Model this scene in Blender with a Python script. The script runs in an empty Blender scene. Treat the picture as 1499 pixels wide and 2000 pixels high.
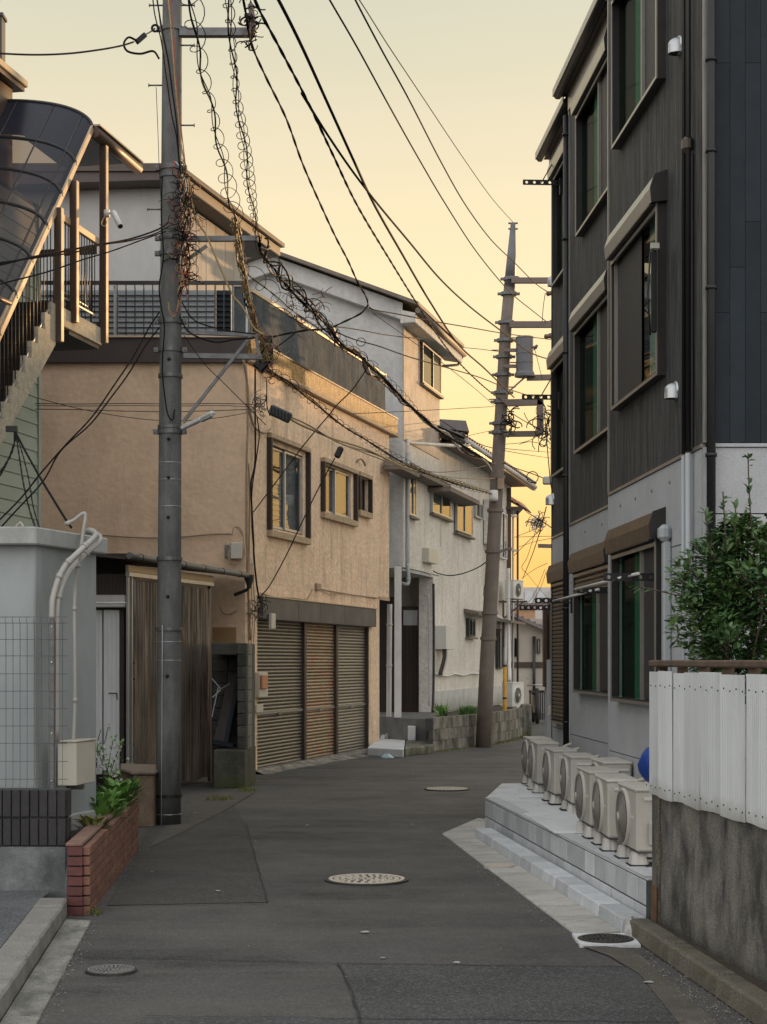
import bpy, bmesh, math, random
from mathutils import Vector, Matrix
random.seed(7)
R = random.Random(11)
S = bpy.context.scene
COL = S.collection
rad = math.radians
F, CX, HY, EYE = 3260.0, 750.0, 1290.0, 1.65     # focal length in photo pixels, axis, horizon row, eye height

# ---------------------------------------------------------------- camera
cam = bpy.data.cameras.new('camera')
cam.sensor_fit = 'VERTICAL'; cam.sensor_height = 24.0; cam.sensor_width = 18.0
cam.lens = 24.0 * F / 2000.0
cam.shift_y = (HY - 1000) / 2000.0
cam.clip_start = 0.1; cam.clip_end = 2000
co = bpy.data.objects.new('camera', cam); COL.objects.link(co)
co.location = (0, 0, EYE); co.rotation_euler = (rad(90), 0, 0)
S.camera = co

# ---------------------------------------------------------------- sky, sun, exposure
SUN_AZ, SUN_EL = 33.0, 2.6          # degrees clockwise from the view axis (+Y), above the horizon
W = bpy.data.worlds.new('World'); S.world = W; W.use_nodes = True
nt = W.node_tree; nt.nodes.clear()
sky = nt.nodes.new('ShaderNodeTexSky'); sky.sky_type = 'NISHITA'; sky.sun_disc = False
sky.sun_elevation = rad(SUN_EL); sky.sun_rotation = rad(SUN_AZ)
sky.air_density = 1.0; sky.dust_density = 3.0; sky.ozone_density = 1.0; sky.altitude = 0
# evening haze over the blue: colour by elevation, cooler and brighter away from the sunset
tcw = nt.nodes.new('ShaderNodeTexCoord'); spx = nt.nodes.new('ShaderNodeSeparateXYZ'); nt.links.new(tcw.outputs['Generated'], spx.inputs[0])
asn = nt.nodes.new('ShaderNodeMath'); asn.operation = 'ARCSINE'; nt.links.new(spx.outputs[2], asn.inputs[0])
def wmap(v, a, b, smooth=False):
    m = nt.nodes.new('ShaderNodeMapRange'); m.inputs[1].default_value = a; m.inputs[2].default_value = b; m.clamp = True
    if smooth: m.interpolation_type = 'SMOOTHSTEP'
    nt.links.new(v, m.inputs[0]); return m.outputs[0]
def wramp(fac, stops):
    r = nt.nodes.new('ShaderNodeValToRGB'); e = r.color_ramp.elements
    e[0].position, e[0].color = stops[0][0], (*stops[0][1], 1); e[1].position, e[1].color = stops[-1][0], (*stops[-1][1], 1)
    for p, c in stops[1:-1]: q = e.new(p); q.color = (*c, 1)
    nt.links.new(fac, r.inputs[0]); return r.outputs[0]
el_ = wmap(asn.outputs[0], 0, rad(90))
K = 1 / 1.6
def kk(*c): return tuple(x * K for x in c)
warm = wramp(el_, [(0, kk(.92, .50, .15)), (.037, kk(.95, .55, .165)), (.075, kk(.97, .69, .30)), (.133, kk(.91, .725, .43)), (.19, kk(.76, .665, .46)), (.24, kk(.60, .58, .445)), (.45, kk(.63, .64, .60)), (1, kk(.84, .86, .90))])
cool = wramp(el_, [(0, kk(1.34, 1.22, 1.12)), (.2, kk(1.36, 1.31, 1.30)), (.5, kk(1.16, 1.17, 1.22)), (1, kk(.84, .86, .90))])
dt = nt.nodes.new('ShaderNodeVectorMath'); dt.operation = 'DOT_PRODUCT'; dt.inputs[1].default_value = (math.sin(rad(18)), math.cos(rad(18)), 0); nt.links.new(tcw.outputs['Generated'], dt.inputs[0])
side = wmap(dt.outputs['Value'], .80, -.55, True)
mxs = nt.nodes.new('ShaderNodeMix'); mxs.data_type = 'RGBA'; nt.links.new(side, mxs.inputs[0]); nt.links.new(warm, mxs.inputs[6]); nt.links.new(cool, mxs.inputs[7])
SKY_STRENGTH = 0.15
sc1 = nt.nodes.new('ShaderNodeVectorMath'); sc1.operation = 'SCALE'; sc1.inputs['Scale'].default_value = .90 * 1.6 / SKY_STRENGTH; 
hz = nt.nodes.new('ShaderNodeTexNoise'); hz.inputs['Scale'].default_value = 2.2; hz.inputs['Detail'].default_value = 5; hzs = nt.nodes.new('ShaderNodeVectorMath'); hzs.operation = 'MULTIPLY'; hzs.inputs[1].default_value = (1, 1, 5)
nt.links.new(tcw.outputs['Generated'], hzs.inputs[0]); nt.links.new(hzs.outputs[0], hz.inputs['Vector'])
hzm = nt.nodes.new('ShaderNodeMapRange'); hzm.inputs[1].default_value = .3; hzm.inputs[2].default_value = .7; hzm.inputs[3].default_value = .965; hzm.inputs[4].default_value = 1.03; nt.links.new(hz.outputs['Fac'], hzm.inputs[0])
hzc = nt.nodes.new('ShaderNodeVectorMath'); hzc.operation = 'SCALE'; nt.links.new(mxs.outputs[2], hzc.inputs[0]); nt.links.new(hzm.outputs[0], hzc.inputs['Scale']); nt.links.new(hzc.outputs[0], sc1.inputs[0])
sc2 = nt.nodes.new('ShaderNodeVectorMath'); sc2.operation = 'SCALE'; sc2.inputs['Scale'].default_value = .10; nt.links.new(sky.outputs[0], sc2.inputs[0])
adw = nt.nodes.new('ShaderNodeVectorMath'); adw.operation = 'ADD'; nt.links.new(sc1.outputs[0], adw.inputs[0]); nt.links.new(sc2.outputs[0], adw.inputs[1])
bg = nt.nodes.new('ShaderNodeBackground'); bg.inputs['Strength'].default_value = SKY_STRENGTH
wo = nt.nodes.new('ShaderNodeOutputWorld')
nt.links.new(adw.outputs[0], bg.inputs[0]); nt.links.new(bg.outputs[0], wo.inputs[0])

sl = bpy.data.lights.new('sun', 'SUN'); sl.energy = 3.2; sl.angle = rad(0.6); sl.color = (1.0, 0.60, 0.28)
so = bpy.data.objects.new('sun', sl); COL.objects.link(so)
d_ = Vector((math.sin(rad(SUN_AZ)) * math.cos(rad(SUN_EL)), math.cos(rad(SUN_AZ)) * math.cos(rad(SUN_EL)), math.sin(rad(SUN_EL))))
so.rotation_euler = d_.to_track_quat('Z', 'Y').to_euler(); so.location = (20, 40, 30)
S.view_settings.view_transform = 'Standard'; S.view_settings.look = 'None'
S.view_settings.exposure = 0.38; S.view_settings.gamma = 1.0
S.view_settings.use_curve_mapping = False
S.render.engine = 'CYCLES'
S.cycles.max_bounces = 8; S.cycles.transparent_max_bounces = 24; S.cycles.diffuse_bounces = 4
S.cycles.use_denoising = True; S.cycles.caustics_reflective = False; S.cycles.caustics_refractive = False
S.cycles.sample_clamp_indirect = 4.0

# ---------------------------------------------------------------- pixel / place helpers
def P(px, py, Y):
    return Vector(((px - CX) / F * Y, Y, EYE - (py - HY) / F * Y))
def G(px, py, z=0.0):
    Y = F * (EYE - z) / (py - HY)
    return Vector(((px - CX) / F * Y, Y, z))

class Wall:
    """a vertical plane X = c + d*Y; side=+1 faces +X, -1 faces -X"""
    def __init__(s, c, d, side=1):
        s.c, s.d, s.side = c, d, side
        k = 1 / math.sqrt(1 + d * d)
        s.n = Vector((k * side, -d * k * side, 0)); s.a = Vector((d * k, k, 0)); s.k = k
    def Y(s, px, t=0.0):
        u = (px - CX) / F
        c = s.c + t * s.side / s.k
        return c / (u - s.d)
    def z(s, px, py, t=0.0):
        return EYE - (py - HY) / F * s.Y(px, t)
    def pt(s, Y, t, z):
        return Vector((s.c + s.d * Y + s.n.x * t, Y + s.n.y * t, z))
    def rot(s):
        return math.atan2(s.a.y, s.a.x)

class MB:
    """collects faces into one mesh"""
    def __init__(s):
        s.v = []; s.f = []; s.sm = []; s.merge = False
    def quad(s, a, b, c, d, smooth=False):
        s.merge = s.merge or smooth; i = len(s.v); s.v += [tuple(a), tuple(b), tuple(c), tuple(d)]; s.f.append((i, i + 1, i + 2, i + 3)); s.sm.append(smooth); return s
    def poly(s, pts, smooth=False):
        i = len(s.v); s.v += [tuple(p) for p in pts]; s.f.append(tuple(range(i, i + len(pts)))); s.sm.append(smooth); return s
    def hexa(s, p):
        i = len(s.v); s.v += [tuple(q) for q in p]
        for f in ((0, 3, 2, 1), (4, 5, 6, 7), (0, 1, 5, 4), (1, 2, 6, 5), (2, 3, 7, 6), (3, 0, 4, 7)):
            s.f.append(tuple(i + k for k in f)); s.sm.append(False)
        return s
    def box(s, x0, x1, y0, y1, z0, z1):
        return s.hexa([(x0, y0, z0), (x1, y0, z0), (x1, y1, z0), (x0, y1, z0), (x0, y0, z1), (x1, y0, z1), (x1, y1, z1), (x0, y1, z1)])
    def wbox(s, w, Y0, Y1, t0, t1, z0, z1):
        if t0 > t1: t0, t1 = t1, t0
        q = [w.pt(Y0, t0, z0), w.pt(Y1, t0, z0), w.pt(Y1, t1, z0), w.pt(Y0, t1, z0)]
        if w.side > 0: q = [q[0], q[3], q[2], q[1]]
        return s.hexa(q + [Vector((p.x, p.y, z1)) for p in q])
    def prism(s, pts, z0, z1):
        """pts: plan polygon, counter-clockwise"""
        a = sum(pts[i][0] * pts[(i + 1) % len(pts)][1] - pts[(i + 1) % len(pts)][0] * pts[i][1] for i in range(len(pts)))
        pts = list(pts) if a > 0 else list(pts)[::-1]
        n = len(pts); i = len(s.v)
        s.v += [(p[0], p[1], z0) for p in pts] + [(p[0], p[1], z1) for p in pts]
        s.f.append(tuple(i + k for k in range(n - 1, -1, -1))); s.sm.append(False)
        s.f.append(tuple(i + n + k for k in range(n))); s.sm.append(False)
        for k in range(n):
            m = (k + 1) % n; s.f.append((i + k, i + m, i + n + m, i + n + k)); s.sm.append(False)
        return s
    def extrude(s, prof, off):
        """prof: closed 3D polygon, off: vector"""
        off = Vector(off); n = len(prof); i = len(s.v)
        s.v += [tuple(p) for p in prof] + [tuple(Vector(p) + off) for p in prof]
        s.f.append(tuple(i + k for k in range(n))); s.sm.append(False)
        s.f.append(tuple(i + n + k for k in range(n - 1, -1, -1))); s.sm.append(False)
        for k in range(n):
            m = (k + 1) % n; s.f.append((i + m, i + k, i + n + k, i + n + m)); s.sm.append(False)
        return s
    def tube(s, pts, r, n=8, caps=True, smooth=True):
        pts = [Vector(p) for p in pts]
        rs = r if isinstance(r, (list, tuple)) else [r] * len(pts)
        base = len(s.v); prev = None
        for k, p in enumerate(pts):
            t = (pts[min(k + 1, len(pts) - 1)] - pts[max(k - 1, 0)])
            if t.length < 1e-9: t = Vector((0, 0, 1))
            t.normalize()
            if prev is None:
                u = t.orthogonal().normalized()
            else:
                u = prev - t * prev.dot(t)
                u = u.normalized() if u.length > 1e-6 else t.orthogonal().normalized()
            prev = u; w = t.cross(u)
            for j in range(n):
                a = 2 * math.pi * (j + .5) / n
                s.v.append(tuple(p + (u * math.cos(a) + w * math.sin(a)) * rs[k]))
        for k in range(len(pts) - 1):
            for j in range(n):
                m = (j + 1) % n
                s.f.append((base + k * n + j, base + k * n + m, base + (k + 1) * n + m, base + (k + 1) * n + j)); s.sm.append(smooth)
        if caps:
            s.f.append(tuple(base + j for j in range(n - 1, -1, -1))); s.sm.append(False)
            e = base + (len(pts) - 1) * n
            s.f.append(tuple(e + j for j in range(n))); s.sm.append(False)
        return s
    def cyl(s, a, b, r, n=12, smooth=True):
        return s.tube([a, b], r, n, True, smooth)
    def bar(s, a, b, w, h=None, up=(0, 0, 1)):
        """square bar between two points"""
        h = h or w; a = Vector(a); b = Vector(b); t = (b - a).normalized()
        u = t.cross(Vector(up))
        u = u.normalized() if u.length > 1e-5 else Vector((1, 0, 0))
        v = u.cross(t).normalized()
        q = [a - u * w / 2 - v * h / 2, a + u * w / 2 - v * h / 2, a + u * w / 2 + v * h / 2, a - u * w / 2 + v * h / 2]
        q2 = [p + (b - a) for p in q]
        return s.hexa([q[0], q[1], q2[1], q2[0], q[3], q[2], q2[2], q2[3]])
    def lathe(s, prof, o=(0, 0, 0), n=20, smooth=True, M=None):
        """prof: (radius, height) list"""
        o = Vector(o); base = len(s.v)
        for r_, h in prof:
            for j in range(n):
                a = 2 * math.pi * j / n
                p = Vector((r_ * math.cos(a), r_ * math.sin(a), h))
                if M: p = M @ p
                s.v.append(tuple(o + p))
        for k in range(len(prof) - 1):
            for j in range(n):
                m = (j + 1) % n
                s.f.append((base + k * n + j, base + k * n + m, base + (k + 1) * n + m, base + (k + 1) * n + j)); s.sm.append(smooth)
        return s
    def mesh(s, name, off=Vector((0, 0, 0))):
        me = bpy.data.meshes.new(name)
        me.from_pydata([(x - off[0], y - off[1], z - off[2]) for x, y, z in s.v], [], s.f)
        me.polygons.foreach_set('use_smooth', s.sm)
        if s.merge:
            b_ = bmesh.new(); b_.from_mesh(me); bmesh.ops.remove_doubles(b_, verts=b_.verts, dist=1e-4); b_.to_mesh(me); b_.free()
        me.update()
        return me

def origin_of(mb):
    xs = [v[0] for v in mb.v]; ys = [v[1] for v in mb.v]; zs = [v[2] for v in mb.v]
    return Vector(((min(xs) + max(xs)) / 2, (min(ys) + max(ys)) / 2, min(zs)))
LOC = {}
def tag(o, label=None, cat=None, group=None, kind=None):
    if label: o['label'] = label
    if cat: o['category'] = cat
    if group: o['group'] = group
    if kind: o['kind'] = kind
    return o
def obj(name, mb, mat, parent=None, label=None, cat=None, group=None, kind=None, bevel=0, local=False):
    off = Vector((0, 0, 0)) if local else origin_of(mb)
    me = mb.mesh(name, off); me.materials.append(mat)
    o = bpy.data.objects.new(name, me); COL.objects.link(o)
    LOC[o] = off
    o.location = off
    if parent is not None:
        o.parent = parent; o.location = off - (Vector((0, 0, 0)) if local else LOC[parent])
    if bevel:
        b = o.modifiers.new('edge', 'BEVEL'); b.width = bevel; b.segments = 1; b.limit_method = 'ANGLE'; b.angle_limit = rad(50)
    return tag(o, label, cat, group, kind)
def empty(name, loc, label=None, cat=None, group=None):
    o = bpy.data.objects.new(name, None); COL.objects.link(o); o.empty_display_size = .2
    o.location = loc; LOC[o] = Vector(loc)
    return tag(o, label, cat, group)
def inst(name, me, parent, loc, rz=0.0, scale=None, rot=None):
    """one more piece sharing mesh data; loc in world"""
    o = bpy.data.objects.new(name, me); COL.objects.link(o)
    o.parent = parent; o.location = Vector(loc) - LOC[parent]
    o.rotation_euler = rot or (0, 0, rz)
    if scale: o.scale = scale
    LOC[o] = Vector(loc)
    return o
def copy_tree(o, parent=None):
    c = o.copy(); COL.objects.link(c); c.parent = parent
    for ch in list(o.children): copy_tree(ch, c)
    return c
def bev(me_obj, w=.005):
    b = me_obj.modifiers.new('edge', 'BEVEL'); b.width = w; b.segments = 1; b.limit_method = 'ANGLE'

# ---------------------------------------------------------------- materials
def M(name, col, rough=.8, var=.12, vs=3.0, bump=.15, bs=60.0, metal=0.0, stain=None, st=.5, ss=(1.2, 1.2, .35), sth=(.45, .7),
      grime=None, gh=(0, .4), rnd=0.0, spec=.5, fine=.0, fs=200., gen=False, wave=None, warp=0.0, huev=None, coat=0.0, cs=2.5, subs=0):
    """a general weathered surface: blotches, stains of their own shape, fine grain and relief"""
    m = bpy.data.materials.new(name); m.use_nodes = True
    t = m.node_tree; N = t.nodes; L = t.links
    b = N['Principled BSDF']
    tc = N.new('ShaderNodeTexCoord'); src = tc.outputs['Object']
    if rnd:
        oi = N.new('ShaderNodeObjectInfo'); ad = N.new('ShaderNodeVectorMath'); ad.operation = 'ADD'
        ml = N.new('ShaderNodeMath'); ml.operation = 'MULTIPLY'; ml.inputs[1].default_value = 37.0
        L.new(oi.outputs['Random'], ml.inputs[0]); L.new(src, ad.inputs[0]); L.new(ml.outputs[0], ad.inputs[1]); src = ad.outputs[0]
    def noise(scale, detail=4, vec=None, dist=0, rough_=.6):
        n = N.new('ShaderNodeTexNoise'); n.inputs['Scale'].default_value = scale; n.inputs['Detail'].default_value = detail
        n.inputs['Roughness'].default_value = rough_; n.inputs['Distortion'].default_value = dist
        L.new(vec or src, n.inputs['Vector']); return n.outputs['Fac']
    def mixc(fac, a, c, mode='MIX'):
        x = N.new('ShaderNodeMix'); x.data_type = 'RGBA'; x.blend_type = mode
        if isinstance(fac, float): x.inputs[0].default_value = fac
        else: L.new(fac, x.inputs[0])
        for i, q in ((6, a), (7, c)):
            if isinstance(q, tuple): x.inputs[i].default_value = (*q, 1)
            else: L.new(q, x.inputs[i])
        return x.outputs[2]
    def ramp(fac, a, c):
        mr = N.new('ShaderNodeMapRange'); mr.inputs[1].default_value = a; mr.inputs[2].default_value = c; mr.clamp = True
        L.new(fac, mr.inputs[0]); return mr.outputs[0]
    def scal(v):
        k = N.new('ShaderNodeVectorMath'); k.operation = 'MULTIPLY'; k.inputs[1].default_value = v; L.new(src, k.inputs[0]); return k.outputs[0]
    lo = tuple(max(0, c * (1 - var)) for c in col); hi = tuple(min(1, c * (1 + var)) for c in col)
    c = mixc(ramp(noise(vs, 6), .3, .7), lo, hi)
    if huev: c = mixc(ramp(noise(vs * .6, 3), .45, .65), c, huev)
    if stain:
        f = noise(cs, 6, scal(ss), .3, .65); f = ramp(f, *sth)
        ml = N.new('ShaderNodeMath'); ml.operation = 'MULTIPLY'; ml.inputs[1].default_value = st; L.new(f, ml.inputs[0])
        c = mixc(ml.outputs[0], c, stain)
    if grime:
        sp = N.new('ShaderNodeSeparateXYZ'); L.new(tc.outputs['Object'], sp.inputs[0])
        z = sp.outputs[2]
        nz = noise(5, 5); am = N.new('ShaderNodeMath'); am.operation = 'MULTIPLY_ADD'; am.inputs[1].default_value = (gh[1] - gh[0]) * 1.6; L.new(nz, am.inputs[0])
        sb = N.new('ShaderNodeMath'); sb.operation = 'SUBTRACT'; L.new(z, sb.inputs[0]); L.new(am.outputs[0], sb.inputs[1]); am.inputs[2].default_value = -(gh[1] - gh[0]) * .8
        g = ramp(sb.outputs[0], gh[1], gh[0]); gm = N.new('ShaderNodeMath'); gm.operation = 'MULTIPLY'; gm.inputs[1].default_value = .75; L.new(g, gm.inputs[0])
        c = mixc(gm.outputs[0], c, grime)
    if fine:
        fv = ramp(noise(fs, 2), .35, .65)
        lo_, hi_ = 1 - 1.6 * fine, 1 + 1.3 * fine
        c = mixc(1.0, c, mixc(fv, (lo_, lo_, lo_), (hi_, hi_, hi_)), 'MULTIPLY')
    if rnd:
        hv = N.new('ShaderNodeHueSaturation'); mr = N.new('ShaderNodeMapRange'); mr.inputs[3].default_value = 1 - rnd; mr.inputs[4].default_value = 1 + rnd
        L.new(oi.outputs['Random'], mr.inputs[0]); L.new(mr.outputs[0], hv.inputs['Value']); L.new(c, hv.inputs['Color']); c = hv.outputs[0]
    L.new(c, b.inputs['Base Color'])
    rr = N.new('ShaderNodeMapRange'); rr.inputs[3].default_value = max(0, rough - .1); rr.inputs[4].default_value = min(1, rough + .1)
    L.new(noise(vs * 2.3, 3), rr.inputs[0]); L.new(rr.outputs[0], b.inputs['Roughness'])
    b.inputs['Metallic'].default_value = metal
    b.inputs['Specular IOR Level'].default_value = spec
    if coat: b.inputs['Coat Weight'].default_value = coat
    if bump:
        h = noise(bs, 5, scal(wave) if wave else None)
        bn = N.new('ShaderNodeBump'); bn.inputs['Strength'].default_value = bump; bn.inputs['Distance'].default_value = .01 if bs > 20 else .03
        L.new(h, bn.inputs['Height']); L.new(bn.outputs[0], b.inputs['Normal'])
    return m

def glass_mat(name, tint=(.5, .55, .55), clear=.7, refl=1.6, rough=.02, wob=.0):
    """clear pane: mirror by Fresnel over a tinted see-through body"""
    m = bpy.data.materials.new(name); m.use_nodes = True; t = m.node_tree; N = t.nodes; L = t.links; N.clear()
    o = N.new('ShaderNodeOutputMaterial'); g = N.new('ShaderNodeBsdfGlossy'); g.inputs['Roughness'].default_value = rough
    tr = N.new('ShaderNodeBsdfTransparent'); tr.inputs[0].default_value = (*[clear * k for k in tint], 1)
    f = N.new('ShaderNodeFresnel'); f.inputs['IOR'].default_value = refl
    ge = N.new('ShaderNodeNewGeometry'); inv = N.new('ShaderNodeMath'); inv.operation = 'SUBTRACT'; inv.inputs[0].default_value = 1; L.new(ge.outputs['Backfacing'], inv.inputs[1])
    mu = N.new('ShaderNodeMath'); mu.operation = 'MULTIPLY'; L.new(f.outputs[0], mu.inputs[0]); L.new(inv.outputs[0], mu.inputs[1])
    mx = N.new('ShaderNodeMixShader'); L.new(mu.outputs[0], mx.inputs[0]); L.new(tr.outputs[0], mx.inputs[1]); L.new(g.outputs[0], mx.inputs[2]); L.new(mx.outputs[0], o.inputs[0])
    if wob:
        tc = N.new('ShaderNodeTexCoord'); n = N.new('ShaderNodeTexNoise'); n.inputs['Scale'].default_value = 3; L.new(tc.outputs['Object'], n.inputs['Vector'])
        b = N.new('ShaderNodeBump'); b.inputs['Strength'].default_value = wob; b.inputs['Distance'].default_value = .02; L.new(n.outputs['Fac'], b.inputs['Height']); L.new(b.outputs[0], g.inputs['Normal']); 
    return m

m_asphalt = None
STUC = dict(bump=.45, bs=45)
m_orange = M('tan_stucco', (.65, .48, .33), .9, .09, 1.6, .38, 13, fine=.03, fs=11, stain=(.26, .19, .13), st=.35, ss=(1, 1, .25), sth=(.5, .75), spec=.2)
m_orange_front = M('tan_sprayed_stucco', (.72, .55, .39), .85, .10, 2.5, .6, 18, stain=(.30, .22, .15), st=.6, ss=(1.6, 1.6, .22), sth=(.5, .72), spec=.3, fine=.09, fs=17)
m_band = M('sun_gold_parapet_render', (.40, .25, .09), .7, .3, 12, 1.0, 30, stain=(.17, .10, .04), st=.85, ss=(3, 3, 1.2), sth=(.44, .6), spec=.4, cs=6, fine=.3, fs=45)  # low sun's gold and its flecks are put into the parapet colour
m_window_hood = M('speckled_render', (.42, .32, .21), .85, .3, 26, .8, 60, fine=.3, fs=90)
m_brown_fascia = M('brown_fascia', (.040, .028, .024), .6, .1, 3, .05, 30)
m_brown_paint = M('brown_paint', (.045, .03, .022), .5, .15, 6, .05, 50)
m_dark_brown = M('dark_brown', (.022, .015, .012), .6, .15, 6, .05, 50)
m_white_wall = M('white_render', (.52, .52, .50), .9, .06, 1.5, .4, 40, stain=(.3, .31, .31), st=.4, ss=(1, 1, .3), sth=(.5, .8), spec=.2)
m_grey_house = M('aged_white_render', (.52, .52, .50), .9, .1, 1.2, .4, 14, fine=.035, fs=9, stain=(.24, .25, .25), st=.55, ss=(1.2, 1.2, .22), sth=(.48, .8), spec=.25)
m_house = M('cream_render', (.63, .61, .555), .88, .1, 1.3, .45, 15, stain=(.30, .27, .22), st=.5, ss=(1.6, 1.6, .16), sth=(.48, .74), spec=.25, fine=.07, fs=14)
m_eave = M('eave_board', (.15, .125, .10), .7, .2, 6, .1, 40)
m_tile = M('grey_roof_tile', (.10, .09, .085), .6, .2, 12, .3, 60, rnd=.2)
m_shutter = M('brown_shutter', (.135, .127, .108), .34, .12, 5, .05, 50, metal=.35, rnd=.12, stain=(.09, .08, .06), st=.5)
m_shutter_tinted = M('reflection_tinted_shutter', (.25, .20, .14), .38, .25, 7, .05, 50, metal=.35, rnd=.15, huev=(.30, .12, .08), stain=(.16, .22, .10), st=.35, sth=(.5, .6))  # red and green reflections are put into the slat colour
m_shutter_pale = M('pale_shutter', (.21, .195, .165), .38, .12, 5, .05, 50, metal=.35, rnd=.12)
m_slate = M('grey_sheet_header', (.055, .06, .065), .55, .2, 3, .05, 30, stain=(.16, .15, .13), st=.4)
m_alu = M('aluminium', (.45, .47, .48), .35, .1, 6, .02, 80, metal=.7)
m_alu_dark = M('dark_aluminium', (.035, .034, .033), .4, .15, 8, .02, 80, metal=.4)
m_bronze = M('bronze_trim', (.07, .055, .044), .35, .12, 6, .02, 80, metal=.5)
m_bronze_lt = M('champagne_trim', (.32, .31, .28), .35, .1, 6, .02, 80, metal=.6)
m_galv = M('galvanised_steel', (.15, .16, .165), .55, .25, 14, .05, 90, metal=.6, stain=(.16, .11, .08), st=.4, cs=8)
m_steel_dark = M('black_steel', (.018, .018, .02), .45, .2, 10, .03, 80, metal=.3)
m_white_paint = M('white_paint', (.62, .62, .60), .5, .06, 4, .05, 60, stain=(.35, .33, .3), st=.3, cs=6)
m_ivory = M('ivory_plastic', (.50, .48, .40), .45, .06, 4, .02, 60)
m_grey_plastic = M('grey_plastic', (.36, .39, .40), .45, .06, 3, .02, 60)
m_black_cable = M('black_cable', (.012, .012, .013), .85, .2, 20, .1, 200, spec=.12)
m_grey_cable = M('grey_cable', (.035, .033, .031), .85, .2, 20, .1, 200, spec=.12)
m_brass_cable = M('old_yellow_cable', (.34, .24, .10), .5, .3, 30, .1, 200)
m_red_cable = M('faded_red_cable', (.30, .07, .05), .5, .3, 30, .1, 200)
m_tan_cable = M('tan_conduit', (.30, .22, .15), .6, .2, 10, .1, 100)
m_pole = M('pole_concrete', (.15, .155, .152), .82, .2, 5, .35, 50, stain=(.055, .055, .053), st=.7, ss=(3, 3, .5), sth=(.42, .7), fine=.15, fs=160, grime=(.05, .052, .045), gh=(0, .25))
m_pole2 = M('pole_concrete_far', (.165, .14, .115), .85, .2, 4, .3, 40, stain=(.10, .09, .08), st=.6, ss=(3, 3, .5), sth=(.42, .7))
m_conc = M('street_concrete', (.24, .235, .21), .9, .18, 5, .5, 50, stain=(.09, .088, .075), st=.6, ss=(1, 1, 1), sth=(.45, .7), fine=.2, fs=130)
m_conc_new = M('new_concrete', (.64, .66, .66), .8, .08, 4, .3, 70, stain=(.24, .26, .27), st=.5, ss=(1, 1, 1), sth=(.5, .75), fine=.08, fs=200)
m_gutter_new = M('new_gutter_slab', (.46, .45, .41), .85, .1, 4, .3, 70, stain=(.18, .17, .15), st=.5, ss=(1, 2, 1), sth=(.46, .68), fine=.14, fs=120, rnd=.11)
m_gutter_old = M('old_gutter_slab', (.25, .245, .22), .9, .25, 6, .6, 60, stain=(.08, .085, .07), st=.8, ss=(3, 1, 1), sth=(.45, .68), fine=.25, fs=150, rnd=.1)
m_block = M('new_block', (.52, .54, .55), .85, .1, 6, .4, 90, stain=(.33, .36, .38), st=.5, ss=(1, 1, 1), sth=(.45, .75), fine=.15, fs=240, rnd=.17)
m_mortar = M('mortar', (.075, .08, .08), .95, .15, 8, .3, 90)
m_old_block = M('old_dark_block', (.075, .075, .065), .95, .3, 5, .6, 50, stain=(.025, .026, .02), st=.8, sth=(.4, .65), fine=.3, fs=120, rnd=.15)
m_pier_block = M('weathered_block', (.22, .215, .18), .95, .25, 6, .6, 50, stain=(.09, .09, .07), st=.6, fine=.25, fs=120, rnd=.12)
m_ret_wall = M('stained_retaining_wall', (.21, .20, .165), .95, .25, 4, .7, 30, stain=(.045, .048, .035), st=.9, ss=(2.2, 2.2, .6), sth=(.42, .62), fine=.25, fs=80, grime=(.045, .06, .02), gh=(.0, .18))
m_stain_wall = M('black_stained_concrete', (.20, .19, .165), .95, .2, 5, .8, 40, stain=(.03, .03, .027), st=.88, ss=(1.5, 1.5, .8), sth=(.42, .64), fine=.3, fs=140, grime=(.03, .03, .02), gh=(.0, .2))
m_kerb_old = M('mossy_kerb', (.14, .125, .095), .95, .25, 7, .8, 50, stain=(.045, .05, .03), st=.8, ss=(1, 1, 1), sth=(.42, .65), fine=.3, fs=140)
m_brick = M('red_brick', (.21, .105, .07), .88, .2, 14, .4, 90, rnd=.22, stain=(.14, .06, .045), st=.5, fine=.2, fs=200)
m_coping = M('brick_coping_mortar', (.23, .14, .10), .9, .2, 10, .5, 70, fine=.2, fs=150)
m_soil = M('soil', (.05, .038, .025), 1, .4, 25, .8, 60)
m_black_tile = M('black_split_tile', (.022, .021, .022), .55, .25, 12, .6, 40, rnd=.25, wave=(1, 1, .2), fine=.2, fs=100)
m_rough_conc = M('rough_washed_concrete', (.21, .225, .22), .95, .3, 5, .9, 25, stain=(.06, .065, .065), st=.85, ss=(1, 1, .6), sth=(.42, .62), fine=.07, fs=110, cs=1.8)
m_shed = M('grey_shed_paint', (.32, .35, .35), .7, .06, 1.5, .2, 40, stain=(.20, .225, .23), st=.6, ss=(1, 1, .35), sth=(.45, .75))
m_shed_top = M('shed_slab', (.36, .375, .36), .8, .1, 3, .3, 40, stain=(.13, .14, .14), st=.6, ss=(1, 1, .6), sth=(.45, .7))
m_siding_green = M('pale_green_siding', (.36, .42, .36), .7, .05, 2, .1, 60, rnd=.04)
m_siding_dark = M('dark_woodgrain_siding', (.027, .030, .031), .7, .3, 14, .3, 40, wave=(3, 3, .12), rnd=.12, ss=(8, 8, .35), stain=(.095, .095, .092), st=.85, sth=(.44, .60), cs=5, spec=.3)
m_siding_navy = M('charcoal_siding', (.019, .026, .032), .75, .12, 5, .15, 80, rnd=.14, spec=.25, stain=(.016, .019, .024), st=.5)
m_panel = M('concrete_look_panel', (.40, .415, .425), .8, .06, 1.6, .15, 60, stain=(.31, .325, .335), st=.5, ss=(1, 1, 1), sth=(.45, .7), fine=.06, fs=90, rnd=.04)
m_curtain = M('green_curtain', (.055, .19, .125), .8, .2, 10, .1, 30)
m_curtain_white = M('white_curtain', (.50, .50, .47), .8, .1, 10, .1, 30)
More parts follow.
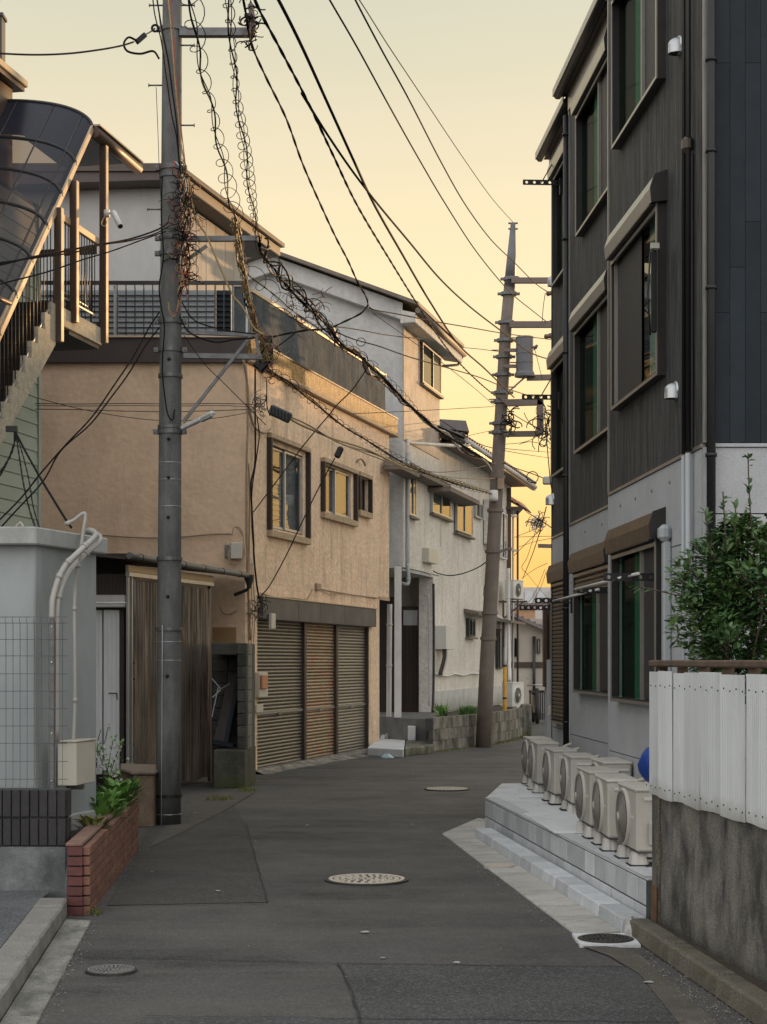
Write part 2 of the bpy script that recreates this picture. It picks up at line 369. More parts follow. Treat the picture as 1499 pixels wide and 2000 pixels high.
m_interior = M('dark_interior', (.008, .008, .009), .9, .1, 3, 0)
m_louver = M('frosted_louver', (.52, .56, .55), .25, .1, 4, .05, 40, spec=.8)
m_frost = M('frosted_glass', (.40, .44, .47), .3, .15, 3, .05, 30, spec=.9)
m_stair = M('beige_stair_render', (.42, .38, .29), .85, .22, 14, .5, 60, fine=.15, fs=80)
m_beige_rail = M('beige_rail', (.46, .36, .24), .45, .06, 4, .03, 80, metal=.2)
m_brown_rail = M('brown_steel_post', (.075, .045, .032), .45, .12, 5, .03, 80, metal=.2)
m_smoke = bpy.data.materials.new('smoked_canopy_sheet'); m_smoke.use_nodes = True
_n, _l = m_smoke.node_tree.nodes, m_smoke.node_tree.links; _b = _n['Principled BSDF']; _b.inputs['Base Color'].default_value = (.035, .04, .055, 1); _b.inputs['Roughness'].default_value = .22; _b.inputs['Specular IOR Level'].default_value = .25
_t = _n.new('ShaderNodeBsdfTransparent'); _t.inputs[0].default_value = (.66, .57, .52, 1); _m = _n.new('ShaderNodeMixShader'); _m.inputs[0].default_value = .40; _l.new(_b.outputs[0], _m.inputs[1]); _l.new(_t.outputs[0], _m.inputs[2]); _l.new(_m.outputs[0], _n['Material Output'].inputs[0])
m_glass = glass_mat('window_glass', (.75, .8, .78), .85, 1.9, .01)
m_glass_bright = glass_mat('sky_reflecting_glass', (.75, .8, .8), .85, 2.0, .03)
m_glass_wob = glass_mat('wavy_window_glass', (.75, .8, .82), .9, 1.7, .01, .08)
m_net = M('dark_shade_net', (.085, .098, .105), .9, .25, 5, .8, 9, stain=(.05, .05, .048), st=.6, ss=(2, 2, .5), sth=(.5, .7), spec=.05)
m_blue_panel = M('bluish_corrugated_panel', (.24, .26, .27), .6, .12, 4, .2, 30)
m_vinyl = None
m_wood = M('weathered_wood', (.11, .075, .05), .85, .3, 8, .5, 50, wave=(1, 6, 6))
m_white_sheet = M('white_corrugated_sheet', (.66, .69, .69), .5, .05, 2, .1, 30, rnd=.09, grime=(.30, .29, .24), gh=(-.02, .10), stain=(.40, .40, .36), st=.4, ss=(3, 3, .4), sth=(.5, .8))
m_blue = M('blue_tarpaulin', (.008, .05, .27), .5, .25, 8, .7, 12)
m_ac = M('beige_unit_casing', (.45, .435, .385), .55, .05, 3, .05, 80, rnd=.05, stain=(.26, .24, .2), st=.3)
m_ac_white = M('white_unit_casing', (.58, .58, .54), .5, .05, 3, .05, 80)
m_ac_dark = M('unit_shadow_gap', (.06, .055, .05), .7, .1, 5, .1, 40)
m_foot = M('resin_foot_block', (.48, .47, .43), .6, .08, 6, .1, 60, rnd=.06)
m_rubber = M('black_rubber_pad', (.02, .02, .02), .8, .1, 5, .1, 60)
m_leaf = M('bush_leaf', (.055, .13, .04), .45, .35, 6, .1, 60, rnd=.35, huev=(.13, .22, .06))
m_leaf2 = M('fresh_green_leaf', (.11, .24, .045), .5, .3, 12, .1, 60, rnd=.3)
m_leaf_y = M('yellow_green_weed', (.13, .14, .035), .7, .3, 12, .1, 60, rnd=.3)
m_petal = M('white_petal', (.7, .68, .64), .6, .05, 8, 0)
m_bark = M('bark', (.07, .05, .035), .9, .3, 12, .6, 60)
m_moss = M('moss', (.055, .07, .02), 1, .4, 14, .8, 60)
m_yellow = M('yellow_guard', (.52, .28, .03), .5, .12, 6, .1, 60, stain=(.2, .1, .03), st=.5, cs=6)
m_paper = M('litter_white', (.38, .38, .36), .8, .05, 8, .1, 40)
m_iron = M('worn_cast_iron', (.25, .225, .185), .42, .25, 20, .3, 90, metal=.45, fine=.2, fs=150)
m_iron_dark = M('dark_cast_iron', (.05, .048, .045), .55, .25, 20, .3, 90, metal=.3, fine=.2, fs=150)
m_red_roof = M('orange_corrugated_plastic', (.75, .30, .15), .5, .1, 5, .1, 40)  # orange plastic, brightened to stand for the light coming through it
m_transformer = M('transformer_grey', (.13, .135, .14), .5, .12, 5, .05, 50, metal=.3)
m_porcelain = M('insulator', (.12, .08, .06), .3, .1, 5, 0)
m_ret_block = M('stained_retaining_block', (.21, .20, .165), .95, .25, 3, .7, 30, stain=(.045, .048, .035), st=.9, ss=(1.6, 1.6, .5), sth=(.42, .62), fine=.2, fs=80, rnd=.1)
m_bitumen = M('bitumen_seam', (.022, .022, .021), .8, .2, 20, .3, 80)
m_rust = M('rust', (.20, .09, .04), .9, .3, 20, .5, 80)
m_orange_box = M('orange_box', (.45, .20, .10), .5, .1, 8, .05, 60)
# ================================================================= GROUND AND ROAD
def asphalt(name, base, agg, patch=(.5, .5), tone=(.06, .055, .045), sc=1.0):
    m = bpy.data.materials.new(name); m.use_nodes = True; t = m.node_tree; N = t.nodes; L = t.links; b = N['Principled BSDF']
    tc = N.new('ShaderNodeTexCoord'); geo = N.new('ShaderNodeNewGeometry')
    def noise(s, dt, vec=None, di=0):
        n = N.new('ShaderNodeTexNoise'); n.inputs['Scale'].default_value = s; n.inputs['Detail'].default_value = dt; n.inputs['Distortion'].default_value = di; n.inputs['Roughness'].default_value = .65
        L.new(vec or geo.outputs['Position'], n.inputs['Vector']); return n.outputs['Fac']
    def mr(v, a, c, d=0, e=1):
        x = N.new('ShaderNodeMapRange'); x.inputs[1].default_value = a; x.inputs[2].default_value = c; x.inputs[3].default_value = d; x.inputs[4].default_value = e; L.new(v, x.inputs[0]); return x.outputs[0]
    def mix(f, a, c):
        x = N.new('ShaderNodeMix'); x.data_type = 'RGBA'; L.new(f, x.inputs[0])
        for i, q in ((6, a), (7, c)):
            if isinstance(q, tuple): x.inputs[i].default_value = (*q, 1)
            else: L.new(q, x.inputs[i])
        return x.outputs[2]
    k = N.new('ShaderNodeVectorMath'); k.operation = 'MULTIPLY'; k.inputs[1].default_value = (.8, .55, 1); L.new(geo.outputs['Position'], k.inputs[0])
    lo = tuple(c * .52 for c in base); hi = tuple(c * 1.6 for c in base)
    c = mix(mr(noise(.9, 7, k.outputs[0], .4), .34, .66), lo, hi)
    k2 = N.new('ShaderNodeVectorMath'); k2.operation = 'MULTIPLY'; k2.inputs[1].default_value = (.25, 1.4, 1); L.new(geo.outputs['Position'], k2.inputs[0])
    c = mix(mr(noise(1.1, 5, k2.outputs[0], .6), .44, .64, 0, .75), c, tone)
    c = mix(mr(noise(.35, 4), .45, .7), c, tone)                       # dusty worn areas
    c = mix(mr(noise(7, 5), .5, .8, 0, .35), c, tuple(x * 1.6 for x in base))
    vo = N.new('ShaderNodeTexVoronoi'); vo.inputs['Scale'].default_value = 115 * sc; L.new(geo.outputs['Position'], vo.inputs['Vector'])
    hs = N.new('ShaderNodeSeparateColor'); L.new(vo.outputs['Color'], hs.inputs[0])
    c = mix(mr(hs.outputs[0], .62, .95, 0, agg), c, tuple(min(1, x * 4.2) for x in base))
    c = mix(mr(hs.outputs[1], .6, 1, 0, agg), c, tuple(x * .3 for x in base))
    L.new(c, b.inputs['Base Color'])
    L.new(mr(noise(2.2, 5), .3, .7, .62, .86), b.inputs['Roughness']); b.inputs['Specular IOR Level'].default_value = .35
    bn = N.new('ShaderNodeBump'); bn.inputs['Strength'].default_value = .55; bn.inputs['Distance'].default_value = .004
    ad = N.new('ShaderNodeMath'); ad.operation = 'ADD'; L.new(vo.outputs['Distance'], ad.inputs[0]); L.new(noise(60, 4), ad.inputs[1]); L.new(ad.outputs[0], bn.inputs['Height']); L.new(bn.outputs[0], b.inputs['Normal'])
    return m
m_asphalt = asphalt('asphalt', (.052, .0515, .050), .28, tone=(.100, .093, .083))
m_asphalt_b = asphalt('older_asphalt', (.043, .043, .041), .45, tone=(.062, .058, .050))
m_asphalt_c = asphalt('coarse_asphalt', (.045, .046, .047), .5, tone=(.062, .061, .056), sc=.9)

g = MB().poly([(-300, -60, 0), (300, -60, 0), (300, 700, 0), (-300, 700, 0)])
obj('ground', g, m_conc, kind='structure')
g = MB()
rd = [(-3.4, 1), (4.2, 1), (4.2, 20), (3.2, 34), (9.0, 60), (4.0, 75), (2.6, 60), (2.4, 34), (1.2, 33.5), (-3.2, 33.5), (-4.4, 24)]
g.poly([(x, y, .004) for x, y in rd]); obj('road', g, m_asphalt, kind='structure')
def sheet(name, pix, z, mat, kind='structure', n=1):
    g = MB(); g.poly([tuple(G(a, b, z)) for a, b in pix]); return obj(name, g, mat, kind=kind)
sheet('asphalt_patch', [(210, 1768), (525, 1762), (503, 1690), (482, 1610), (455, 1570), (300, 1600)], .008, m_asphalt_b)
sheet('asphalt_patch', [(665, 1882), (1232, 1886), (1250, 1900), (1420, 2090), (735, 2090)], .008, m_asphalt_c)
sheet('asphalt_patch', [(120, 2085), (285, 1987), (704, 1990), (736, 2088)], .008, m_asphalt_c)
sheet('concrete_apron', [(292, 1656), (335, 1600), (372, 1556), (485, 1538), (498, 1548), (430, 1588), (356, 1626)], .0125, M('dusty_apron', (.088, .081, .070), .95, .25, 4, .5, 50, stain=(.07, .065, .055), st=.6, ss=(1, 1, 1), fine=.2, fs=130))
# seams and cracks in the asphalt: narrow bitumen-dark strips
def seam(pix, w, name='asphalt_seam', z=.0125, mat=None):
    g = MB(); pts = [G(a, b, z) for a, b in pix]
    pp = []
    for i in range(len(pts) - 1):
        n = max(2, int((pts[i + 1] - pts[i]).length / .12))
        for k in range(n):
            p = pts[i].lerp(pts[i + 1], k / n); pp.append(p + Vector((R.uniform(-.007, .007), R.uniform(-.012, .012), 0)))
    pp.append(pts[-1])
    for i in range(len(pp) - 1):
        dd = (pp[i + 1] - pp[i]); nn = Vector((-dd.y, dd.x, 0)).normalized() * w * R.uniform(.6, 1.2) / 2
        g.quad(pp[i] - nn, pp[i + 1] - nn, pp[i + 1] + nn, pp[i] + nn)
    return obj(name, g, mat or m_bitumen, kind='structure')
seam([(160, 1868), (400, 1872), (665, 1880), (900, 1884), (1235, 1887)], .010)
seam([(662, 1880), (684, 1925), (696, 1965), (708, 2000), (730, 2075)], .012)
seam([(284, 1983), (500, 1986), (706, 1988), (1000, 1991), (1340, 1996)], .009)
seam([(482, 1608), (503, 1688), (524, 1762)], .008)
seam([(212, 1768), (524, 1764)], .008)

# ---- raised pavement, its kerb and the old gutter along the near left edge
g = MB(); kx = lambda y: -2.02 + (10.65 - y) * .092
g.poly([(-6, 5.5, .112), (kx(5.5) - .19, 5.5, .112), (kx(10.65) - .19, 10.65, .112), (-2.22, 11.16, .112), (-6, 11.16, .112)])
obj('pavement', g, asphalt('pavement_asphalt', (.10, .105, .11), .35, tone=(.13, .13, .125)), kind='structure')
kerb = empty('kerb_line', (-1.9, 8, 0), 'old kerb stones along the raised pavement by the black tile wall', 'kerb')
y = 5.6; i = 0
while y < 10.6:
    l = .60; y1 = min(y + l, 10.75)
    g = MB(); a, b = y + .004, y1 - .004
    g.prism([(kx(a) - .19, a), (kx(a) - R.uniform(0, .008), a), (kx(b) - R.uniform(0, .008), b), (kx(b) - .19, b)], 0, .12 + R.uniform(-.004, .004))
    obj('kerb_stone', g, m_conc, kerb, bevel=.012); y = y1
gut = empty('gutter', (-1.8, 8, 0), 'weathered concrete gutter slabs below the old kerb', 'gutter')
ox = lambda y: -1.84 + (10.49 - y) * .0928
y = 5.6
while y < 10.4:
    y1 = min(y + .52, 10.52); a, b = y + .008, y1 - .012
    g = MB(); g.hexa([(kx(a) + .004, a, -.02), (ox(a), a, -.02), (ox(b), b, -.02), (kx(b) + .004, b, -.02), (kx(a) + .004, a, .022), (ox(a), a, .014), (ox(b), b, .014), (kx(b) + .004, b, .022)])
    obj('gutter_slab', g, m_gutter_old, gut, bevel=.004); y = y1

# ---- manhole covers
def manhole(name, px, py, dia, label, lid, frame, style=0, z=.0125, plate=None):
    c = G(px, py, z); r = dia / 2
    t = empty(name, (c.x, c.y, 0), label, 'manhole cover', 'round manhole covers in the road')
    if plate:
        g = MB(); g.box(c.x - plate[0], c.x + plate[0], c.y - plate[1], c.y + plate[1], -.02, z + .002); obj('surround_slab', g, m_conc_new, t)
    zz = z + .002
    g = MB(); g.lathe([(r * 1.045, 0), (r * 1.045, zz + .003), (r * .965, zz + .004), (r * .96, zz - .004)], (c.x, c.y, 0), 40, False); obj('frame_ring', g, frame, t)
    g = MB(); g.lathe([(r * .955, 0), (r * .95, zz + .0015), (0.001, zz + .0015)], (c.x, c.y, 0), 40, False); obj('lid', g, frame if style != 1 else m_iron_dark, t)
    g = MB(); top = zz + .0075
    g.lathe([(r * .95, zz), (r * .95, top), (r * .86, top), (r * .86, zz)], (c.x, c.y, 0), 40, False)
    for ring, (r0, r1, n) in enumerate([(.70, .82, 26), (.54, .66, 20), (.38, .50, 15), (.22, .34, 9), (.06, .17, 5)]):
        for k in range(n):
            a0 = 2 * math.pi * (k + (ring % 2) * .5) / n; da = 2 * math.pi / n * .33
            ra, rb = r * r0 * (1 + R.uniform(-.02, .02)), r * r1
            q = [(c.x + ra * math.cos(a0 - da), c.y + ra * math.sin(a0 - da)), (c.x + rb * math.cos(a0 - da * .5), c.y + rb * math.sin(a0 - da * .5)),
                 (c.x + rb * math.cos(a0 + da), c.y + rb * math.sin(a0 + da)), (c.x + ra * math.cos(a0 + da * .6), c.y + ra * math.sin(a0 + da * .6))]
            g.prism(q, zz, top)
    obj('raised_pattern', g, lid, t, kind='stuff')
m_lidworn = M('worn_lid_relief', (.58, .52, .42), .6, .15, 20, .2, 90)
m_lidgrey = M('grey_lid_relief', (.22, .22, .21), .5, .15, 20, .2, 90, metal=.3)
manhole('manhole_cover', 717, 1717.5, .60, 'large worn round manhole cover alone in mid road, pale patterned', m_lidworn, m_iron_dark)
manhole('manhole_cover', 218, 1895, .26, 'small grey round cover near the old gutter slabs', m_lidgrey, m_iron_dark)
manhole('manhole_cover', 874, 1541, .55, 'pale round manhole cover in the road before the white house steps', m_lidworn, m_iron_dark)
manhole('manhole_cover', 976, 1691, .24, 'small cover set in the new gutter halfway along the low kerb', m_lidworn, m_gutter_new, z=.02)
manhole('manhole_cover', 1184, 1834, .315, 'black round drain cover at the end of the new gutter', m_iron_dark, m_iron_dark, 1, z=.02, plate=(.175, .20))

# ================================================================= BLACK TILE GARDEN WALL, MESH FENCE
tw = empty('garden_wall', (-2.6, 11.3, 0), 'low wall of washed grey concrete topped by two rows of black tiles', 'wall')
g = MB(); g.box(-3.3, -2.13, 11.2, 11.34, 0, .40); obj('concrete_base', g, m_rough_conc, tw, bevel=.006)
g = MB(); g.box(-3.3, -2.145, 11.215, 11.33, .40, .786); obj('core', g, m_mortar, tw)
def tile_me(nm, w, h, d, mat, b=.003):
    g = MB(); g.box(-w / 2, w / 2, -d / 2, d / 2, 0, h); me = g.mesh(nm); me.materials.append(mat); return me
me = tile_me('tile', .057, .182, .03, m_black_tile)
for row in range(2):
    for k in range(19):
        x = -2.16 - k * .061
        o = inst('tile', me, tw, (x, 11.205 + R.uniform(-.003, .003), .408 + row * .192)); bev(o, .004)
    for k in range(2):
        o = inst('tile', me, tw, (-2.135, 11.25 + k * .06, .408 + row * .192), rad(90)); bev(o, .004)
rub = MB()
for (x, y, z, sx, sy, sz) in [(-2.09, 11.22, .0, .07, .06, .30), (-2.06, 11.16, 0, .05, .05, .14), (-2.10, 11.3, 0, .08, .08, .22)]:
    n = 8
    for k in range(n):
        a0 = 2 * math.pi * k / n; a1 = 2 * math.pi * (k + 1) / n
        f = lambda a, h: (x + sx * math.cos(a) * (1 - .45 * h) * (1 + .2 * math.sin(3 * a + x * 50)), y + sy * math.sin(a) * (1 - .4 * h), z + sz * h)
        rub.quad(f(a0, 0), f(a1, 0), f(a1, .7), f(a0, .7)); rub.quad(f(a0, .7), f(a1, .7), f(a1, 1), f(a0, 1))
    rub.poly([f(2 * math.pi * k / n, 1) for k in range(n)])
obj('broken_render_lump', rub, m_rough_conc, tw)

fn = empty('mesh_fence', (-2.6, 11.27, .786), 'grey welded mesh fence panel standing on the black tile wall', 'fence')
def fx(px, Y=11.27): return (px - CX) / F * Y
g = MB(); x = fx(-70)
while x < fx(134):
    pts = [(x, 11.262, .80), (x, 11.262, 1.90), (x, 11.235, 1.925), (x, 11.262, 1.945)]
    pts = [(x, 11.235, .79), (x, 11.262, .82)] + pts[1:]
    g.tube(pts, .0021, 5); x += .0478
obj('vertical_wires', g, m_galv, fn, kind='stuff')
zs = [EYE - (py - HY) / F * 11.27 for py in (1205, 1217, 1249, 1281, 1316, 1350, 1384, 1418, 1452, 1487, 1522)]
hw = MB().tube([(fx(-72), 11.268, 0), (fx(133), 11.268, 0)], .0024, 5).mesh('horizontal_wire'); hw.materials.append(m_galv)
for z in zs: inst('horizontal_wire', hw, fn, (0, 0, z))
g = MB(); x = fx(102); g.box(x - .017, x + .017, 11.27, 11.31, .72, 1.94); obj('fence_post', g, m_galv, fn, bevel=.004)
g = MB()
for z in (1.88, 1.64, 1.16, .84): g.cyl((x, 11.26, z), (x, 11.272, z), .006, 8)
obj('bolts', g, m_alu, fn, kind='stuff')

# ================================================================= GREY CONCRETE SHED
wS = Wall(-2.44 - .276 * 11.8, .276)
sh = empty('concrete_shed', (-2.7, 12.4, 0), 'small grey painted concrete shed with flat slab roof behind the mesh fence', 'shed')
ys0, ys1 = 11.75, 12.72
c0 = wS.pt(ys0, 0, 0); c1 = wS.pt(ys1, 0, 0)
g = MB(); g.prism([(c0.x, c0.y), (c1.x, c1.y), (c1.x - 1.6, c1.y + .1), (c0.x - 1.6, c0.y)], 0, 2.52); obj('wall', g, m_shed, sh, bevel=.01)
o = .075; k0 = wS.pt(ys0 - .09, .055, 0); k1 = wS.pt(ys1 + .05, .07, 0)
g = MB(); g.prism([(k0.x, k0.y), (k1.x, k1.y), (k1.x - 1.8, k1.y + .1), (k0.x - 1.8, k0.y)], 2.46, 2.585); obj('roof_slab', g, m_shed_top, sh, bevel=.01)
g = MB(); g.prism([(c0.x + .012, c0.y - .01), (c1.x + .03, c1.y + .0), (c1.x - .5, c1.y + .05), (c0.x - .5, c0.y - .01)], 0, .52); obj('plinth', g, m_shed_top, sh, bevel=.01)
g = MB(); p = P(40, 1036, 12.2); g.tube([p + Vector((-.02, 0, -.02)), p + Vector((-.025, 0, .04)), p + Vector((0, 0, .062)), p + Vector((.022, 0, .04)), p + Vector((.02, 0, -.02))], .006, 6); obj('lifting_eye', g, m_ivory, sh)
# meter cabinet and conduits on its flank
bx = empty('meter_cabinet', (-2.2, 12, .6), 'beige metal meter cabinet fixed low on the grey shed flank', 'meter box')
pA = P(113, 1450, 11.75); zt = pA.z; zb = P(113, 1535, 11.75).z
xa, xb = fx(113, 11.75), fx(150, 11.75); xc = fx(186, 12.1)
g = MB(); g.prism([(xa, 11.75), (xb, 11.75), (xc, 12.12), (xa + .1, 12.12)], zb, zt); obj('cabinet', g, m_ivory, bx, bevel=.006)
g = MB(); g.prism([(xa - .008, 11.742), (xb + .004, 11.742), (xc + .012, 12.12), (xa + .1, 12.13)], zt + .001, zt + .012); obj('lid', g, m_ivory, bx, bevel=.003)
g = MB(); g.box(xa + .05, xb + .03, 11.8, 11.9, zb - .03, zb - .001); obj('bottom_fitting', g, m_alu_dark, bx)
def smoothpath(pts, n=8):
    pts = [Vector(p) for p in pts]; q = [pts[0] * 2 - pts[1]] + pts + [pts[-1] * 2 - pts[-2]]; out = []
    for i in range(1, len(q) - 2):
        for k in range(n):
            t = k / n; a, b, c, d = q[i - 1], q[i], q[i + 1], q[i + 2]
            out.append(.5 * ((2 * b) + (c - a) * t + (2 * a - 5 * b + 4 * c - d) * t * t + (3 * b - a - 3 * c + d) * t ** 3))
    out.append(pts[-1]); return out
def conduit(label, pix, r, mat, rings=(), name='conduit_pipe', n=6):
    t = empty(name, P(*pix[0]), label, 'pipe')
    pts = smoothpath([P(*p) for p in pix], n)
    g = MB().tube(pts, r, 10); obj('pipe', g, mat, t)
    for a in rings:
        i = int(a * (len(pts) - 2)); p, q = pts[i], pts[i + 1]; dd = (q - p).normalized() * .016
        obj('coupling', MB().tube([p - dd, p + dd], r * 1.22, 12), mat, t)
m_cond = M('beige_grey_conduit', (.36, .355, .32), .5, .08, 4, .05, 60)
conduit('thick beige conduit curving from shed roof down behind the mesh fence', [(103, 1540, 11.6), (102, 1400, 11.6), (102, 1210, 11.62), (106, 1160, 11.65), (125, 1110, 11.7), (158, 1075, 11.75), (183, 1052, 11.85), (188, 1043, 11.95), (178, 1036, 12.1), (168, 1038, 12.3)], .021, m_cond, (.42, .5, .62))
conduit('second thick beige conduit nested inside the first shed conduit', [(112, 1450, 11.7), (111, 1300, 11.68), (112, 1210, 11.68), (116, 1165, 11.7), (134, 1120, 11.78), (165, 1085, 11.85), (193, 1060, 11.95), (196, 1048, 12.05), (186, 1042, 12.2), (172, 1040, 12.35)], .019, m_cond, (.35, .6,))
conduit('slim beige conduit rising from the meter cabinet with hooked top', [(144, 1452, 11.9), (147, 1380, 11.9), (147, 1300, 11.9), (146, 1200, 11.9), (148, 1150, 11.9), (152, 1115, 11.85), (158, 1080, 11.8), (164, 1035, 11.78), (168, 1008, 11.78), (163, 1003, 11.78), (145, 1016, 11.78), (128, 1024, 11.78)], .0135, m_cond, (.12, .3, .5, .99))

# ================================================================= BRICK PLANTER
wP = Wall(-1.94 + .0635 * 10.76, -.0635)      # road side face
pl = empty('brick_planter', (-2.1, 12.7, 0), 'low red brick planter along the road with a mortar capped top', 'planter')
rows, bh = 7, .0645
g = MB(); g.wbox(wP, 10.79, 14.68, -.105, -.006, 0, rows * bh + .01); obj('core', g, m_mortar, pl)
bm = MB().box(-.1, .1, -.045, 0, 0, bh - .009).mesh('brick'); bm.materials.append(m_brick)
rz = wP.rot() - math.pi
for r_ in range(rows):
    y = 10.78 - (.105 if r_ % 2 else 0)
    if r_ % 2:
        p = wP.pt(10.83, 0, .004 + r_ * bh); o = inst('brick', bm, pl, p, math.atan2(wP.a.y, wP.a.x), scale=(.5, 1, 1)); bev(o, .003)
    while y < 14.6:
        yc = y + .1
        if yc > 10.86 and yc < 14.62:
            p = wP.pt(yc, 0, .004 + r_ * bh); o = inst('brick', bm, pl, p + wP.n * (-.0 + R.uniform(-.002, .003)) , wP.rot() + math.pi)
            o.rotation_euler = (0, 0, math.atan2(wP.a.y, wP.a.x))
            bev(o, .003)
        y += .209
eb = MB().box(-.05, .05, 0, .045, 0, bh - .009).mesh('brick'); eb.materials.append(M('dark_end_brick', (.11, .035, .03), .6, .2, 14, .2, 90, rnd=.2))
for r_ in range(rows):
    o = inst('brick', eb, pl, (-1.99, 10.757, .004 + r_ * bh)); bev(o, .003)
g = MB(); g.wbox(wP, 10.765, 14.7, -.11, -.002, rows * bh - .002, rows * bh + .022); obj('coping', g, m_coping, pl, bevel=.006)
g = MB(); a = wP.pt(10.9, -.11, 0); b = wP.pt(15.6, -.11, 0); g.prism([(a.x, a.y + .4), (b.x, b.y), (-3.2, 15.6), (-3.2, 11.36), (-2.12, 11.36)], 0, .40); obj('soil', g, m_soil, pl)
g = MB(); g.wbox(wP, 14.702, 14.80, -.5, 0, 0, .42); obj('end_block', g, m_conc, pl, bevel=.01)

# the brown block seat beside the pole
st_ = empty('stone_seat', (-2.3, 17.2, 0), 'brown concrete block step between planter and grey utility pole', 'block')
x0, x1 = fx(268, 16.7), fx(302, 16.5)
g = MB(); g.prism([(x0, 16.45), (x1, 16.5), (x1 - .02, 17.4), (fx(238, 17.6), 17.6), (fx(240, 16.9), 16.9)], 0, .52); obj('body', g, M('brown_block', (.17, .125, .085), .95, .2, 5, .5, 40, stain=(.07, .055, .04), st=.5, fine=.2, fs=120), st_, bevel=.012)
g = MB(); g.prism([(x0 - .02, 16.42), (x1 + .02, 16.47), (x1, 17.45), (fx(236, 17.7), 17.7), (fx(236, 16.9), 16.9)], .521, .56); obj('top_slab', g, M('brown_slab', (.19, .15, .11), .95, .15, 5, .4, 50, fine=.2, fs=120), st_, bevel=.012)

# ================================================================= LEAN-TO WITH CLEAR CURTAINS
wC = Wall(-8.615, .276)
lt = empty('carport', (-2.9, 21.5, 0), 'lean-to carport with brown plastic curtains and a tin gutter behind the pole', 'carport')
def zf(Y): return 2.86
# roof sheet rises away from the street
g = MB(); a, b = wC.pt(19.6, .16, 2.86), wC.pt(23.9, .12, 2.86)
g.hexa([(a.x, a.y, 2.84), (b.x, b.y, 2.84), (b.x - 2.6, b.y, 3.1), (a.x - 2.6, a.y, 3.1), (a.x, a.y, 2.865), (b.x, b.y, 2.865), (b.x - 2.6, b.y, 3.125), (a.x - 2.6, a.y, 3.125)]); obj('roof_sheet', g, m_dark_brown, lt)
pts = [wC.pt(19.7 + 3.9 * k / 12, .19, 2.885 - .003 * k) for k in range(13)]
g = MB().tube(pts, .042, 10); obj('gutter', g, m_galv, lt)
for k in (1, 3, 5, 7, 9, 11):
    p = pts[k]; obj('gutter_bracket', MB().tube([p - wC.a * .012, p + wC.a * .012], .047, 10), m_alu_dark, lt)
e = pts[-1]; g = MB(); g.lathe([(.07, .06), (.07, 0), (.035, -.09), (.035, -.13)], (e.x + .02, e.y + .03, e.z - .05), 12); g.tube([(e.x + .02, e.y + .03, e.z - .16), (e.x - .02, e.y + .1, e.z - .2), (e.x - .2, e.y + .15, e.z - .27)], .024, 8); obj('rain_hopper', g, m_alu_dark, lt)
g = MB(); g.wbox(wC, 20.05, 22.75, -.02, .03, 2.66, 2.715); obj('upper_rail', g, m_alu, lt, bevel=.004)
g = MB(); g.wbox(wC, 20.05, 22.75, -.02, .02, 2.715, 2.80); obj('fascia', g, m_beige_rail, lt, bevel=.004)
for px in (253, 260):
    Y = wC.Y(px); g = MB(); g.wbox(wC, Y - .012, Y + .012, -.03, .0, 0, 2.7); obj('door_post', g, m_alu, lt)
Y = wC.Y(413); g = MB(); g.wbox(wC, Y - .02, Y + .02, -.04, .0, 0, 2.72); obj('door_post', g, m_bronze, lt)
def vinyl():
    m = bpy.data.materials.new('aged_clear_curtain'); m.use_nodes = True; t = m.node_tree; N = t.nodes; L = t.links; b = N['Principled BSDF']
    b.inputs['Roughness'].default_value = .22; b.inputs['Specular IOR Level'].default_value = .7
    tc = N.new('ShaderNodeTexCoord'); k = N.new('ShaderNodeVectorMath'); k.operation = 'MULTIPLY'; k.inputs[1].default_value = (2, 2, .4); L.new(tc.outputs['Object'], k.inputs[0])
    n = N.new('ShaderNodeTexNoise'); n.inputs['Scale'].default_value = 3; n.inputs['Detail'].default_value = 5; L.new(k.outputs[0], n.inputs['Vector'])
    r = N.new('ShaderNodeValToRGB'); r.color_ramp.elements[0].color = (.11, .093, .075, 1); r.color_ramp.elements[1].color = (.25, .215, .175, 1); r.color_ramp.elements[0].position = .35; r.color_ramp.elements[1].position = .7
    L.new(n.outputs['Fac'], r.inputs[0]); L.new(r.outputs[0], b.inputs['Base Color'])
    tr = N.new('ShaderNodeBsdfTransparent'); tr.inputs[0].default_value = (.75, .6, .45, 1); mx = N.new('ShaderNodeMixShader'); mx.inputs[0].default_value = .12
    L.new(b.outputs[0], mx.inputs[1]); L.new(tr.outputs[0], mx.inputs[2]); L.new(mx.outputs[0], N['Material Output'].inputs[0]); return m
m_vinyl = vinyl()
def curtain(Y0, Y1, z0, z1, label, step=.012, amp=.026, waves=62):
    g = MB(); n = int((Y1 - Y0) / step); rows_ = 7
    idx = [[None] * (rows_ + 1) for _ in range(n + 1)]
    for i in range(n + 1):
        Y = Y0 + (Y1 - Y0) * i / n
        for r_ in range(rows_ + 1):
            h = r_ / rows_; z = z0 + (z1 - z0) * h
            ph = waves * (Y - Y0) + 1.3 * math.sin(1.7 * Y) * (1 - h * .5) + .5 * math.sin(5 * h + 3 * Y)
            t = amp * (.45 + .6 * h) * math.sin(ph) + .012 * math.sin(ph * 2.3 + 4 * h) - .02
            if r_ == 0: z += .02 * math.sin(9 * Y)
            p = wC.pt(Y, t, z); idx[i][r_] = len(g.v); g.v.append(tuple(p))
    for i in range(n):
        for r_ in range(rows_):
            g.f.append((idx[i][r_], idx[i + 1][r_], idx[i + 1][r_ + 1], idx[i][r_ + 1])); g.sm.append(True)
    return obj('curtain', g, m_vinyl, lt, label)
curtain(wC.Y(266), wC.Y(330), .12, 2.62, 'gathered brown plastic curtain nearer the posts')
curtain(wC.Y(333), wC.Y(412), .06, 2.62, 'pleated brown plastic curtain nearer the block wall')
g = MB()
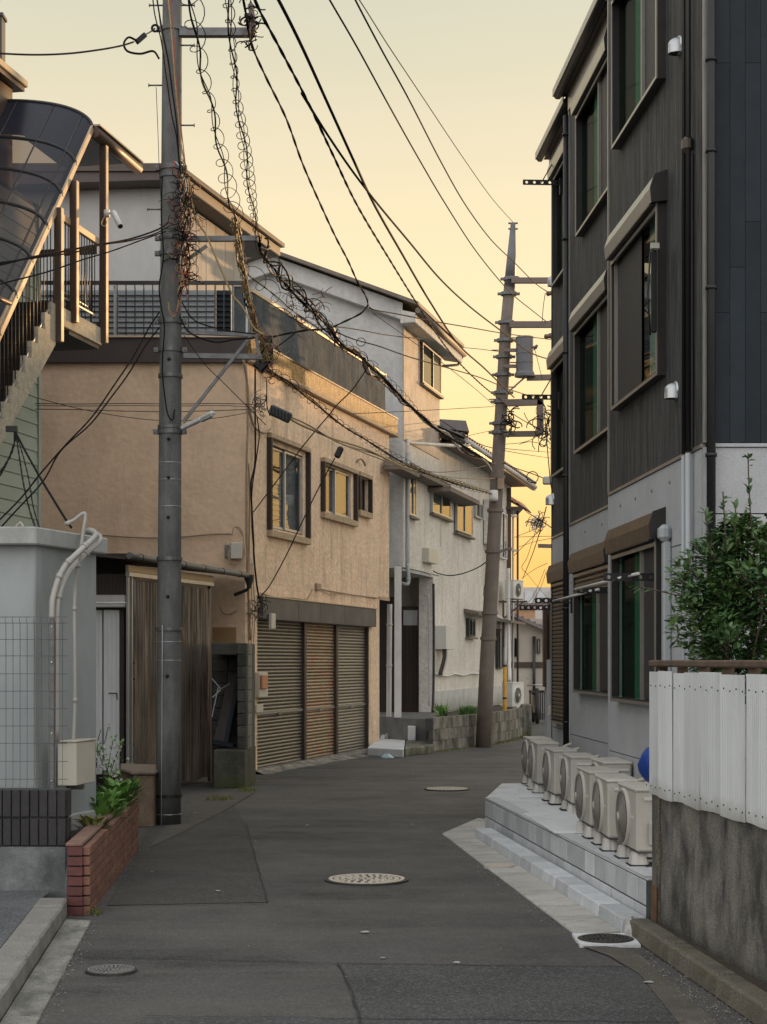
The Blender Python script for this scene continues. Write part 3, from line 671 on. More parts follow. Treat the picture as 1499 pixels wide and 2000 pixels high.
for z in (1.62, 1.42, .62):
    g.tube([wC.pt(20.4, -.09, z), wC.pt(21.4, -.09, z - .03), wC.pt(22.6, -.09, z)], .012, 6)
obj('inner_rail', g, m_dark_brown, lt)
# back wall, end wall and inner dark
g = MB(); g.prism([(-6.5, 22.6), (-3.4, 22.6), (-3.4, 22.7), (-6.5, 22.7)], 0, 3.1); obj('back_wall', g, m_dark_brown, lt)
# shutter-like slatted inner panel above the beam
for k in range(14):
    x = fx(178, 20.6) + k * .034; g = MB(); g.box(x, x + .026, 20.6, 20.62, 2.36, 2.72); obj('panel_strip', g, m_brown_paint, lt)
g = MB(); g.box(fx(120, 20.3), fx(246, 20.3), 20.25, 20.4, EYE - (1186 - HY) / F * 20.3, EYE - (1162 - HY) / F * 20.3); obj('door_beam', g, m_white_paint, lt, bevel=.01)
g = MB(); g.box(fx(120, 20.2), fx(246, 20.2), 20.225, 20.25, 2.345, 2.36); obj('beam_track', g, m_alu, lt)
for a, b, yy, nm in ((165, 201, 20.5, 'sliding_door'), (203, 234, 20.44, 'sliding_door')):
    g = MB(); g.box(fx(a, yy), fx(b, yy), yy, yy + .04, .25, 2.27); dr = obj(nm, g, m_white_sheet, lt, bevel=.006)
    nrib = 3
    for k in range(nrib):
        x = fx(a, yy) + (fx(b, yy) - fx(a, yy)) * (k + .7) / (nrib + .4); g = MB(); g.box(x - .012, x + .012, yy - .012, yy, .3, 2.22); obj('rib', g, m_white_sheet, dr)
g = MB(); p = P(213, 1354, 20.42); g.bar(p, p + Vector((.10, 0, 0)), .012); g.bar(p + Vector((.10, 0, 0)), p + Vector((.105, 0, -.08)), .012); obj('door_handle', g, m_alu_dark, lt)
g = MB(); g.box(fx(234.5, 20.6), fx(246, 20.6), 20.46, 20.6, 0, 2.4); obj('dark_jamb', g, m_dark_brown, lt)
# ================================================================= GREEN SIDED APARTMENT BLOCK WITH COVERED STAIR
wB = Wall(-8.84, .2); wK = Wall(-7.74, .2)
bB = empty('apartment_building', wB.pt(16, -2, 0), 'pale green clapboard apartment block with a covered outside stair', 'building')
a, b, b2 = wB.pt(9.0, -.03, 0), wB.pt(21.72, -.03, 0), wB.pt(21.0, -.03, 0)
g = MB(); g.prism([(a.x, a.y), (b.x, b.y), (b.x - 4, b.y + .4), (a.x - 4, a.y)], 0, 7.6); obj('wall', g, m_mortar, bB)
g = MB(); g.prism([(a.x, a.y), (b2.x, b2.y), (b2.x - 4, b2.y + .4), (a.x - 4, a.y)], 7.601, 8.84); obj('upper_wall', g, m_brown_rail, bB)
bd = MB().hexa([wB.pt(9, 0, 0) - wB.pt(9, 0, 0), wB.pt(21.75, 0, 0) - wB.pt(9, 0, 0), wB.pt(21.75, .022, 0) - wB.pt(9, 0, 0), wB.pt(9, .022, 0) - wB.pt(9, 0, 0),
                Vector((0, 0, .172)), wB.pt(21.75, 0, .172) - wB.pt(9, 0, 0), wB.pt(21.75, .01, .172) - wB.pt(9, 0, 0), wB.pt(9, .01, .172) - wB.pt(9, 0, 0)]).mesh('siding_board')
bd.materials.append(m_siding_green)
z = 1.9
while z < 7.5:
    inst('siding_board', bd, bB, wB.pt(9, -.028, z)); z += .176
g = MB(); g.wbox(wB, 21.725, 21.79, -.12, .012, 0, 7.6); obj('corner_trim', g, m_siding_green, bB)
g = MB(); g.wbox(wB, 14, 21.12, -.6, .08, 8.84, 8.90); obj('eave', g, m_brown_rail, bB)
g = MB(); g.wbox(wB, 14, 21.16, .02, .11, 8.901, 8.99); obj('eave_gutter', g, m_beige_rail, bB, bevel=.01)
g = MB(); x = fx(-6, 21); g.box(x - .09, x + .09, 20.9, 21.1, 8.9, 9.72); g.box(x - .11, x + .11, 20.88, 21.12, 9.72, 9.76); obj('vent_stack', g, m_alu_dark, bB)

stt = empty('outside_staircase', wK.pt(19, -.5, 4), 'beige outside staircase climbing under a curved smoked canopy', 'staircase')
Ya, Za = 19.40, 5.70
steps = []
for k in range(12):
    Y = Ya - .185 * k; z = Za - .2 * k
    steps += [(Y, z), (Y - .185, z)]        # riser top then tread run; sawtooth descending toward the viewer
prof = [(19.56, 5.60), (19.56, 5.82), (Ya, 5.82)]
for k in range(12):
    Y = Ya - .185 * k; z = 5.66 - .2 * k
    prof += [(Y, z), (Y - .185, z)]
ye, ze = prof[-1]
prof += [(ye, ze - .25), (19.52, 5.34)]
def stringer(t, nm):
    g = MB(); pts = [wK.pt(Y, t, z) for Y, z in prof]; g.extrude(pts, wK.n * -.06); return obj(nm, g, m_stair, stt)
stringer(0, 'stringer'); stringer(-1.0, 'stringer')
for k in range(12):
    Y = Ya - .185 * k; z = 5.66 - .2 * k
    g = MB(); g.wbox(wK, Y - .2, Y, -1.0, -.061, z - .03, z); obj('stair_tread', g, m_brown_paint, stt)
    g = MB(); g.wbox(wK, Y - .006, Y + .006, -1.0, -.061, z - .0, z + .17); obj('stair_riser', g, m_dark_brown, stt)
g = MB(); g.wbox(wK, 19.565, 20.99, -1.1, 0, 5.61, 5.83); obj('landing', g, m_stair, stt, bevel=.008)
g = MB(); g.wbox(wK, 20.0, 20.97, -1.05, -.03, 5.56, 5.609); obj('landing_soffit', g, m_mortar, stt)
# brown louvred screen at the back of the lower flight
g = MB()
for k in range(22):
    g.wbox(wK, 15.2, 19.5, -1.09, -1.075, 3.2 + k * .11, 3.2 + k * .11 + .095)
obj('back_screen', g, m_brown_paint, stt, kind='stuff')
g = MB(); g.wbox(wK, 15.2, 19.5, -1.1, -1.091, 3.2, 5.62); obj('screen_backing', g, m_dark_brown, stt)
# hand rail, foot rail, balusters
def on(Y, z, t=-.03): return wK.pt(Y, t, z)
slope = .2 / .185
hr = lambda Y: 6.83 + (Y - 19.45) * 1.13
g = MB(); g.bar(on(16.6, hr(16.6)), on(19.55, hr(19.55)), .05, .085); obj('hand_rail', g, m_beige_rail, stt, bevel=.006)
fr = lambda Y: 5.78 + (Y - 19.42) * slope
g = MB(); g.bar(on(16.8, fr(16.8)), on(19.5, fr(19.5)), .02, .02); obj('foot_rail', g, m_alu, stt)
Y = 16.9
m = MB().cyl((0, 0, 0), (0, 0, 1), .0065, 6).mesh('baluster'); m.materials.append(m_alu_dark)
while Y < 19.5:
    inst('baluster', m, stt, on(Y, fr(Y)), scale=(1, 1, hr(Y) - fr(Y))); Y += .098
for (pa, pb) in ((19.72, 20.02), (20.1, 20.92)):
    pass
g = MB(); g.bar(on(19.65, 6.90), on(20.92, 6.90), .05, .085); obj('hand_rail', g, m_beige_rail, stt, bevel=.006)
g = MB(); g.bar(on(19.65, 5.96), on(20.92, 5.96), .02, .02); obj('foot_rail', g, m_alu, stt)
g = MB(); g.bar(on(20.96, 6.80, -.95), on(20.96, 6.80, -.05), .05, .085); obj('hand_rail', g, m_brown_rail, stt, bevel=.006)
Y = 19.72
while Y < 20.9:
    inst('baluster', m, stt, on(Y, 5.96), scale=(1, 1, .93)); Y += .085
t = -.12
while t > -1.0:
    inst('baluster', m, stt, wK.pt(20.95, t, 5.84), scale=(1, 1, .95)); t -= .085
for px, z0, z1 in ((112, 5.38, 6.95), (142, 5.70, 7.40), (200, 5.64, 8.12)):
    Y = wK.Y(px); g = MB(); g.wbox(wK, Y - .04, Y + .04, -.02, .06, z0, z1); q = obj('stair_post', g, m_brown_rail, stt, bevel=.004)
    g = MB(); g.wbox(wK, Y - .028, Y + .045, .061, .069, z0 + .01, z1); obj('lit_post_face', g, m_beige_rail, q)  # beige strip puts the sunlit side of the post into colour
    g = MB(); g.wbox(wK, Y - .06, Y + .04, -.05, -.021, z0 + .10, z0 + .26); obj('post_bracket', g, m_dark_brown, q)
g = MB(); p0 = on(20.6, 6.02, -.04); p1 = on(19.6, 6.03, -.04); g.tube([p0, p1], .012, 6); obj('skirting_rail', g, m_alu, stt)

# canopy: quarter barrel over the flight
cn = empty('stair_canopy', wK.pt(19, -.6, 6.5), 'curved smoked plastic canopy on bronze ribs over the outside stair', 'canopy')
def beam(s_):          # s_=0 top end, 1 at the frame edge and beyond
    a = P(181, 250, 20.67); b = P(0, 655, 18.0); return a.lerp(b, s_)
def arch(s_, k, n=10):
    p = beam(s_); th = k / n * math.pi / 2
    w, h = 1.35, .42
    return p + Vector((-.98, .196, 0)) * (w * (1 - math.cos(th)) ** .95) + Vector((0, 0, h * math.sin(th) ** .9)) if k else p
g = MB(); ns = 24; n = 10; S0, S1 = -.0, 1.75
for i in range(ns):
    s0, s1 = S0 + (S1 - S0) * i / ns, S0 + (S1 - S0) * (i + 1) / ns
    for k in range(n):
        g.quad(arch(s0, k), arch(s1, k), arch(s1, k + 1), arch(s0, k + 1), True)
obj('canopy_sheet', g, m_smoke, cn)
g = MB()
for i in range(3):
    for k in range(n):
        dn = Vector((0, 0, -.012)); s0, s1 = -.01 + .064 * i, -.01 + .064 * (i + 1)
        g.quad(arch(s0, k) + dn, arch(s1, k) + dn, arch(s1, k + 1) + dn, arch(s0, k + 1) + dn, True)
obj('end_panel', g, M('navy_canopy_panel', (.035, .04, .055), .3, .15, 3, .05, 20), cn)
for s_ in (0.0, .20, .36, .52, .68, .84, 1.0, 1.18, 1.43, 1.7):
    g = MB().tube([arch(s_, k * .5, 10) + Vector((0, 0, -.005)) for k in range(21)], .024, 6); obj('rib', g, m_alu_dark, cn)
for k_ in (2.6, 5.5, 8.2):
    g = MB().tube([arch(S0 + (S1 - S0) * i / 8, k_) for i in range(9)], .011, 6); obj('purlin', g, m_alu_dark, cn)
g = MB(); g.bar(beam(-.01), beam(1.75), .03, .065); obj('edge_beam', g, m_beige_rail, cn)
g = MB(); g.bar(beam(.0) + Vector((-.05, 0, -.02)), beam(1.75) + Vector((-.05, 0, -.02)), .05, .08); obj('edge_profile', g, m_alu_dark, cn)
g = MB(); p = P(-20, 575, 17.7); q = P(20, 592, 18.1); g.tube([p, q], .03, 8); obj('gutter_end', g, m_brown_rail, cn)
# horizontal gutter over the landing
g = MB(); A = wK.pt(20.68, .02, 8.20); B = wK.pt(22.24, .02, 8.20); g.tube([A, B], .075, 10); obj('landing_gutter', g, m_brown_rail, cn)
g = MB(); g.bar(A + Vector((.03, 0, .085)), B + Vector((.03, 0, .085)), .09, .02); obj('gutter_lip', g, m_beige_rail, cn)
g = MB(); g.wbox(wK, 20.7, 21.9, -.9, -.07, 8.17, 8.21); obj('landing_roof', g, m_alu_dark, cn)

# security camera on the stair post
cc = empty('security_camera', P(205, 420, 20.9), 'white bullet security camera on the tall brown stair post', 'camera')
p = P(208, 417, 20.86)
obj('mount', MB().cyl(p + Vector((-.02, 0, 0)), p + Vector((.045, 0, 0)), .05, 16), m_white_paint, cc)
q = P(222, 415, 20.8); obj('arm', MB().tube([p + Vector((.04, 0, 0)), q, q + Vector((.015, -.02, -.03))], .014, 8), m_white_paint, cc)
q1, q2 = P(222, 414, 20.79), P(236, 442, 20.6); g = MB().tube([q1, q1.lerp(q2, .1), q2], [.03, .036, .036], 12); obj('housing', g, m_white_paint, cc)
q3 = q2 + (q2 - q1).normalized() * .008; obj('lens', MB().tube([q2, q3], .03, 12), m_steel_dark, cc)
g = MB().tube(smoothpath([p + Vector((0, -.03, -.02)), P(199, 436, 20.86), P(206, 442, 20.86), P(210, 432, 20.86)]), .006, 6); obj('lead', g, m_beige_rail, cc)
# ================================================================= TAN CORNER HOUSE WITH SHUTTERS
wO = Wall(-8.458, .27)
Oc = wO.pt(23.97, 0, 0)
oh = empty('corner_house', (-3.5, 26, 0), 'tan rendered corner house with three brown roller shutters and rooftop railing', 'building')
YL, YU, YP = wO.Y(742), wO.Y(761), wO.Y(771)
def plan(w, Y0, Y1, t, back=4.6):
    a, b = w.pt(Y0, t, 0), w.pt(Y1, t, 0); return [(a.x, a.y), (b.x, b.y), (b.x - back, b.y + .3), (a.x - back, a.y)]
s0, s1 = wO.Y(503.5), wO.Y(722)
ZS = 2.26
# ground floor: piers and recess behind the shutters
g = MB(); a, b, c, d = wO.pt(23.97, 0, 0), wO.pt(s0, 0, 0), wO.pt(s0, -.18, 0), wO.pt(23.97, -4.6, 0)
g.prism([(a.x, a.y), (b.x, b.y), (c.x, c.y), (a.x - 4.6, a.y + .9), (a.x - 4.6, a.y)], 0, 2.8); obj('wall', g, m_orange_front, oh)
g = MB(); g.wbox(wO, s1, YL, -.3, 0, 0, 2.8); obj('wall', g, m_orange_front, oh)
g = MB(); g.wbox(wO, s0 + .001, s1 - .001, -.22, -.16, 0, 2.3); obj('shutter_recess', g, m_interior, oh)
g = MB(); g.wbox(wO, s0 + .001, s1 - .001, -.3, 0, ZS, 2.8); obj('wall', g, m_orange_front, oh)
# upper floor
front = MB()
ZT = 5.93
W1 = (wO.Y(522), wO.Y(600), 3.50, 5.05); W2 = (wO.Y(627), wO.Y(693), 4.0, 5.0); W3 = (wO.Y(697), wO.Y(721.5), 4.22, 5.0)
Wi = [(wO.Y(533.5), wO.Y(592), 3.64, 4.90), (wO.Y(636), wO.Y(686), 4.12, 4.90), (wO.Y(699), wO.Y(719), 4.33, 4.92)]
cuts = sorted([23.975] + [q for w in Wi for q in w[:2]] + [YU])
for i in range(len(cuts) - 1):
    a, b = cuts[i], cuts[i + 1]; wi = [w for w in Wi if abs(w[0] - a) < 1e-6]
    if wi:
        front.wbox(wO, a, b, -.16, 0, 2.801, wi[0][2]); front.wbox(wO, a, b, -.16, 0, wi[0][3], ZT)
    else: front.wbox(wO, a, b, -.16, 0, 2.801, ZT)
obj('front_wall', front, m_orange_front, oh)
g = MB(); a = wO.pt(23.97, -.0, 0); g.prism([(a.x, a.y - .0), (a.x - .045, a.y + .12), (a.x - 5, a.y + .12), (a.x - 5, a.y - .0)], 2.801, ZT); obj('side_wall', g, m_orange, oh)
g = MB(); g.prism(plan(wO, 24.1, YU, -.30, 4.4), 2.802, ZT - .01); obj('core', g, m_interior, oh)
g = MB(); g.prism([(a.x + .0, a.y - .003), (a.x, a.y + .02), (a.x - 5, a.y + .02), (a.x - 5, a.y - .003)], 0, 2.80); obj('side_wall', g, m_orange, oh)
g = MB(); g.wbox(wO, YL - .03, YU + .002, -.02, .012, 2.78, 2.84); obj('floor_ledge', g, m_window_hood, oh)
# recessed panel low on the side wall
g = MB(); g.box(fx(416, 23.9), fx(462, 23.9), 23.935, 23.965, 1.7, EYE - (1225 - HY) / F * 23.95); obj('side_hatch', g, M('ochre_hatch', (.30, .185, .08), .8, .1, 4, .1, 50), oh, bevel=.006)
# parapet
g = MB(); g.wbox(wO, 24.03, YP, -.2, .07, 6.0, 6.275); obj('parapet', g, m_band, oh)
g = MB(); g.wbox(wO, 24.03, YP + .01, -.2, .10, 5.935, 5.998); obj('parapet_ledge', g, m_window_hood, oh, bevel=.01)
g = MB(); g.wbox(wO, 24.02, YP + .005, -.21, .085, 6.277, 6.30); obj('coping', g, m_brown_fascia, oh)
g = MB(); g.box(-7.6, Oc.x + .035, 23.90, 24.02, 5.92, 6.272); obj('side_fascia', g, m_brown_fascia, oh)
g = MB(); g.box(-7.6, Oc.x + .05, 23.87, 24.02, 6.274, 6.30); obj('fascia_cap', g, m_beige_rail, oh)
g = MB(); g.prism(plan(wO, 24.1, YP, -.22, 5), 5.94, 6.2); obj('roof_deck', g, m_conc, oh)
# windows ---------------------------------------------------------------
def hood(w, Y0, Y1, z0, z1, t=.08, th=.05, mat=m_window_hood, side=m_dark_brown, nm='window_frame', parent=oh):
    f = MB(); f.wbox(w, Y0, Y1, .0, t, z1 - th * 1.5, z1); o = obj(nm, f, mat, parent, bevel=.006)
    f = MB(); f.wbox(w, Y0, Y1, .0, t, z0, z0 + th * 2); obj('window_sill', f, mat, parent, bevel=.006)
    for (a, b) in ((Y0 + .0, Y0 + .055), (Y1 - .06, Y1)):
        g = MB(); g.wbox(w, a, b, .0, t - .004, z0 + th * 2 + .001, z1 - th * 1.5 - .001); obj('frame_cheek', g, side, o)
    return o
for (a, w) in ((W1, Wi[0]), (W2, Wi[1]), (W3, Wi[2])):
    hood(wO, a[0], a[1], a[2], a[3])
    g = MB()
    g.wbox(wO, w[0], w[1], -.13, -.125, w[2], w[3]); obj('window_backing', g, m_interior, oh)
def sash(w, Y0, Y1, z0, z1, t, mat=m_alu, th=.028, glass=m_glass, parent=oh, curtain=None, mid=0, nm='window_sash'):
    f = MB()
    f.wbox(w, Y0, Y1, t - .02, t + .015, z0, z0 + th * 1.3); f.wbox(w, Y0, Y1, t - .02, t + .015, z1 - th, z1)
    f.wbox(w, Y0, Y0 + th * 1.6, t - .02, t + .015, z0 + th * 1.3, z1 - th); f.wbox(w, Y1 - th * 1.6, Y1, t - .02, t + .015, z0 + th * 1.3, z1 - th)
    o = obj(nm, f, mat, parent)
    g = MB(); g.wbox(w, Y0 + th * 1.6, Y1 - th * 1.6, t - .004, t, z0 + th * 1.3, z1 - th); obj('pane', g, glass, o)
    if curtain:
        g = MB(); n = 14
        for i in range(n):
            ya, yb = Y0 + (Y1 - Y0) * i / n, Y0 + (Y1 - Y0) * (i + 1) / n
            ta, tb = t - .07 + .012 * math.sin(i * 2.2), t - .07 + .012 * math.sin((i + 1) * 2.2)
            g.quad(w.pt(ya, ta, z0), w.pt(yb, tb, z0), w.pt(yb, tb, z1), w.pt(ya, ta, z1), True)
        obj('curtain', g, curtain, o)
    return o
w = Wi[0]; ym = wO.Y(559)
sash(wO, w[0] + .01, ym + .08, w[2] + .02, w[3] - .02, -.06, glass=m_glass_bright)
for k in range(9):
    z = w[2] + .06 + k * .085; g = MB(); g.hexa([wO.pt(w[0] + .06, -.085, z), wO.pt(ym, -.085, z), wO.pt(ym, -.06, z + .01), wO.pt(w[0] + .06, -.06, z + .01), wO.pt(w[0] + .06, -.105, z + .07), wO.pt(ym, -.105, z + .07), wO.pt(ym, -.1, z + .075), wO.pt(w[0] + .06, -.1, z + .075)]); obj('louvre_slat', g, m_louver, oh)
sash(wO, ym, w[1] - .01, w[2] + .02, w[3] - .02, -.03, glass=m_glass_wob, curtain=m_frost)
w = Wi[1]; ym = wO.Y(657)
sash(wO, w[0] + .01, ym + .06, w[2] + .01, w[3] - .01, -.07, glass=m_glass_bright, curtain=m_curtain_white)
sash(wO, ym, w[1] - .01, w[2] + .01, w[3] - .01, -.03, glass=m_glass, curtain=m_frost)
w = Wi[2]
sash(wO, w[0] + .02, w[1] - .02, w[2] + .01, w[3] - .01, -.06, mat=m_alu_dark, glass=m_glass, curtain=m_interior)
g = MB(); p = wO.pt(wO.Y(705), -.02, 4.36); g.lathe([(.0, 0), (.02, 0), (.022, .05), (.01, .07), (.01, .1), (0, .1)], p, 10); obj('bottle', g, m_white_paint, None, 'tiny white bottle on the sill of the narrowest tan house window', 'bottle')
# header sheet and roller shutters --------------------------------------
hp = [s0 + .0, wO.Y(573), wO.Y(616), wO.Y(665), wO.Y(727)]
for i in range(4):
    g = MB(); g.wbox(wO, hp[i] + .006, hp[i + 1] - .006, .002, .09, 2.262, 2.585); obj('header_panel', g, m_slate, oh, bevel=.004)
g = MB(); g.wbox(wO, s0 - .02, wO.Y(728), 0.0, .105, 2.588, 2.603); obj('header_flashing', g, m_beige_rail, oh)
bays = [(s0 + .015, wO.Y(599.5), m_shutter, 'dark brown roller shutter'), (wO.Y(603.5), wO.Y(661.5), m_shutter_tinted, 'roller shutter with red and green reflections in its colour'), (wO.Y(665), s1 - .03, m_shutter_pale, 'paler brown roller shutter')]
for (Y0, Y1, mt, lb) in bays:
    e = empty('roller_shutter', wO.pt((Y0 + Y1) / 2, -.06, .05)); e.parent = oh; e.location = LOC[e] - LOC[oh]; e['label'] = lb
    A = wO.pt(Y0, -.10, 0); B = wO.pt(Y1, -.10, 0) - A; n_ = wO.n
    me = MB(); pr = [(0, 0), (.022, .006), (.026, .020), (.020, .036), (.006, .046), (.0, .054)]
    for i in range(len(pr) - 1):
        o0, z0 = pr[i]; o1, z1 = pr[i + 1]; me.quad(n_ * o0 + Vector((0, 0, z0)), B + n_ * o0 + Vector((0, 0, z0)), B + n_ * o1 + Vector((0, 0, z1)), n_ * o1 + Vector((0, 0, z1)), i not in (0, 4))
    me = me.mesh('slat'); me.materials.append(mt)
    for k in range(41):
        inst('slat', me, e, A + Vector((0, 0, .05 + k * .054)))
    g = MB(); g.wbox(wO, Y0, Y1, -.095, -.055, .845, .875); obj('handle_bar', g, m_bronze_lt, e)
    g = MB(); p = wO.pt((Y0 + Y1) / 2, -.05, .835); g.box(p.x - .015, p.x + .015, p.y - .02, p.y + .02, p.z - .02, p.z + .03); obj('lock', g, m_bronze_lt, e)
    g = MB(); g.wbox(wO, Y0, Y1, -.11, -.06, .02, .049); obj('bottom_bar', g, m_alu_dark, e)
for px in (601.5, 663.3):
    Y = wO.Y(px); g = MB(); g.wbox(wO, Y - .055, Y + .055, -.12, -.03, .02, 2.26); obj('shutter_post', g, m_brown_paint, oh)
g = MB(); g.wbox(wO, s1 - .03, s1, -.16, -.01, .02, 2.26); obj('shutter_guide', g, m_brown_paint, oh)
# rough sill / apron in front
g = MB(); n = 26; Ya_, Yb_ = 24.15, YL + .1
ro = random.Random(5); prev = None
for i in range(n + 1):
    Y = Ya_ + (Yb_ - Ya_) * i / n
    w1 = .10 + .13 * (i / n) + ro.uniform(-.02, .03); w2 = w1 + .09 + .16 * i / n + ro.uniform(-.02, .05)
    q = [wO.pt(Y, -.2, .052), wO.pt(Y, w1 * .7, .056 + ro.uniform(-.006, .008)), wO.pt(Y, w1, .035 + ro.uniform(-.01, .01)), wO.pt(Y, w2, .004)]
    if prev:
        for k in range(3): g.quad(prev[k], q[k], q[k + 1], prev[k + 1])
    prev = q
obj('shutter_sill', g, M('broken_sill_concrete', (.27, .25, .215), .95, .3, 6, .8, 45, stain=(.08, .075, .06), st=.85, ss=(1, 1, 1), sth=(.42, .6), fine=.3, fs=100, cs=4), oh)
# small block and steps by the far end
# ---- rooftop railings
ra = Vector((0, 0, 0))
yA, yB = wO.Y(489), wO.Y(752)
g = MB(); g.wbox(wO, yA, yB, .0, .04, 6.985, 7.03); obj('top_rail', g, m_beige_rail, oh)
Y = yA; k = 0
while Y < yB:
    g = MB(); g.wbox(wO, Y, Y + .03, -.03, .0, 6.301, 6.98); obj('railing_post', g, m_alu, oh); Y += .98
g = MB(); ny = 70; nz = 8; ro = random.Random(3)
for i in range(ny):
    for k in range(nz):
        def q(i_, k_):
            Y = yA + (yB - yA) * i_ / ny; z = 6.31 + .67 * k_ / nz
            t = .022 + .012 * math.sin(Y * 5.1 + k_ * .3) + .02 * math.exp(-((Y - 26.6) ** 2) / .01) + .03 * math.exp(-((Y - 28.9) ** 2) / .02) + .02 * math.sin(Y * 23) * math.exp(-((Y - 28.8) ** 2) / .3) + (.03 * math.exp(-((Y - 30.2) ** 2) / .015))
            return wO.pt(Y, t, z - .01 * math.sin(Y * 3.3) * (k_ == nz))
        g.quad(q(i, k), q(i + 1, k), q(i + 1, k + 1), q(i, k + 1), True)
obj('shade_net', g, m_net, oh)
zr0, zr1 = 6.31, 7.10
g = MB(); g.box(-6.6, Oc.x - .0, 24.0, 24.05, 7.06, 7.11); obj('top_rail', g, m_alu_dark, oh)
x = fx(212, 24.02); i = 0
bm2 = MB().box(-.008, .008, 0, .012, 0, .75).mesh('railing_bar'); bm2.materials.append(m_alu_dark)
x = -4.6
while x < Oc.x - .1:
    inst('railing_bar', bm2, oh, (x, 24.01, 6.31)); x += .128
for (pa, pb, mt) in ((60, 228, m_blue_panel), (232, 318, m_blue_panel), (356, 420, m_blue_panel), (424, 452, m_siding_navy)):
    xa, xb = fx(pa, 24.2), fx(pb, 24.2); g = MB()
    for k in range(9):
        z = 6.32 + k * .077; g.hexa([(xa, 24.14, z), (xb, 24.14, z), (xb, 24.2, z), (xa, 24.2, z), (xa, 24.175, z + .076), (xb, 24.175, z + .076), (xb, 24.21, z + .076), (xa, 24.21, z + .076)])
    obj('screen_panel', g, mt, oh)
for px in (225, 330, 455):
    x = fx(px, 24.05); g = MB(); g.box(x - .014, x + .014, 24.04, 24.09, 6.3, 7.05); obj('railing_post', g, m_alu, oh)
x = fx(474, 24.05); g = MB(); g.box(fx(458, 24.05), Oc.x + .0, 24.055, 24.07, 6.31, 7.04); obj('corner_net', g, m_net, oh)
# ---- rooftop room
pr = empty('rooftop_room', (-4.4, 26.5, 6.2)); pr.parent = oh; pr.location = LOC[pr] - LOC[oh]
wR = Wall(-3.30 - .27 * 25.0, .27)
g = MB(); a = wR.pt(25, 0, 0); b = wR.pt(28.3, 0, 0); g.prism([(a.x, a.y), (b.x, b.y), (b.x - 5, b.y), (a.x - 5, a.y)], 6.2, 8.72); obj('room_wall', g, m_white_wall, pr)
m_rp = M('rooftop_wood_panel', (.36, .33, .28), .8, .1, 3, .2, 40, wave=(1, 1, .2), ss=(4, 4, .3), stain=(.25, .21, .16), st=.5, rnd=.06)
Y = 25.02
while Y < 28.2:
    g = MB(); g.wbox(wR, Y, Y + .40, .002, .02, 6.3, 8.7); obj('wall_panel', g, m_rp, pr, bevel=.006); Y += .413
g = MB(); x = wR.pt(25, 0, 0).x; g.box(x - .0, x + .03, 24.94, 25.0, 6.3, 8.72); obj('corner_trim', g, m_white_paint, pr)
rl = Wall(wR.c + .33, .27)
g = MB(); a, b = rl.pt(24.62, 0, 0), rl.pt(29.3, 0, 0)
g.hexa([(a.x - 5.5, a.y, 8.56), (a.x, a.y, 8.74), (b.x, b.y, 8.74), (b.x - 5.5, b.y, 8.56), (a.x - 5.5, a.y, 8.83), (a.x, a.y, 8.95), (b.x, b.y, 8.95), (b.x - 5.5, b.y, 8.83)]); obj('room_roof', g, M('roof_fascia', (.085, .065, .055), .55, .12, 4, .1, 40, stain=(.14, .11, .09), st=.4), pr, bevel=.01)
g = MB(); g.wbox(rl, 24.58, 29.33, -.03, .07, 8.90, 8.97); obj('verge_trim', g, m_bronze, pr)
g = MB(); g.box(a.x - 5.5, a.x, 24.58, 24.62, 8.86, 8.975); obj('verge_trim', g, m_bronze, pr)

# ---- wiring, pipes and boxes on the corner: each a thing that could be unscrewed
def wallpipe(pix, r, mat, label, cat='pipe', name='wall_pipe', t=.03, w=wO, n=5, rings=()):
    pts = []
    for px, py in pix:
        Y = w.Y(px, t); pts.append(w.pt(Y, t, 0)); pts[-1].z = EYE - (py - HY) / F * pts[-1].y
    pts = smoothpath(pts, n); e = empty(name, pts[-1] if pts[-1].z < pts[0].z else pts[0], label, cat)
    obj('run', MB().tube(pts, r, 6), mat, e); return e
wallpipe([(482, 712), (486, 800), (484, 900), (483, 1000), (485, 1100), (488, 1200), (490, 1250)], .014, m_tan_cable, 'tan conduit down the tan house corner edge', t=.02)
wallpipe([(487, 905), (489, 960), (488, 1060), (487, 1150), (490, 1248)], .012, m_tan_cable, 'second tan conduit beside the corner edge conduit', t=.025)
wallpipe([(476, 700), (484, 742), (489, 800), (497, 830), (508, 842), (520, 845), (530, 838)], .018, m_tan_cable, 'tan pipe looping from railing corner to the tall window head', t=.05)
wallpipe([(500, 720), (500, 800), (500, 900), (492, 945), (494, 1000), (497, 1060), (498, 1090), (503, 1140), (508, 1170)], .013, m_black_cable, 'thick black cable hanging down the tan house corner', 'cable', 'drop_cable', t=.06)
wallpipe([(504, 815), (508, 850), (502, 900), (494, 960), (494, 1030), (499, 1090)], .009, m_black_cable, 'thin black cable beside the thick corner cable', 'cable', 'drop_cable', t=.07)
wallpipe([(524, 740), (524, 790), (530, 812)], .008, m_black_cable, 'short black cable between splice case and black cable box', 'cable', 'drop_cable', t=.15)
wallpipe([(509, 1158), (540, 1166), (575, 1168), (600, 1170), (612, 1150)], .008, m_tan_cable, 'tan cable along the top of the shutter header', 'cable', 'wall_cable', t=.02)
wallpipe([(623, 1149), (650, 1155), (700, 1163), (742, 1168)], .010, m_tan_cable, 'straight tan conduit on the floor ledge over the shutters', t=.03)
wallpipe([(628, 1152), (645, 1160), (680, 1160), (735, 1169)], .006, m_tan_cable, 'sagging thin tan cable under the floor ledge conduit', 'cable', 'wall_cable', t=.03)
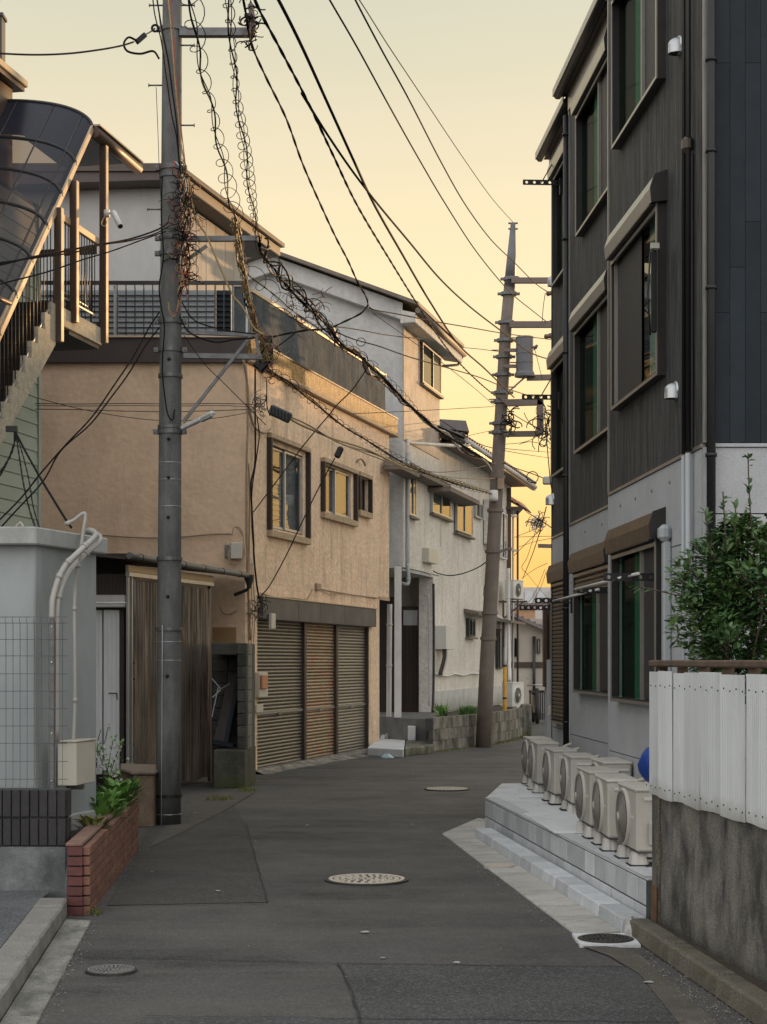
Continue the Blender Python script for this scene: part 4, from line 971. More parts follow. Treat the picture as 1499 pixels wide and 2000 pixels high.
for i, (dx, lb) in enumerate(((0, 'first'), (5, 'second'), (10, 'third'))):
    wallpipe([(489 + dx * .6, 1100), (488 + dx, 1160), (491 + dx * .8, 1200), (487 + dx, 1255)], .006, m_tan_cable, '%s of three thin cables splaying down onto the block pier top' % lb, 'cable', 'wall_cable', t=.03 + i * .01)
def wbox_thing(name, label, cat, pxa, pxb, pya, pyb, t, mat, w=wO, t0=.0, extra=None):
    Y0, Y1 = w.Y(pxa), w.Y(pxb); z1 = w.z(pxa, pya); z0 = w.z(pxa, pyb)
    e = empty(name, w.pt((Y0 + Y1) / 2, t0, z0), label, cat)
    g = MB(); g.wbox(w, Y0, Y1, t0, t0 + t, z0, z1); obj('body', g, mat, e, bevel=.006)
    return e, Y0, Y1, z0, z1
wbox_thing('junction_box', 'small brown box on the tan wall above the shutter header', 'box', 615.5, 623, 1139, 1152, .05, m_tan_cable)
e, Y0, Y1, z0, z1 = wbox_thing('meter_box', 'orange fronted meter box beside the first roller shutter', 'meter box', 495, 512, 1313, 1362, .07, m_ivory, t0=.03)
g = MB(); g.wbox(wO, Y0 + .02, Y0 + .26, .101, .14, z0 + .12, z1 - .04); obj('cover', g, m_orange_box, e, bevel=.01)
wbox_thing('bracket_plate', 'cream metal plate under the orange fronted meter box', 'plate', 495, 508, 1376, 1392, .03, m_ivory, t0=.03)
wbox_thing('insulator_case', 'small cream case hanging by the slate shutter header', 'box', 513, 521, 1198, 1228, .05, m_ivory, t0=.10)
# grey-green box and its coiled cables on the side wall
e = empty('junction_box', P(463, 1092, 23.9), 'cream junction box with looped cable on the tan side wall', 'box')
a_, b_ = P(452, 1092, 23.92), P(474, 1060, 23.92); g = MB(); g.box(a_.x, b_.x, 23.86, 23.96, a_.z, b_.z); obj('body', g, m_ivory, e, bevel=.01)
a_, b_ = P(440, 1088, 23.92), P(448, 1064, 23.92); g = MB(); g.box(a_.x, b_.x, 23.9, 23.96, a_.z, b_.z); obj('terminal', g, m_galv, e, bevel=.004)
for k in range(3):
    g = MB().tube(smoothpath([P(451, 1060 + 6 * k, 23.85), P(446 + k, 1085, 23.82), P(452, 1098 + 2 * k, 23.82), P(466, 1100 + k, 23.82), P(478 - k, 1085, 23.83), P(476, 1050, 23.85), P(470 - 3 * k, 1032, 23.86), P(458, 1030, 23.86), P(454, 1046, 23.86)]), .0055, 5); obj('looped_cable', g, m_tan_cable, e)
def stringcable(name, label, pts, r, mat, cat='cable', n=8, grp=None, sides=6):
    q = smoothpath([P(*p) for p in pts], n); g = MB().tube(q, r, sides)
    return obj(name, g, mat, None, label, cat, grp)
stringcable('wall_cable', 'tan cable sagging across the blank tan side wall', [(197, 1045, 23.93), (260, 1049, 23.93), (310, 1050, 23.93), (360, 1048, 23.93), (420, 1043, 23.93), (453, 1043, 23.93)], .012, m_tan_cable)
stringcable('wall_cable', 'short curved tan cable stub low on the side wall', [(431, 1184, 23.92), (436, 1196, 23.9), (448, 1200, 23.9), (463, 1192, 23.92)], .009, m_tan_cable)
# spotlight brackets on the wall
for (px, py, lb) in ((700, 904, 'short curved pipe spout on the tan wall above the smallest window'), (747, 925, 'rusty curled hook pipe on the tan wall at its far end')):
    Y = wO.Y(px); p = wO.pt(Y, 0, wO.z(px, py)); g = MB().tube(smoothpath([p - wO.a * .12, p - wO.a * .1 + wO.n * .06 + Vector((0, 0, .05)), p + wO.n * .08 + Vector((0, 0, .05)), p + wO.a * .16 + wO.n * .08, p + wO.a * .2 + wO.n * .08 - Vector((0, 0, .03))]), .02, 8); obj('vent_pipe', g, m_tan_cable, None, lb, 'pipe')

# ================================================================= BLOCK PIER, STORED JUNK
bp = empty('block_wall', (-1.9, 22, 0), 'dark concrete block wall nook between brown curtain and first shutter', 'wall')
xr = fx(482, 21.6); zt = EYE + 35 / F * 21.6
n_rows = 9; h = (zt - .50) / n_rows
g = MB(); g.prism([(xr - .11, 21.63), (xr, 21.6), (xr + .025, 22.72), (xr - .11, 22.72)], .0, zt - .01); obj('pier_core', g, m_mortar, bp)
for k in range(n_rows):
    z0_ = .505 + k * h
    g = MB(); g.prism([(xr - .115, 21.595), (xr + .004, 21.595), (xr + .007, 21.73), (xr - .115, 21.73)], z0_, z0_ + h - .012); obj('block', g, m_old_block, bp, bevel=.006)
    for j in range(2):
        off = .2 if k % 2 else 0
        y0 = 21.74 + j * .5 - (.0 if not off else .0); y1 = y0 + .488
        g = MB(); g.prism([(xr + .006, y0), (xr + .013, y0), (xr + .024, y1), (xr + .006, y1)], z0_, z0_ + h - .012); obj('block', g, m_pier_block, bp)
g = MB(); g.prism([(fx(414, 22.5), 22.5), (xr - .0, 22.5), (xr, 22.6), (fx(414, 22.6), 22.6)], 0, zt); obj('back_wall', g, m_old_block, bp)
for k in range(8):
    for j in range(2):
        xa = fx(415, 22.4) + j * .21; g = MB(); g.box(xa, xa + .20, 22.47, 22.5, .52 + k * .165, .52 + k * .165 + .155); obj('block', g, m_old_block, bp, bevel=.005)
g = MB(); g.box(fx(414, 21.6), xr - .115, 21.6, 22.6, zt - .16, zt - .001); obj('lintel', g, m_old_block, bp, bevel=.01)
g = MB(); g.prism([(fx(418, 21.5), 21.52), (xr - .005, 21.5), (fx(497, 22.4), 22.3), (fx(497, 22.4), 22.7), (fx(418, 21.5), 22.7)], 0, .495); obj('plinth', g, M('mossy_plinth', (.085, .085, .065), .95, .25, 5, .6, 50, stain=(.03, .035, .015), st=.8, grime=(.05, .07, .015), gh=(0, .2), fine=.3, fs=120), bp, bevel=.012)
ld = empty('leaning_board', P(440, 1455, 22.1), 'dark boards leaning in the block wall nook', 'board')
g = MB(); g.bar(P(430, 1456, 22.0), P(462, 1318, 22.3), .18, .03, (0, 1, 0)); obj('board', g, m_dark_brown, ld)
g = MB(); g.bar(P(441, 1456, 21.9), P(466, 1330, 22.2), .05, .03, (0, 1, 0)); obj('board', g, m_siding_navy, ld)
g = MB(); g.bar(P(416, 1448, 21.85), P(456, 1456, 21.9), .05, .06); obj('board', g, m_siding_navy, ld)
fc = empty('folded_frame', P(425, 1380, 21.9), 'folded metal tube frame with pale blue tip in the nook', 'frame')
g = MB(); g.bar(P(415, 1325, 21.9), P(432, 1345, 21.9), .035, .012); g.bar(P(427, 1343, 21.88), P(415, 1400, 21.88), .02, .012); obj('tube', g, m_grey_plastic, fc)
g = MB(); g.bar(P(432, 1346, 21.89), P(449, 1335, 21.95), .02, .012); g.bar(P(416, 1362, 21.9), P(432, 1347, 21.9), .014, .012); obj('tube', g, m_alu, fc)
# ================================================================= TALL GREY HOUSE AND CREAM HOUSE IN ONE RUN
wH = Wall(-7.755, .25)
th = empty('tall_house', (-1, 34, 0), 'tall pale grey rendered house with gabled roof behind the tan house', 'building')
g = MB(); c0 = wH.pt(32.5, 0, 0); c1 = wH.pt(wH.Y(858), 0, 0)
# gabled body: front gable facing the street corner
zc = lambda X: 9.50 - abs(X + 2.2) * .36
L_ = c0.x - 6.0
front = [(c0.x, 32.5), (-2.2, 32.5), (L_, 32.5)]
prof = [Vector((L_, 32.5, 3.45)), Vector((c0.x, 32.5, 3.45)), Vector((c0.x, 32.5, zc(c0.x) - .12)), Vector((-2.2, 32.5, 9.38)), Vector((L_, 32.5, zc(L_) - .12))]
g = MB(); g.extrude(prof[::-1], (.25 * (c1.y - 32.5), c1.y - 32.5, 0)); obj('wall', g, m_grey_house, th)
m_side = M('sun_gold_side_render', (.50, .42, .33), .8, .2, 3, .9, 26, stain=(.33, .24, .16), st=.6, ss=(1, 1, .5), sth=(.45, .65), spec=.35, fine=.12, fs=50, huev=(.42, .37, .32))  # warm low sun is put into the colour of this upper side face
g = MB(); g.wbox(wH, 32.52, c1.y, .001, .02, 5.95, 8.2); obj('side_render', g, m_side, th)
# roof planes
for sx, xe in ((1, c0.x + .30), (-1, L_)):
    X0 = -2.2; z0 = 9.52; z1 = 9.52 - abs(xe + 2.2) * .36
    a = Vector((X0, 32.1, z0)); b = Vector((xe, 32.1, z1)); off = Vector((.25 * 4.4, 4.4, 0)); up = Vector((0, 0, .07))
    g = MB(); g.hexa([a, b, b + off, a + off, a + up, b + up, b + off + up, a + off + up] if sx > 0 else [b, a, a + off, b + off, b + up, a + up, a + off + up, b + off + up]); obj('roof', g, m_eave, th)
    g = MB(); q = [Vector((X0, 32.3, z0 - .02)), Vector((xe - .3 * sx, 32.3, z1 + .09)), Vector((xe - .3 * sx, 32.3, z1 - .25)), Vector((X0, 32.3, z0 - .36))]
    g.extrude(q, (0, .19, 0)); obj('verge_board', g, m_grey_house, th, bevel=.01)
g = MB(); e0 = wH.pt(32.15, .34, 0); e1 = wH.pt(36.6, .34, 0); i0 = wH.pt(32.3, .0, 0); i1 = wH.pt(36.3, 0, 0)
g.hexa([(i0.x, i0.y, 8.17), (e0.x, e0.y, 8.15), (e1.x, e1.y, 8.15), (i1.x, i1.y, 8.17), (i0.x, i0.y, 8.44), (e0.x, e0.y, 8.33), (e1.x, e1.y, 8.33), (i1.x, i1.y, 8.44)]); obj('eave_box', g, m_house, th, bevel=.01)
g = MB().tube([e0 + Vector((.05, -.1, 8.36)), e1 + Vector((.05, .1, 8.36))], .06, 8); obj('eave_gutter', g, m_eave, th)
g = MB().tube([e1 + Vector((.02, .05, 8.32)), e1 + Vector((-.1, -.1, 8.1)), wH.pt(35.9, .05, 7.98)], .03, 6); obj('downpipe', g, m_eave, th)
Yw0, Yw1 = wH.Y(819.5), wH.Y(857)
def frame(w, Y0, Y1, z0, z1, t0, t1, th_, mat, parent, nm='window_frame'):
    f = MB(); f.wbox(w, Y0, Y1, t0, t1, z0, z0 + th_); f.wbox(w, Y0, Y1, t0, t1, z1 - th_, z1); f.wbox(w, Y0, Y0 + th_ * 1.5, t0, t1, z0 + th_, z1 - th_); f.wbox(w, Y1 - th_ * 1.5, Y1, t0, t1, z0 + th_, z1 - th_)
    return obj(nm, f, mat, parent)
def window(w, pa, pb, z0, z1, parent, split=.5, glassL=m_glass_bright, glassR=m_glass_bright, curL=m_curtain_white, curR=m_interior, fr=m_alu, t=.022):
    Y0, Y1 = (w.Y(pa), w.Y(pb)) if pa > 100 else (pa, pb)
    f = frame(w, Y0, Y1, z0, z1, t, t + .06, .035, fr, parent)
    g = MB(); g.wbox(w, Y0 + .02, Y1 - .02, t, t + .004, z0 + .02, z1 - .02); obj('window_backing', g, m_interior, parent)
    ym = Y0 + (Y1 - Y0) * split
    for (a, b, gl, cu, tt) in ((Y0 + .05, ym + .03, glassL, curL, t + .03), (ym - .03, Y1 - .05, glassR, curR, t + .045)):
        g = MB(); g.wbox(w, a, b, tt, tt + .004, z0 + .035, z1 - .035); obj('pane', g, gl, f)
        g = MB(); g.wbox(w, a, a + .05, tt + .001, tt + .012, z0 + .035, z1 - .035); g.wbox(w, b - .05, b, tt + .001, tt + .012, z0 + .035, z1 - .035); obj('stile', g, fr, f)
        if cu: g = MB(); g.wbox(w, a, b, tt - .02, tt - .016, z0 + .04, z1 - .04); obj('curtain', g, cu, f)
    return f
window(wH, 819.5, 857, 7.30, 8.12, th, .55, m_glass, m_glass_bright, m_interior, m_curtain_white, m_bronze)
g = MB(); g.wbox(wH, Yw0 - .05, Yw1 + .05, .02, .12, 7.24, 7.29); obj('window_sill', g, m_eave, th)

# ---- cream house
ch = empty('cream_house', (2, 40, 0), 'long cream rendered two storey house behind the leaning pole', 'building')
Ye = 44.7; ZE = 6.40
Yp = wH.Y(847)
g = MB(); a, b = wH.pt(c1.y + .002, 0, 0), wH.pt(Ye, 0, 0); g.prism([(a.x, a.y), (b.x, b.y), (b.x - 6, b.y + .5), (a.x - 6, a.y)], 3.47, ZE); obj('upper_wall', g, m_house, ch)
a = wH.pt(32.52, 0.0, 0); q = wH.pt(c1.y, 0, 0); g = MB(); g.prism([(a.x, a.y), (q.x, q.y), (q.x - .2, q.y), (a.x - .2, a.y)], 3.46, 5.94); g2 = g
g = MB(); g.wbox(wH, 32.52, c1.y, .001, .016, 3.47, 5.93); obj('upper_wall', g, m_house, ch)
g = MB(); a = wH.pt(Yp, 0, 0); g.prism([(a.x, a.y), (b.x, b.y), (b.x - .32, b.y + .1), (a.x - .30, a.y + .04)], 0, 3.469); obj('lower_wall', g, m_house, ch)
g = MB(); g.wbox(wH, Yp - .0, Ye, .001, .03, .55, 1.0); obj('base_render', g, M('bluish_base_render', (.50, .51, .50), .9, .1, 2, .5, 36, stain=(.2, .22, .16), st=.5, grime=(.2, .22, .15), gh=(0, .3)), ch)
# porch recess
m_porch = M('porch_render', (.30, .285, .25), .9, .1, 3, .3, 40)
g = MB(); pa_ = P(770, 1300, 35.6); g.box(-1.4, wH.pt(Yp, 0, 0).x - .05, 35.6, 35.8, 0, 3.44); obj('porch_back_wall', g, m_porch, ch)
g = MB(); x0_, x1_ = fx(786, 35.5), fx(819, 35.5); g.box(x0_, x1_, 35.52, 35.59, .55, 2.80); dr = obj('front_door', g, M('dark_wood_door', (.035, .018, .011), .5, .2, 6, .1, 50), ch)
for k in range(4):
    xx = x0_ + .05 + k * .08; g = MB(); g.box(xx, xx + .05, 35.505, 35.519, .7, 2.3); obj('door_board', g, m_dark_brown, dr)
g = MB(); g.box(x0_ + .03, x1_ - .03, 35.50, 35.519, 2.4, 2.72); obj('door_light', g, m_frost, dr)
g = MB(); g.box(fx(742, 35.4), x0_ - .02, 35.4, 35.55, 0, 3.0); obj('dark_void_panel', g, m_dark_brown, ch)  # dark panel stands in for the unlit void beside the porch
g = MB(); g.wbox(wH, 32.55, Yp, -2.2, 0, 3.40, 3.455); obj('porch_soffit', g, m_grey_house, ch)
pst = wH.pt(32.3, 0, 0); x = fx(778, 32.0); g = MB(); g.box(x - .068, x + .068, 31.95, 32.09, .14, 3.45); obj('porch_post', g, m_white_paint, ch, bevel=.008)
# windows of upper floor
window(wH, 793.5, 808, wH.z(794, 1005), wH.z(794, 920), ch, .6, m_glass_bright, m_glass)
window(wH, 839, 875.5, wH.z(839, 1000), wH.z(839, 938), ch, .5, m_glass_bright, m_glass_bright)
window(wH, 887.5, 919, wH.z(888, 1036), wH.z(888, 967), ch, .5, m_glass_bright, m_glass, m_curtain_white, m_frost)
window(wH, 925, 940, wH.z(926, 1010), wH.z(926, 980), ch, .5, m_glass, m_glass, m_interior, m_frost)
window(wH, 910.5, 923.5, wH.z(911, 1243), wH.z(911, 1207), ch, .5, m_glass, m_glass, m_frost, m_frost, m_alu_dark)
for pa, pb, y in ((793, 808, 1008), (839, 876, 1003), (887, 919, 1040), (910, 924, 1245)):
    Y0, Y1 = wH.Y(pa), wH.Y(pb); z = wH.z(pa, y); g = MB(); g.wbox(wH, Y0 - .06, Y1 + .06, .02, .12, z - .03, z + .01); obj('window_sill', g, m_eave, ch)
g = MB(); Y0, Y1 = wH.Y(906), wH.Y(944); z = wH.z(907, 1193); g.hexa([wH.pt(Y0, .02, z - .03), wH.pt(Y1, .02, z - .03), wH.pt(Y1, .36, z - .10), wH.pt(Y0, .36, z - .10), wH.pt(Y0, .02, z + .05), wH.pt(Y1, .02, z + .05), wH.pt(Y1, .36, z - .04), wH.pt(Y0, .36, z - .04)]); obj('window_hood', g, m_eave, ch)
def canopy(pa, pb, ya, t=.34, hh=.22):
    Y0, Y1 = wH.Y(pa, t), wH.Y(pb, t); z = EYE - (ya - HY) / F * Y0
    A, B = wH.pt(Y0, t, z - .0), wH.pt(Y1, t, z - .0); C, D = wH.pt(Y1 + .2, .02, z + hh), wH.pt(Y0 + .35, .02, z + hh)
    a0, d0 = wH.pt(Y0 - .05, .02, z), wH.pt(Y1 + .3, .02, z)
    g = MB(); g.quad(A, B, C, D); g.poly([A, D, a0]); g.poly([B, d0, C]); o = obj('window_canopy', g, m_eave, ch)
    g = MB(); g.hexa([a0 - Vector((0, 0, .09)), d0 - Vector((0, 0, .09)), B - Vector((0, 0, .09)), A - Vector((0, 0, .09)), a0 - Vector((0, 0, .005)), d0 - Vector((0, 0, .005)), B - Vector((0, 0, .005)), A - Vector((0, 0, .005))]); obj('canopy_box', g, m_eave, o, bevel=.006)
canopy(788, 822, 908); canopy(828, 884, 921); canopy(884, 940, 952, .5)
g = MB(); Y0, Y1 = wH.Y(944), wH.Y(955); g.wbox(wH, Y0, Y1, .02, .34, wH.z(944, 1062), wH.z(944, 975)); obj('meter_bay', g, m_house, ch, bevel=.01)
# tiled eave, dormer
wE = Wall(wH.c + .55, .25)
g = MB(); Y0, Y1 = 35.6, Ye + .4
A, B = wE.pt(Y0, 0, ZE - .02), wE.pt(Y1, 0, ZE - .02); C, D = A + Vector((-4, .5, 1.75)), B + Vector((-4, .5, 1.75))
g.hexa([C - Vector((0, 0, .14)), A - Vector((0, 0, .1)), B - Vector((0, 0, .1)), D - Vector((0, 0, .14)), C, A, B, D]); obj('roof', g, m_tile, ch)
rt = MB().box(-.13, .13, -.3, .0, 0, .05).mesh('roof_tile'); 
tl = MB(); 
for k in range(6): tl.quad(*[Vector(p) for p in ((0, -.13 + .0433 * k, .03 * math.sin(k * 1.05)), (0, -.13 + .0433 * (k + 1), .03 * math.sin((k + 1) * 1.05)), (-.9, -.13 + .0433 * (k + 1), .03 * math.sin((k + 1) * 1.05) + .4), (-.9, -.13 + .0433 * k, .03 * math.sin(k * 1.05) + .4))], smooth=True)
tl.tube([(0.01, -.1, .02), (0.01, .1, .03)], .035, 8)
tl = tl.mesh('roof_tile'); tl.materials.append(m_tile)
Y = Y0
while Y < Y1:
    inst('roof_tile', tl, ch, wE.pt(Y, .02, ZE + .02), wE.rot() - rad(90)); Y += .27
g = MB(); g.wbox(wE, Y0, Y1, -.04, .04, ZE - .16, ZE - .06); obj('eave_board', g, m_bronze, ch)
g = MB(); g.wbox(wH, c1.y, Ye, .0, .5, ZE - .11, ZE - .09); obj('soffit', g, m_eave, ch)
g = MB().tube([wE.pt(35.7, .05, ZE - .04), wE.pt(Ye + .3, .05, ZE - .08)], .055, 8); obj('roof_gutter', g, m_house, ch)
g = MB().tube(smoothpath([wE.pt(36.0, .05, ZE - .1), wE.pt(35.4, .02, ZE - .2), wH.pt(33.3, .06, ZE - .42), wH.pt(32.75, .06, ZE - .45), wH.pt(32.7, .06, ZE - .7)]), .035, 8); obj('rain_pipe', g, m_house, ch)
g = MB().tube([wH.pt(32.7, .06, ZE - .7), wH.pt(32.7, .06, 3.7), wH.pt(32.7, .06, 3.2)], .035, 8); obj('rain_pipe', g, m_grey_plastic, ch)
dm = empty('dormer', wH.pt(37.2, -.6, 6.6)); dm.parent = ch; dm.location = LOC[dm] - LOC[ch]
xx, yy = P(880, 870, 37.3).x, 37.3
za = EYE - (836 - HY) / F * yy
g = MB(); g.box(xx - .2, xx + .30, yy, yy + 1.2, 6.3, za); obj('dormer_wall', g, m_bronze, dm)
g = MB(); g.hexa([(xx - .35, yy - .15, za + .0), (xx + .42, yy - .15, za - .1), (xx + .42, yy + 1.3, za - .1), (xx - .35, yy + 1.3, za), (xx - .3, yy + .1, za + .22), (xx + .36, yy + .1, za + .18), (xx + .36, yy + 1.2, za + .18), (xx - .3, yy + 1.2, za + .22)]); obj('dormer_roof', g, m_tile, dm)
g = MB(); g.box(xx + .12, xx + .28, yy - .012, yy - .002, za - .5, za - .06); obj('dormer_window', g, m_glass_bright, dm)
# cables, boxes on the facade (own things)
wallpipe([(787, 1109), (815, 1114), (835, 1120), (843, 1126)], .006, m_black_cable, 'black cable along the porch lintel of the cream house', 'cable', 'wall_cable', .05, wH)
wallpipe([(848, 1140), (848.5, 1250), (848, 1340), (846, 1392)], .028, m_alu_dark, 'black standpipe down the cream house wall by the porch', t=.06, w=wH)
wallpipe([(838, 1160), (839, 1250), (839, 1380)], .012, m_grey_plastic, 'thin grey pipe just porch side of the black standpipe', t=.05, w=wH)
wallpipe([(850, 1315), (862, 1319), (876, 1320), (890, 1316), (905, 1319), (922, 1315), (938, 1317)], .022, m_white_paint, 'wavy white hose along the lower cream wall', 'hose', 'wall_hose', .05, wH)
wallpipe([(861, 935), (861, 1068)], .008, m_house, 'thin cream cable from window to cream wall box', 'cable', 'wall_cable', .03, wH)
wbox_thing('wall_box', 'cream rectangular box on the wall below the cream house windows', 'box', 824, 842, 1070, 1098, .16, m_ivory, w=wH)
e, Y0, Y1, z0, z1 = wbox_thing('water_heater', 'white wall mounted water heater with pipes beside the black standpipe', 'heater', 851, 868, 1222, 1268, .24, m_ac_white, w=wH)
for dY in (.1, .28, .42):
    g = MB().tube(smoothpath([wH.pt(Y0 + dY, .15, z0), wH.pt(Y0 + dY, .15, z0 - .2), wH.pt(Y0 + dY - .1, .08, z0 - .55)]), .022, 6); obj('pipe', g, m_alu_dark if dY < .4 else m_ivory, e)
# downpipe in the porch gap + pipe
conduit('white downpipe in the dark gap between tan and grey houses', [(762, 1180, 32.3), (761, 1300, 32.3), (760, 1420, 32.3), (757, 1438, 32.2), (748, 1440, 32.1)], .05, m_white_paint, (.1, .3, .55), 'downpipe')
conduit('grey bent waste pipe under the grey house overhang', [(797, 1100, 32.3), (799, 1135, 32.3), (793, 1141, 32.3), (775, 1136, 32.4)], .035, m_grey_plastic, (.3,), 'waste_pipe')

# ---- far side of the cream house: end details
eh = empty('end_bay', wH.pt(43.5, .3, 0)); eh.parent = ch; eh.location = LOC[eh] - LOC[ch]
window(wH, 968, 980, wH.z(968, 1306), wH.z(968, 1228), ch, .3, m_glass, m_glass, m_interior, m_curtain_white, m_alu_dark)
g = MB(); Y0, Y1 = wH.Y(962), wH.Y(992); z = wH.z(962, 1210); g.hexa([wH.pt(Y0, .02, z - .03), wH.pt(Y1, .02, z - .03), wH.pt(Y1, .5, z - .09), wH.pt(Y0, .5, z - .09), wH.pt(Y0, .02, z + .06), wH.pt(Y1, .02, z + .06), wH.pt(Y1, .5, z - .03), wH.pt(Y0, .5, z - .03)]); obj('window_hood', g, m_eave, eh)
window(wH, 976, 986, wH.z(976, 1090), wH.z(976, 1000), ch, .5, m_glass, m_glass_bright, m_interior, m_curtain_white, m_white_paint)
Yb = 44.0; xb = wH.pt(Yb, 0, 0).x
g = MB(); g.box(xb, xb + .12, Yb, Yb + .2, 0, 6.2); obj('corner_board', g, m_brown_rail, eh)
g = MB(); g.box(xb - .1, xb + .42, Yb - .1, Yb + 1.4, 5.62, 5.70); obj('balcony_roof_frame', g, m_brown_rail, eh)
A = P(1003, 948, 43.5); B = P(1043, 975, 45.2)
for i in range(3):
    for j in range(3):
        u0, u1 = i / 3 + .02, (i + 1) / 3 - .02; v0, v1 = j / 3 + .02, (j + 1) / 3 - .02
        f_ = lambda u, v: Vector((xb + .05 + u * .55, Yb + v * 1.9, 5.92 - .32 * u + .36 * v))
        g = MB(); g.quad(f_(u0, v0), f_(u1, v0), f_(u1, v1), f_(u0, v1)); g.quad(f_(u0, v0) + Vector((0, 0, .01)), f_(u0, v1) + Vector((0, 0, .01)), f_(u1, v1) + Vector((0, 0, .01)), f_(u1, v0) + Vector((0, 0, .01))); obj('roof_panel', g, m_red_roof, eh)
for u in (0, .33, .66, 1.0):
    g = MB(); g.bar((xb + .05 + u * .55, Yb - .05, 5.88 - .32 * u), (xb + .05 + u * .55, Yb + 1.95, 6.25 - .32 * u), .035); obj('rafter', g, m_brown_rail, eh)
for v in (0, .33, .66, 1):
    g = MB(); g.bar((xb + .0, Yb + v * 1.9, 5.90 + .36 * v), (xb + .65, Yb + v * 1.9, 5.54 + .36 * v), .03); obj('batten', g, m_brown_rail, eh)
for dx in (.18, .30):
    g = MB(); g.cyl((xb + dx, Yb + .1, 0), (xb + dx, Yb + .1, 5.6), .03, 6); obj('balcony_post', g, m_brown_rail if dx > .2 else m_white_paint, eh)
g = MB(); g.bar((xb - .25, Yb - .05, 4.6), (xb + .3, Yb + .1, 4.55), .05); g.bar((xb - .25, Yb - .05, 5.5), (xb + .3, Yb + .1, 5.45), .05); obj('balcony_rail', g, m_bronze_lt, eh)

# ================================================================= STEPS AND RETAINING WALL
sp = empty('entrance_steps', (.6, 30, 0), 'grey concrete entrance slab and steps below the white porch post', 'steps')
g = MB(); g.prism([(-.28, 28.85), (.34, 28.3), (.42, 31.9), (-.1, 32.6)], 0, .145); obj('landing_slab', g, m_conc_new, sp, bevel=.012)
g = MB(); g.prism([(.36, 28.55), (.86, 29.5), (1.0, 31.0), (.43, 31.5)], 0, .15); obj('stepping_block', g, m_ret_wall, sp, bevel=.015)
g = MB(); g.prism([(.43, 31.52), (.95, 31.1), (1.15, 35.2), (-.2, 35.4), (-.2, 32.7)], 0, .56); obj('porch_base', g, M('porch_base_concrete', (.14, .145, .14), .9, .2, 4, .5, 50, stain=(.06, .06, .055), st=.6), sp, bevel=.012)
g = MB(); g.box(.46, .60, 31.2, 31.5, .15, .42); obj('low_block', g, m_conc_new, sp, bevel=.01)
rw = empty('retaining_wall', (2, 33, 0), 'stained concrete block retaining wall curving past the leaning pole', 'wall')
pts = [(.90, 30.0), (1.30, 30.9), (1.85, 32.1), (2.30, 33.4), (2.72, 34.9), (3.02, 36.3)]
pp = [Vector((x, y, 0)) for x, y in pts]
pp = smoothpath([(x, y, 0) for x, y in pts], 6)
tot = sum((pp[i + 1] - pp[i]).length for i in range(len(pp) - 1))
def at_len(L):
    for i in range(len(pp) - 1):
        d = (pp[i + 1] - pp[i]).length
        if L <= d or i == len(pp) - 2: t = (pp[i + 1] - pp[i]).normalized(); return pp[i] + t * L, t
        L -= d
L_ = 0; k = 0
g = MB()
for i in range(len(pp) - 1):
    a, b = pp[i], pp[i + 1]; n0 = Vector((-(b - a).y, (b - a).x, 0)).normalized() * .16
    g.hexa([a + n0 * .1, b + n0 * .1, b + n0, a + n0] + [q + Vector((0, 0, .60)) for q in (a + n0 * .1, b + n0 * .1, b + n0, a + n0)])
obj('wall_core', g, m_mortar, rw)
for row, (z0, z1) in enumerate(((0, .202), (.207, .408), (.413, .62))):
    L_ = -.1 * (row % 2)
    while L_ < tot - .1:
        a, t = at_len(max(0, L_ + .002)); b, _ = at_len(min(tot, L_ + .398)); n0 = Vector((-t.y, t.x, 0))
        o_ = R.uniform(-.004, .006); g = MB(); g.hexa([a - n0 * o_, b - n0 * o_, b + n0 * .15, a + n0 * .15] + [q + Vector((0, 0, z1 - z0)) for q in (a - n0 * o_, b - n0 * o_, b + n0 * .15, a + n0 * .15)])
        g.v = [(x, y, z + z0) for x, y, z in g.v]; obj('block', g, m_ret_block, rw, bevel=.003); L_ += .40
g = MB(); g.prism([(.80, 30.15), (1.15, 31.0), (1.68, 32.15), (2.13, 33.45), (2.55, 34.95), (2.86, 36.2), (3.0, 44), (2.5, 44), (1.05, 35.2), (.80, 31)], 0, .52); obj('terrace', g, m_soil, rw)
g = MB(); e, t = at_len(tot); g.box(e.x - .02, e.x + .2, e.y, e.y + .3, 0, .70); obj('end_pier', g, m_ret_wall, rw, bevel=.02)
# moss strip at its foot
g = MB(); ro = random.Random(9)
for i in range(900):
    a, t = at_len(ro.uniform(0, tot)); n0 = Vector((t.y, -t.x, 0)); p = a + n0 * abs(ro.gauss(0, .07)); h = ro.uniform(.01, .045); w_ = ro.uniform(.008, .02)
    d = Vector((ro.uniform(-1, 1), ro.uniform(-1, 1), 0)).normalized() * w_
    g.poly([p - d, p + d, p + Vector((ro.uniform(-.02, .02), ro.uniform(-.02, .02), h))])
obj('moss', g, m_leaf_y, kind='stuff')

# yellow pole guard
yg = empty('pole_guard', G(987, 1447), 'yellow guy wire guard tube with black bands by the retaining wall', 'guard')
b_ = G(987, 1447); top = P(988, 1300, b_.y)
g = MB(); g.cyl(b_ + Vector((0, 0, .0)), Vector((b_.x, b_.y, top.z)), .042, 10); obj('tube', g, m_yellow, yg)
for z in (.06, .42, .86, top.z - .02):
    obj('black_band', MB().cyl((b_.x, b_.y, z), (b_.x, b_.y, z + .035), .045, 10), m_steel_dark, yg)

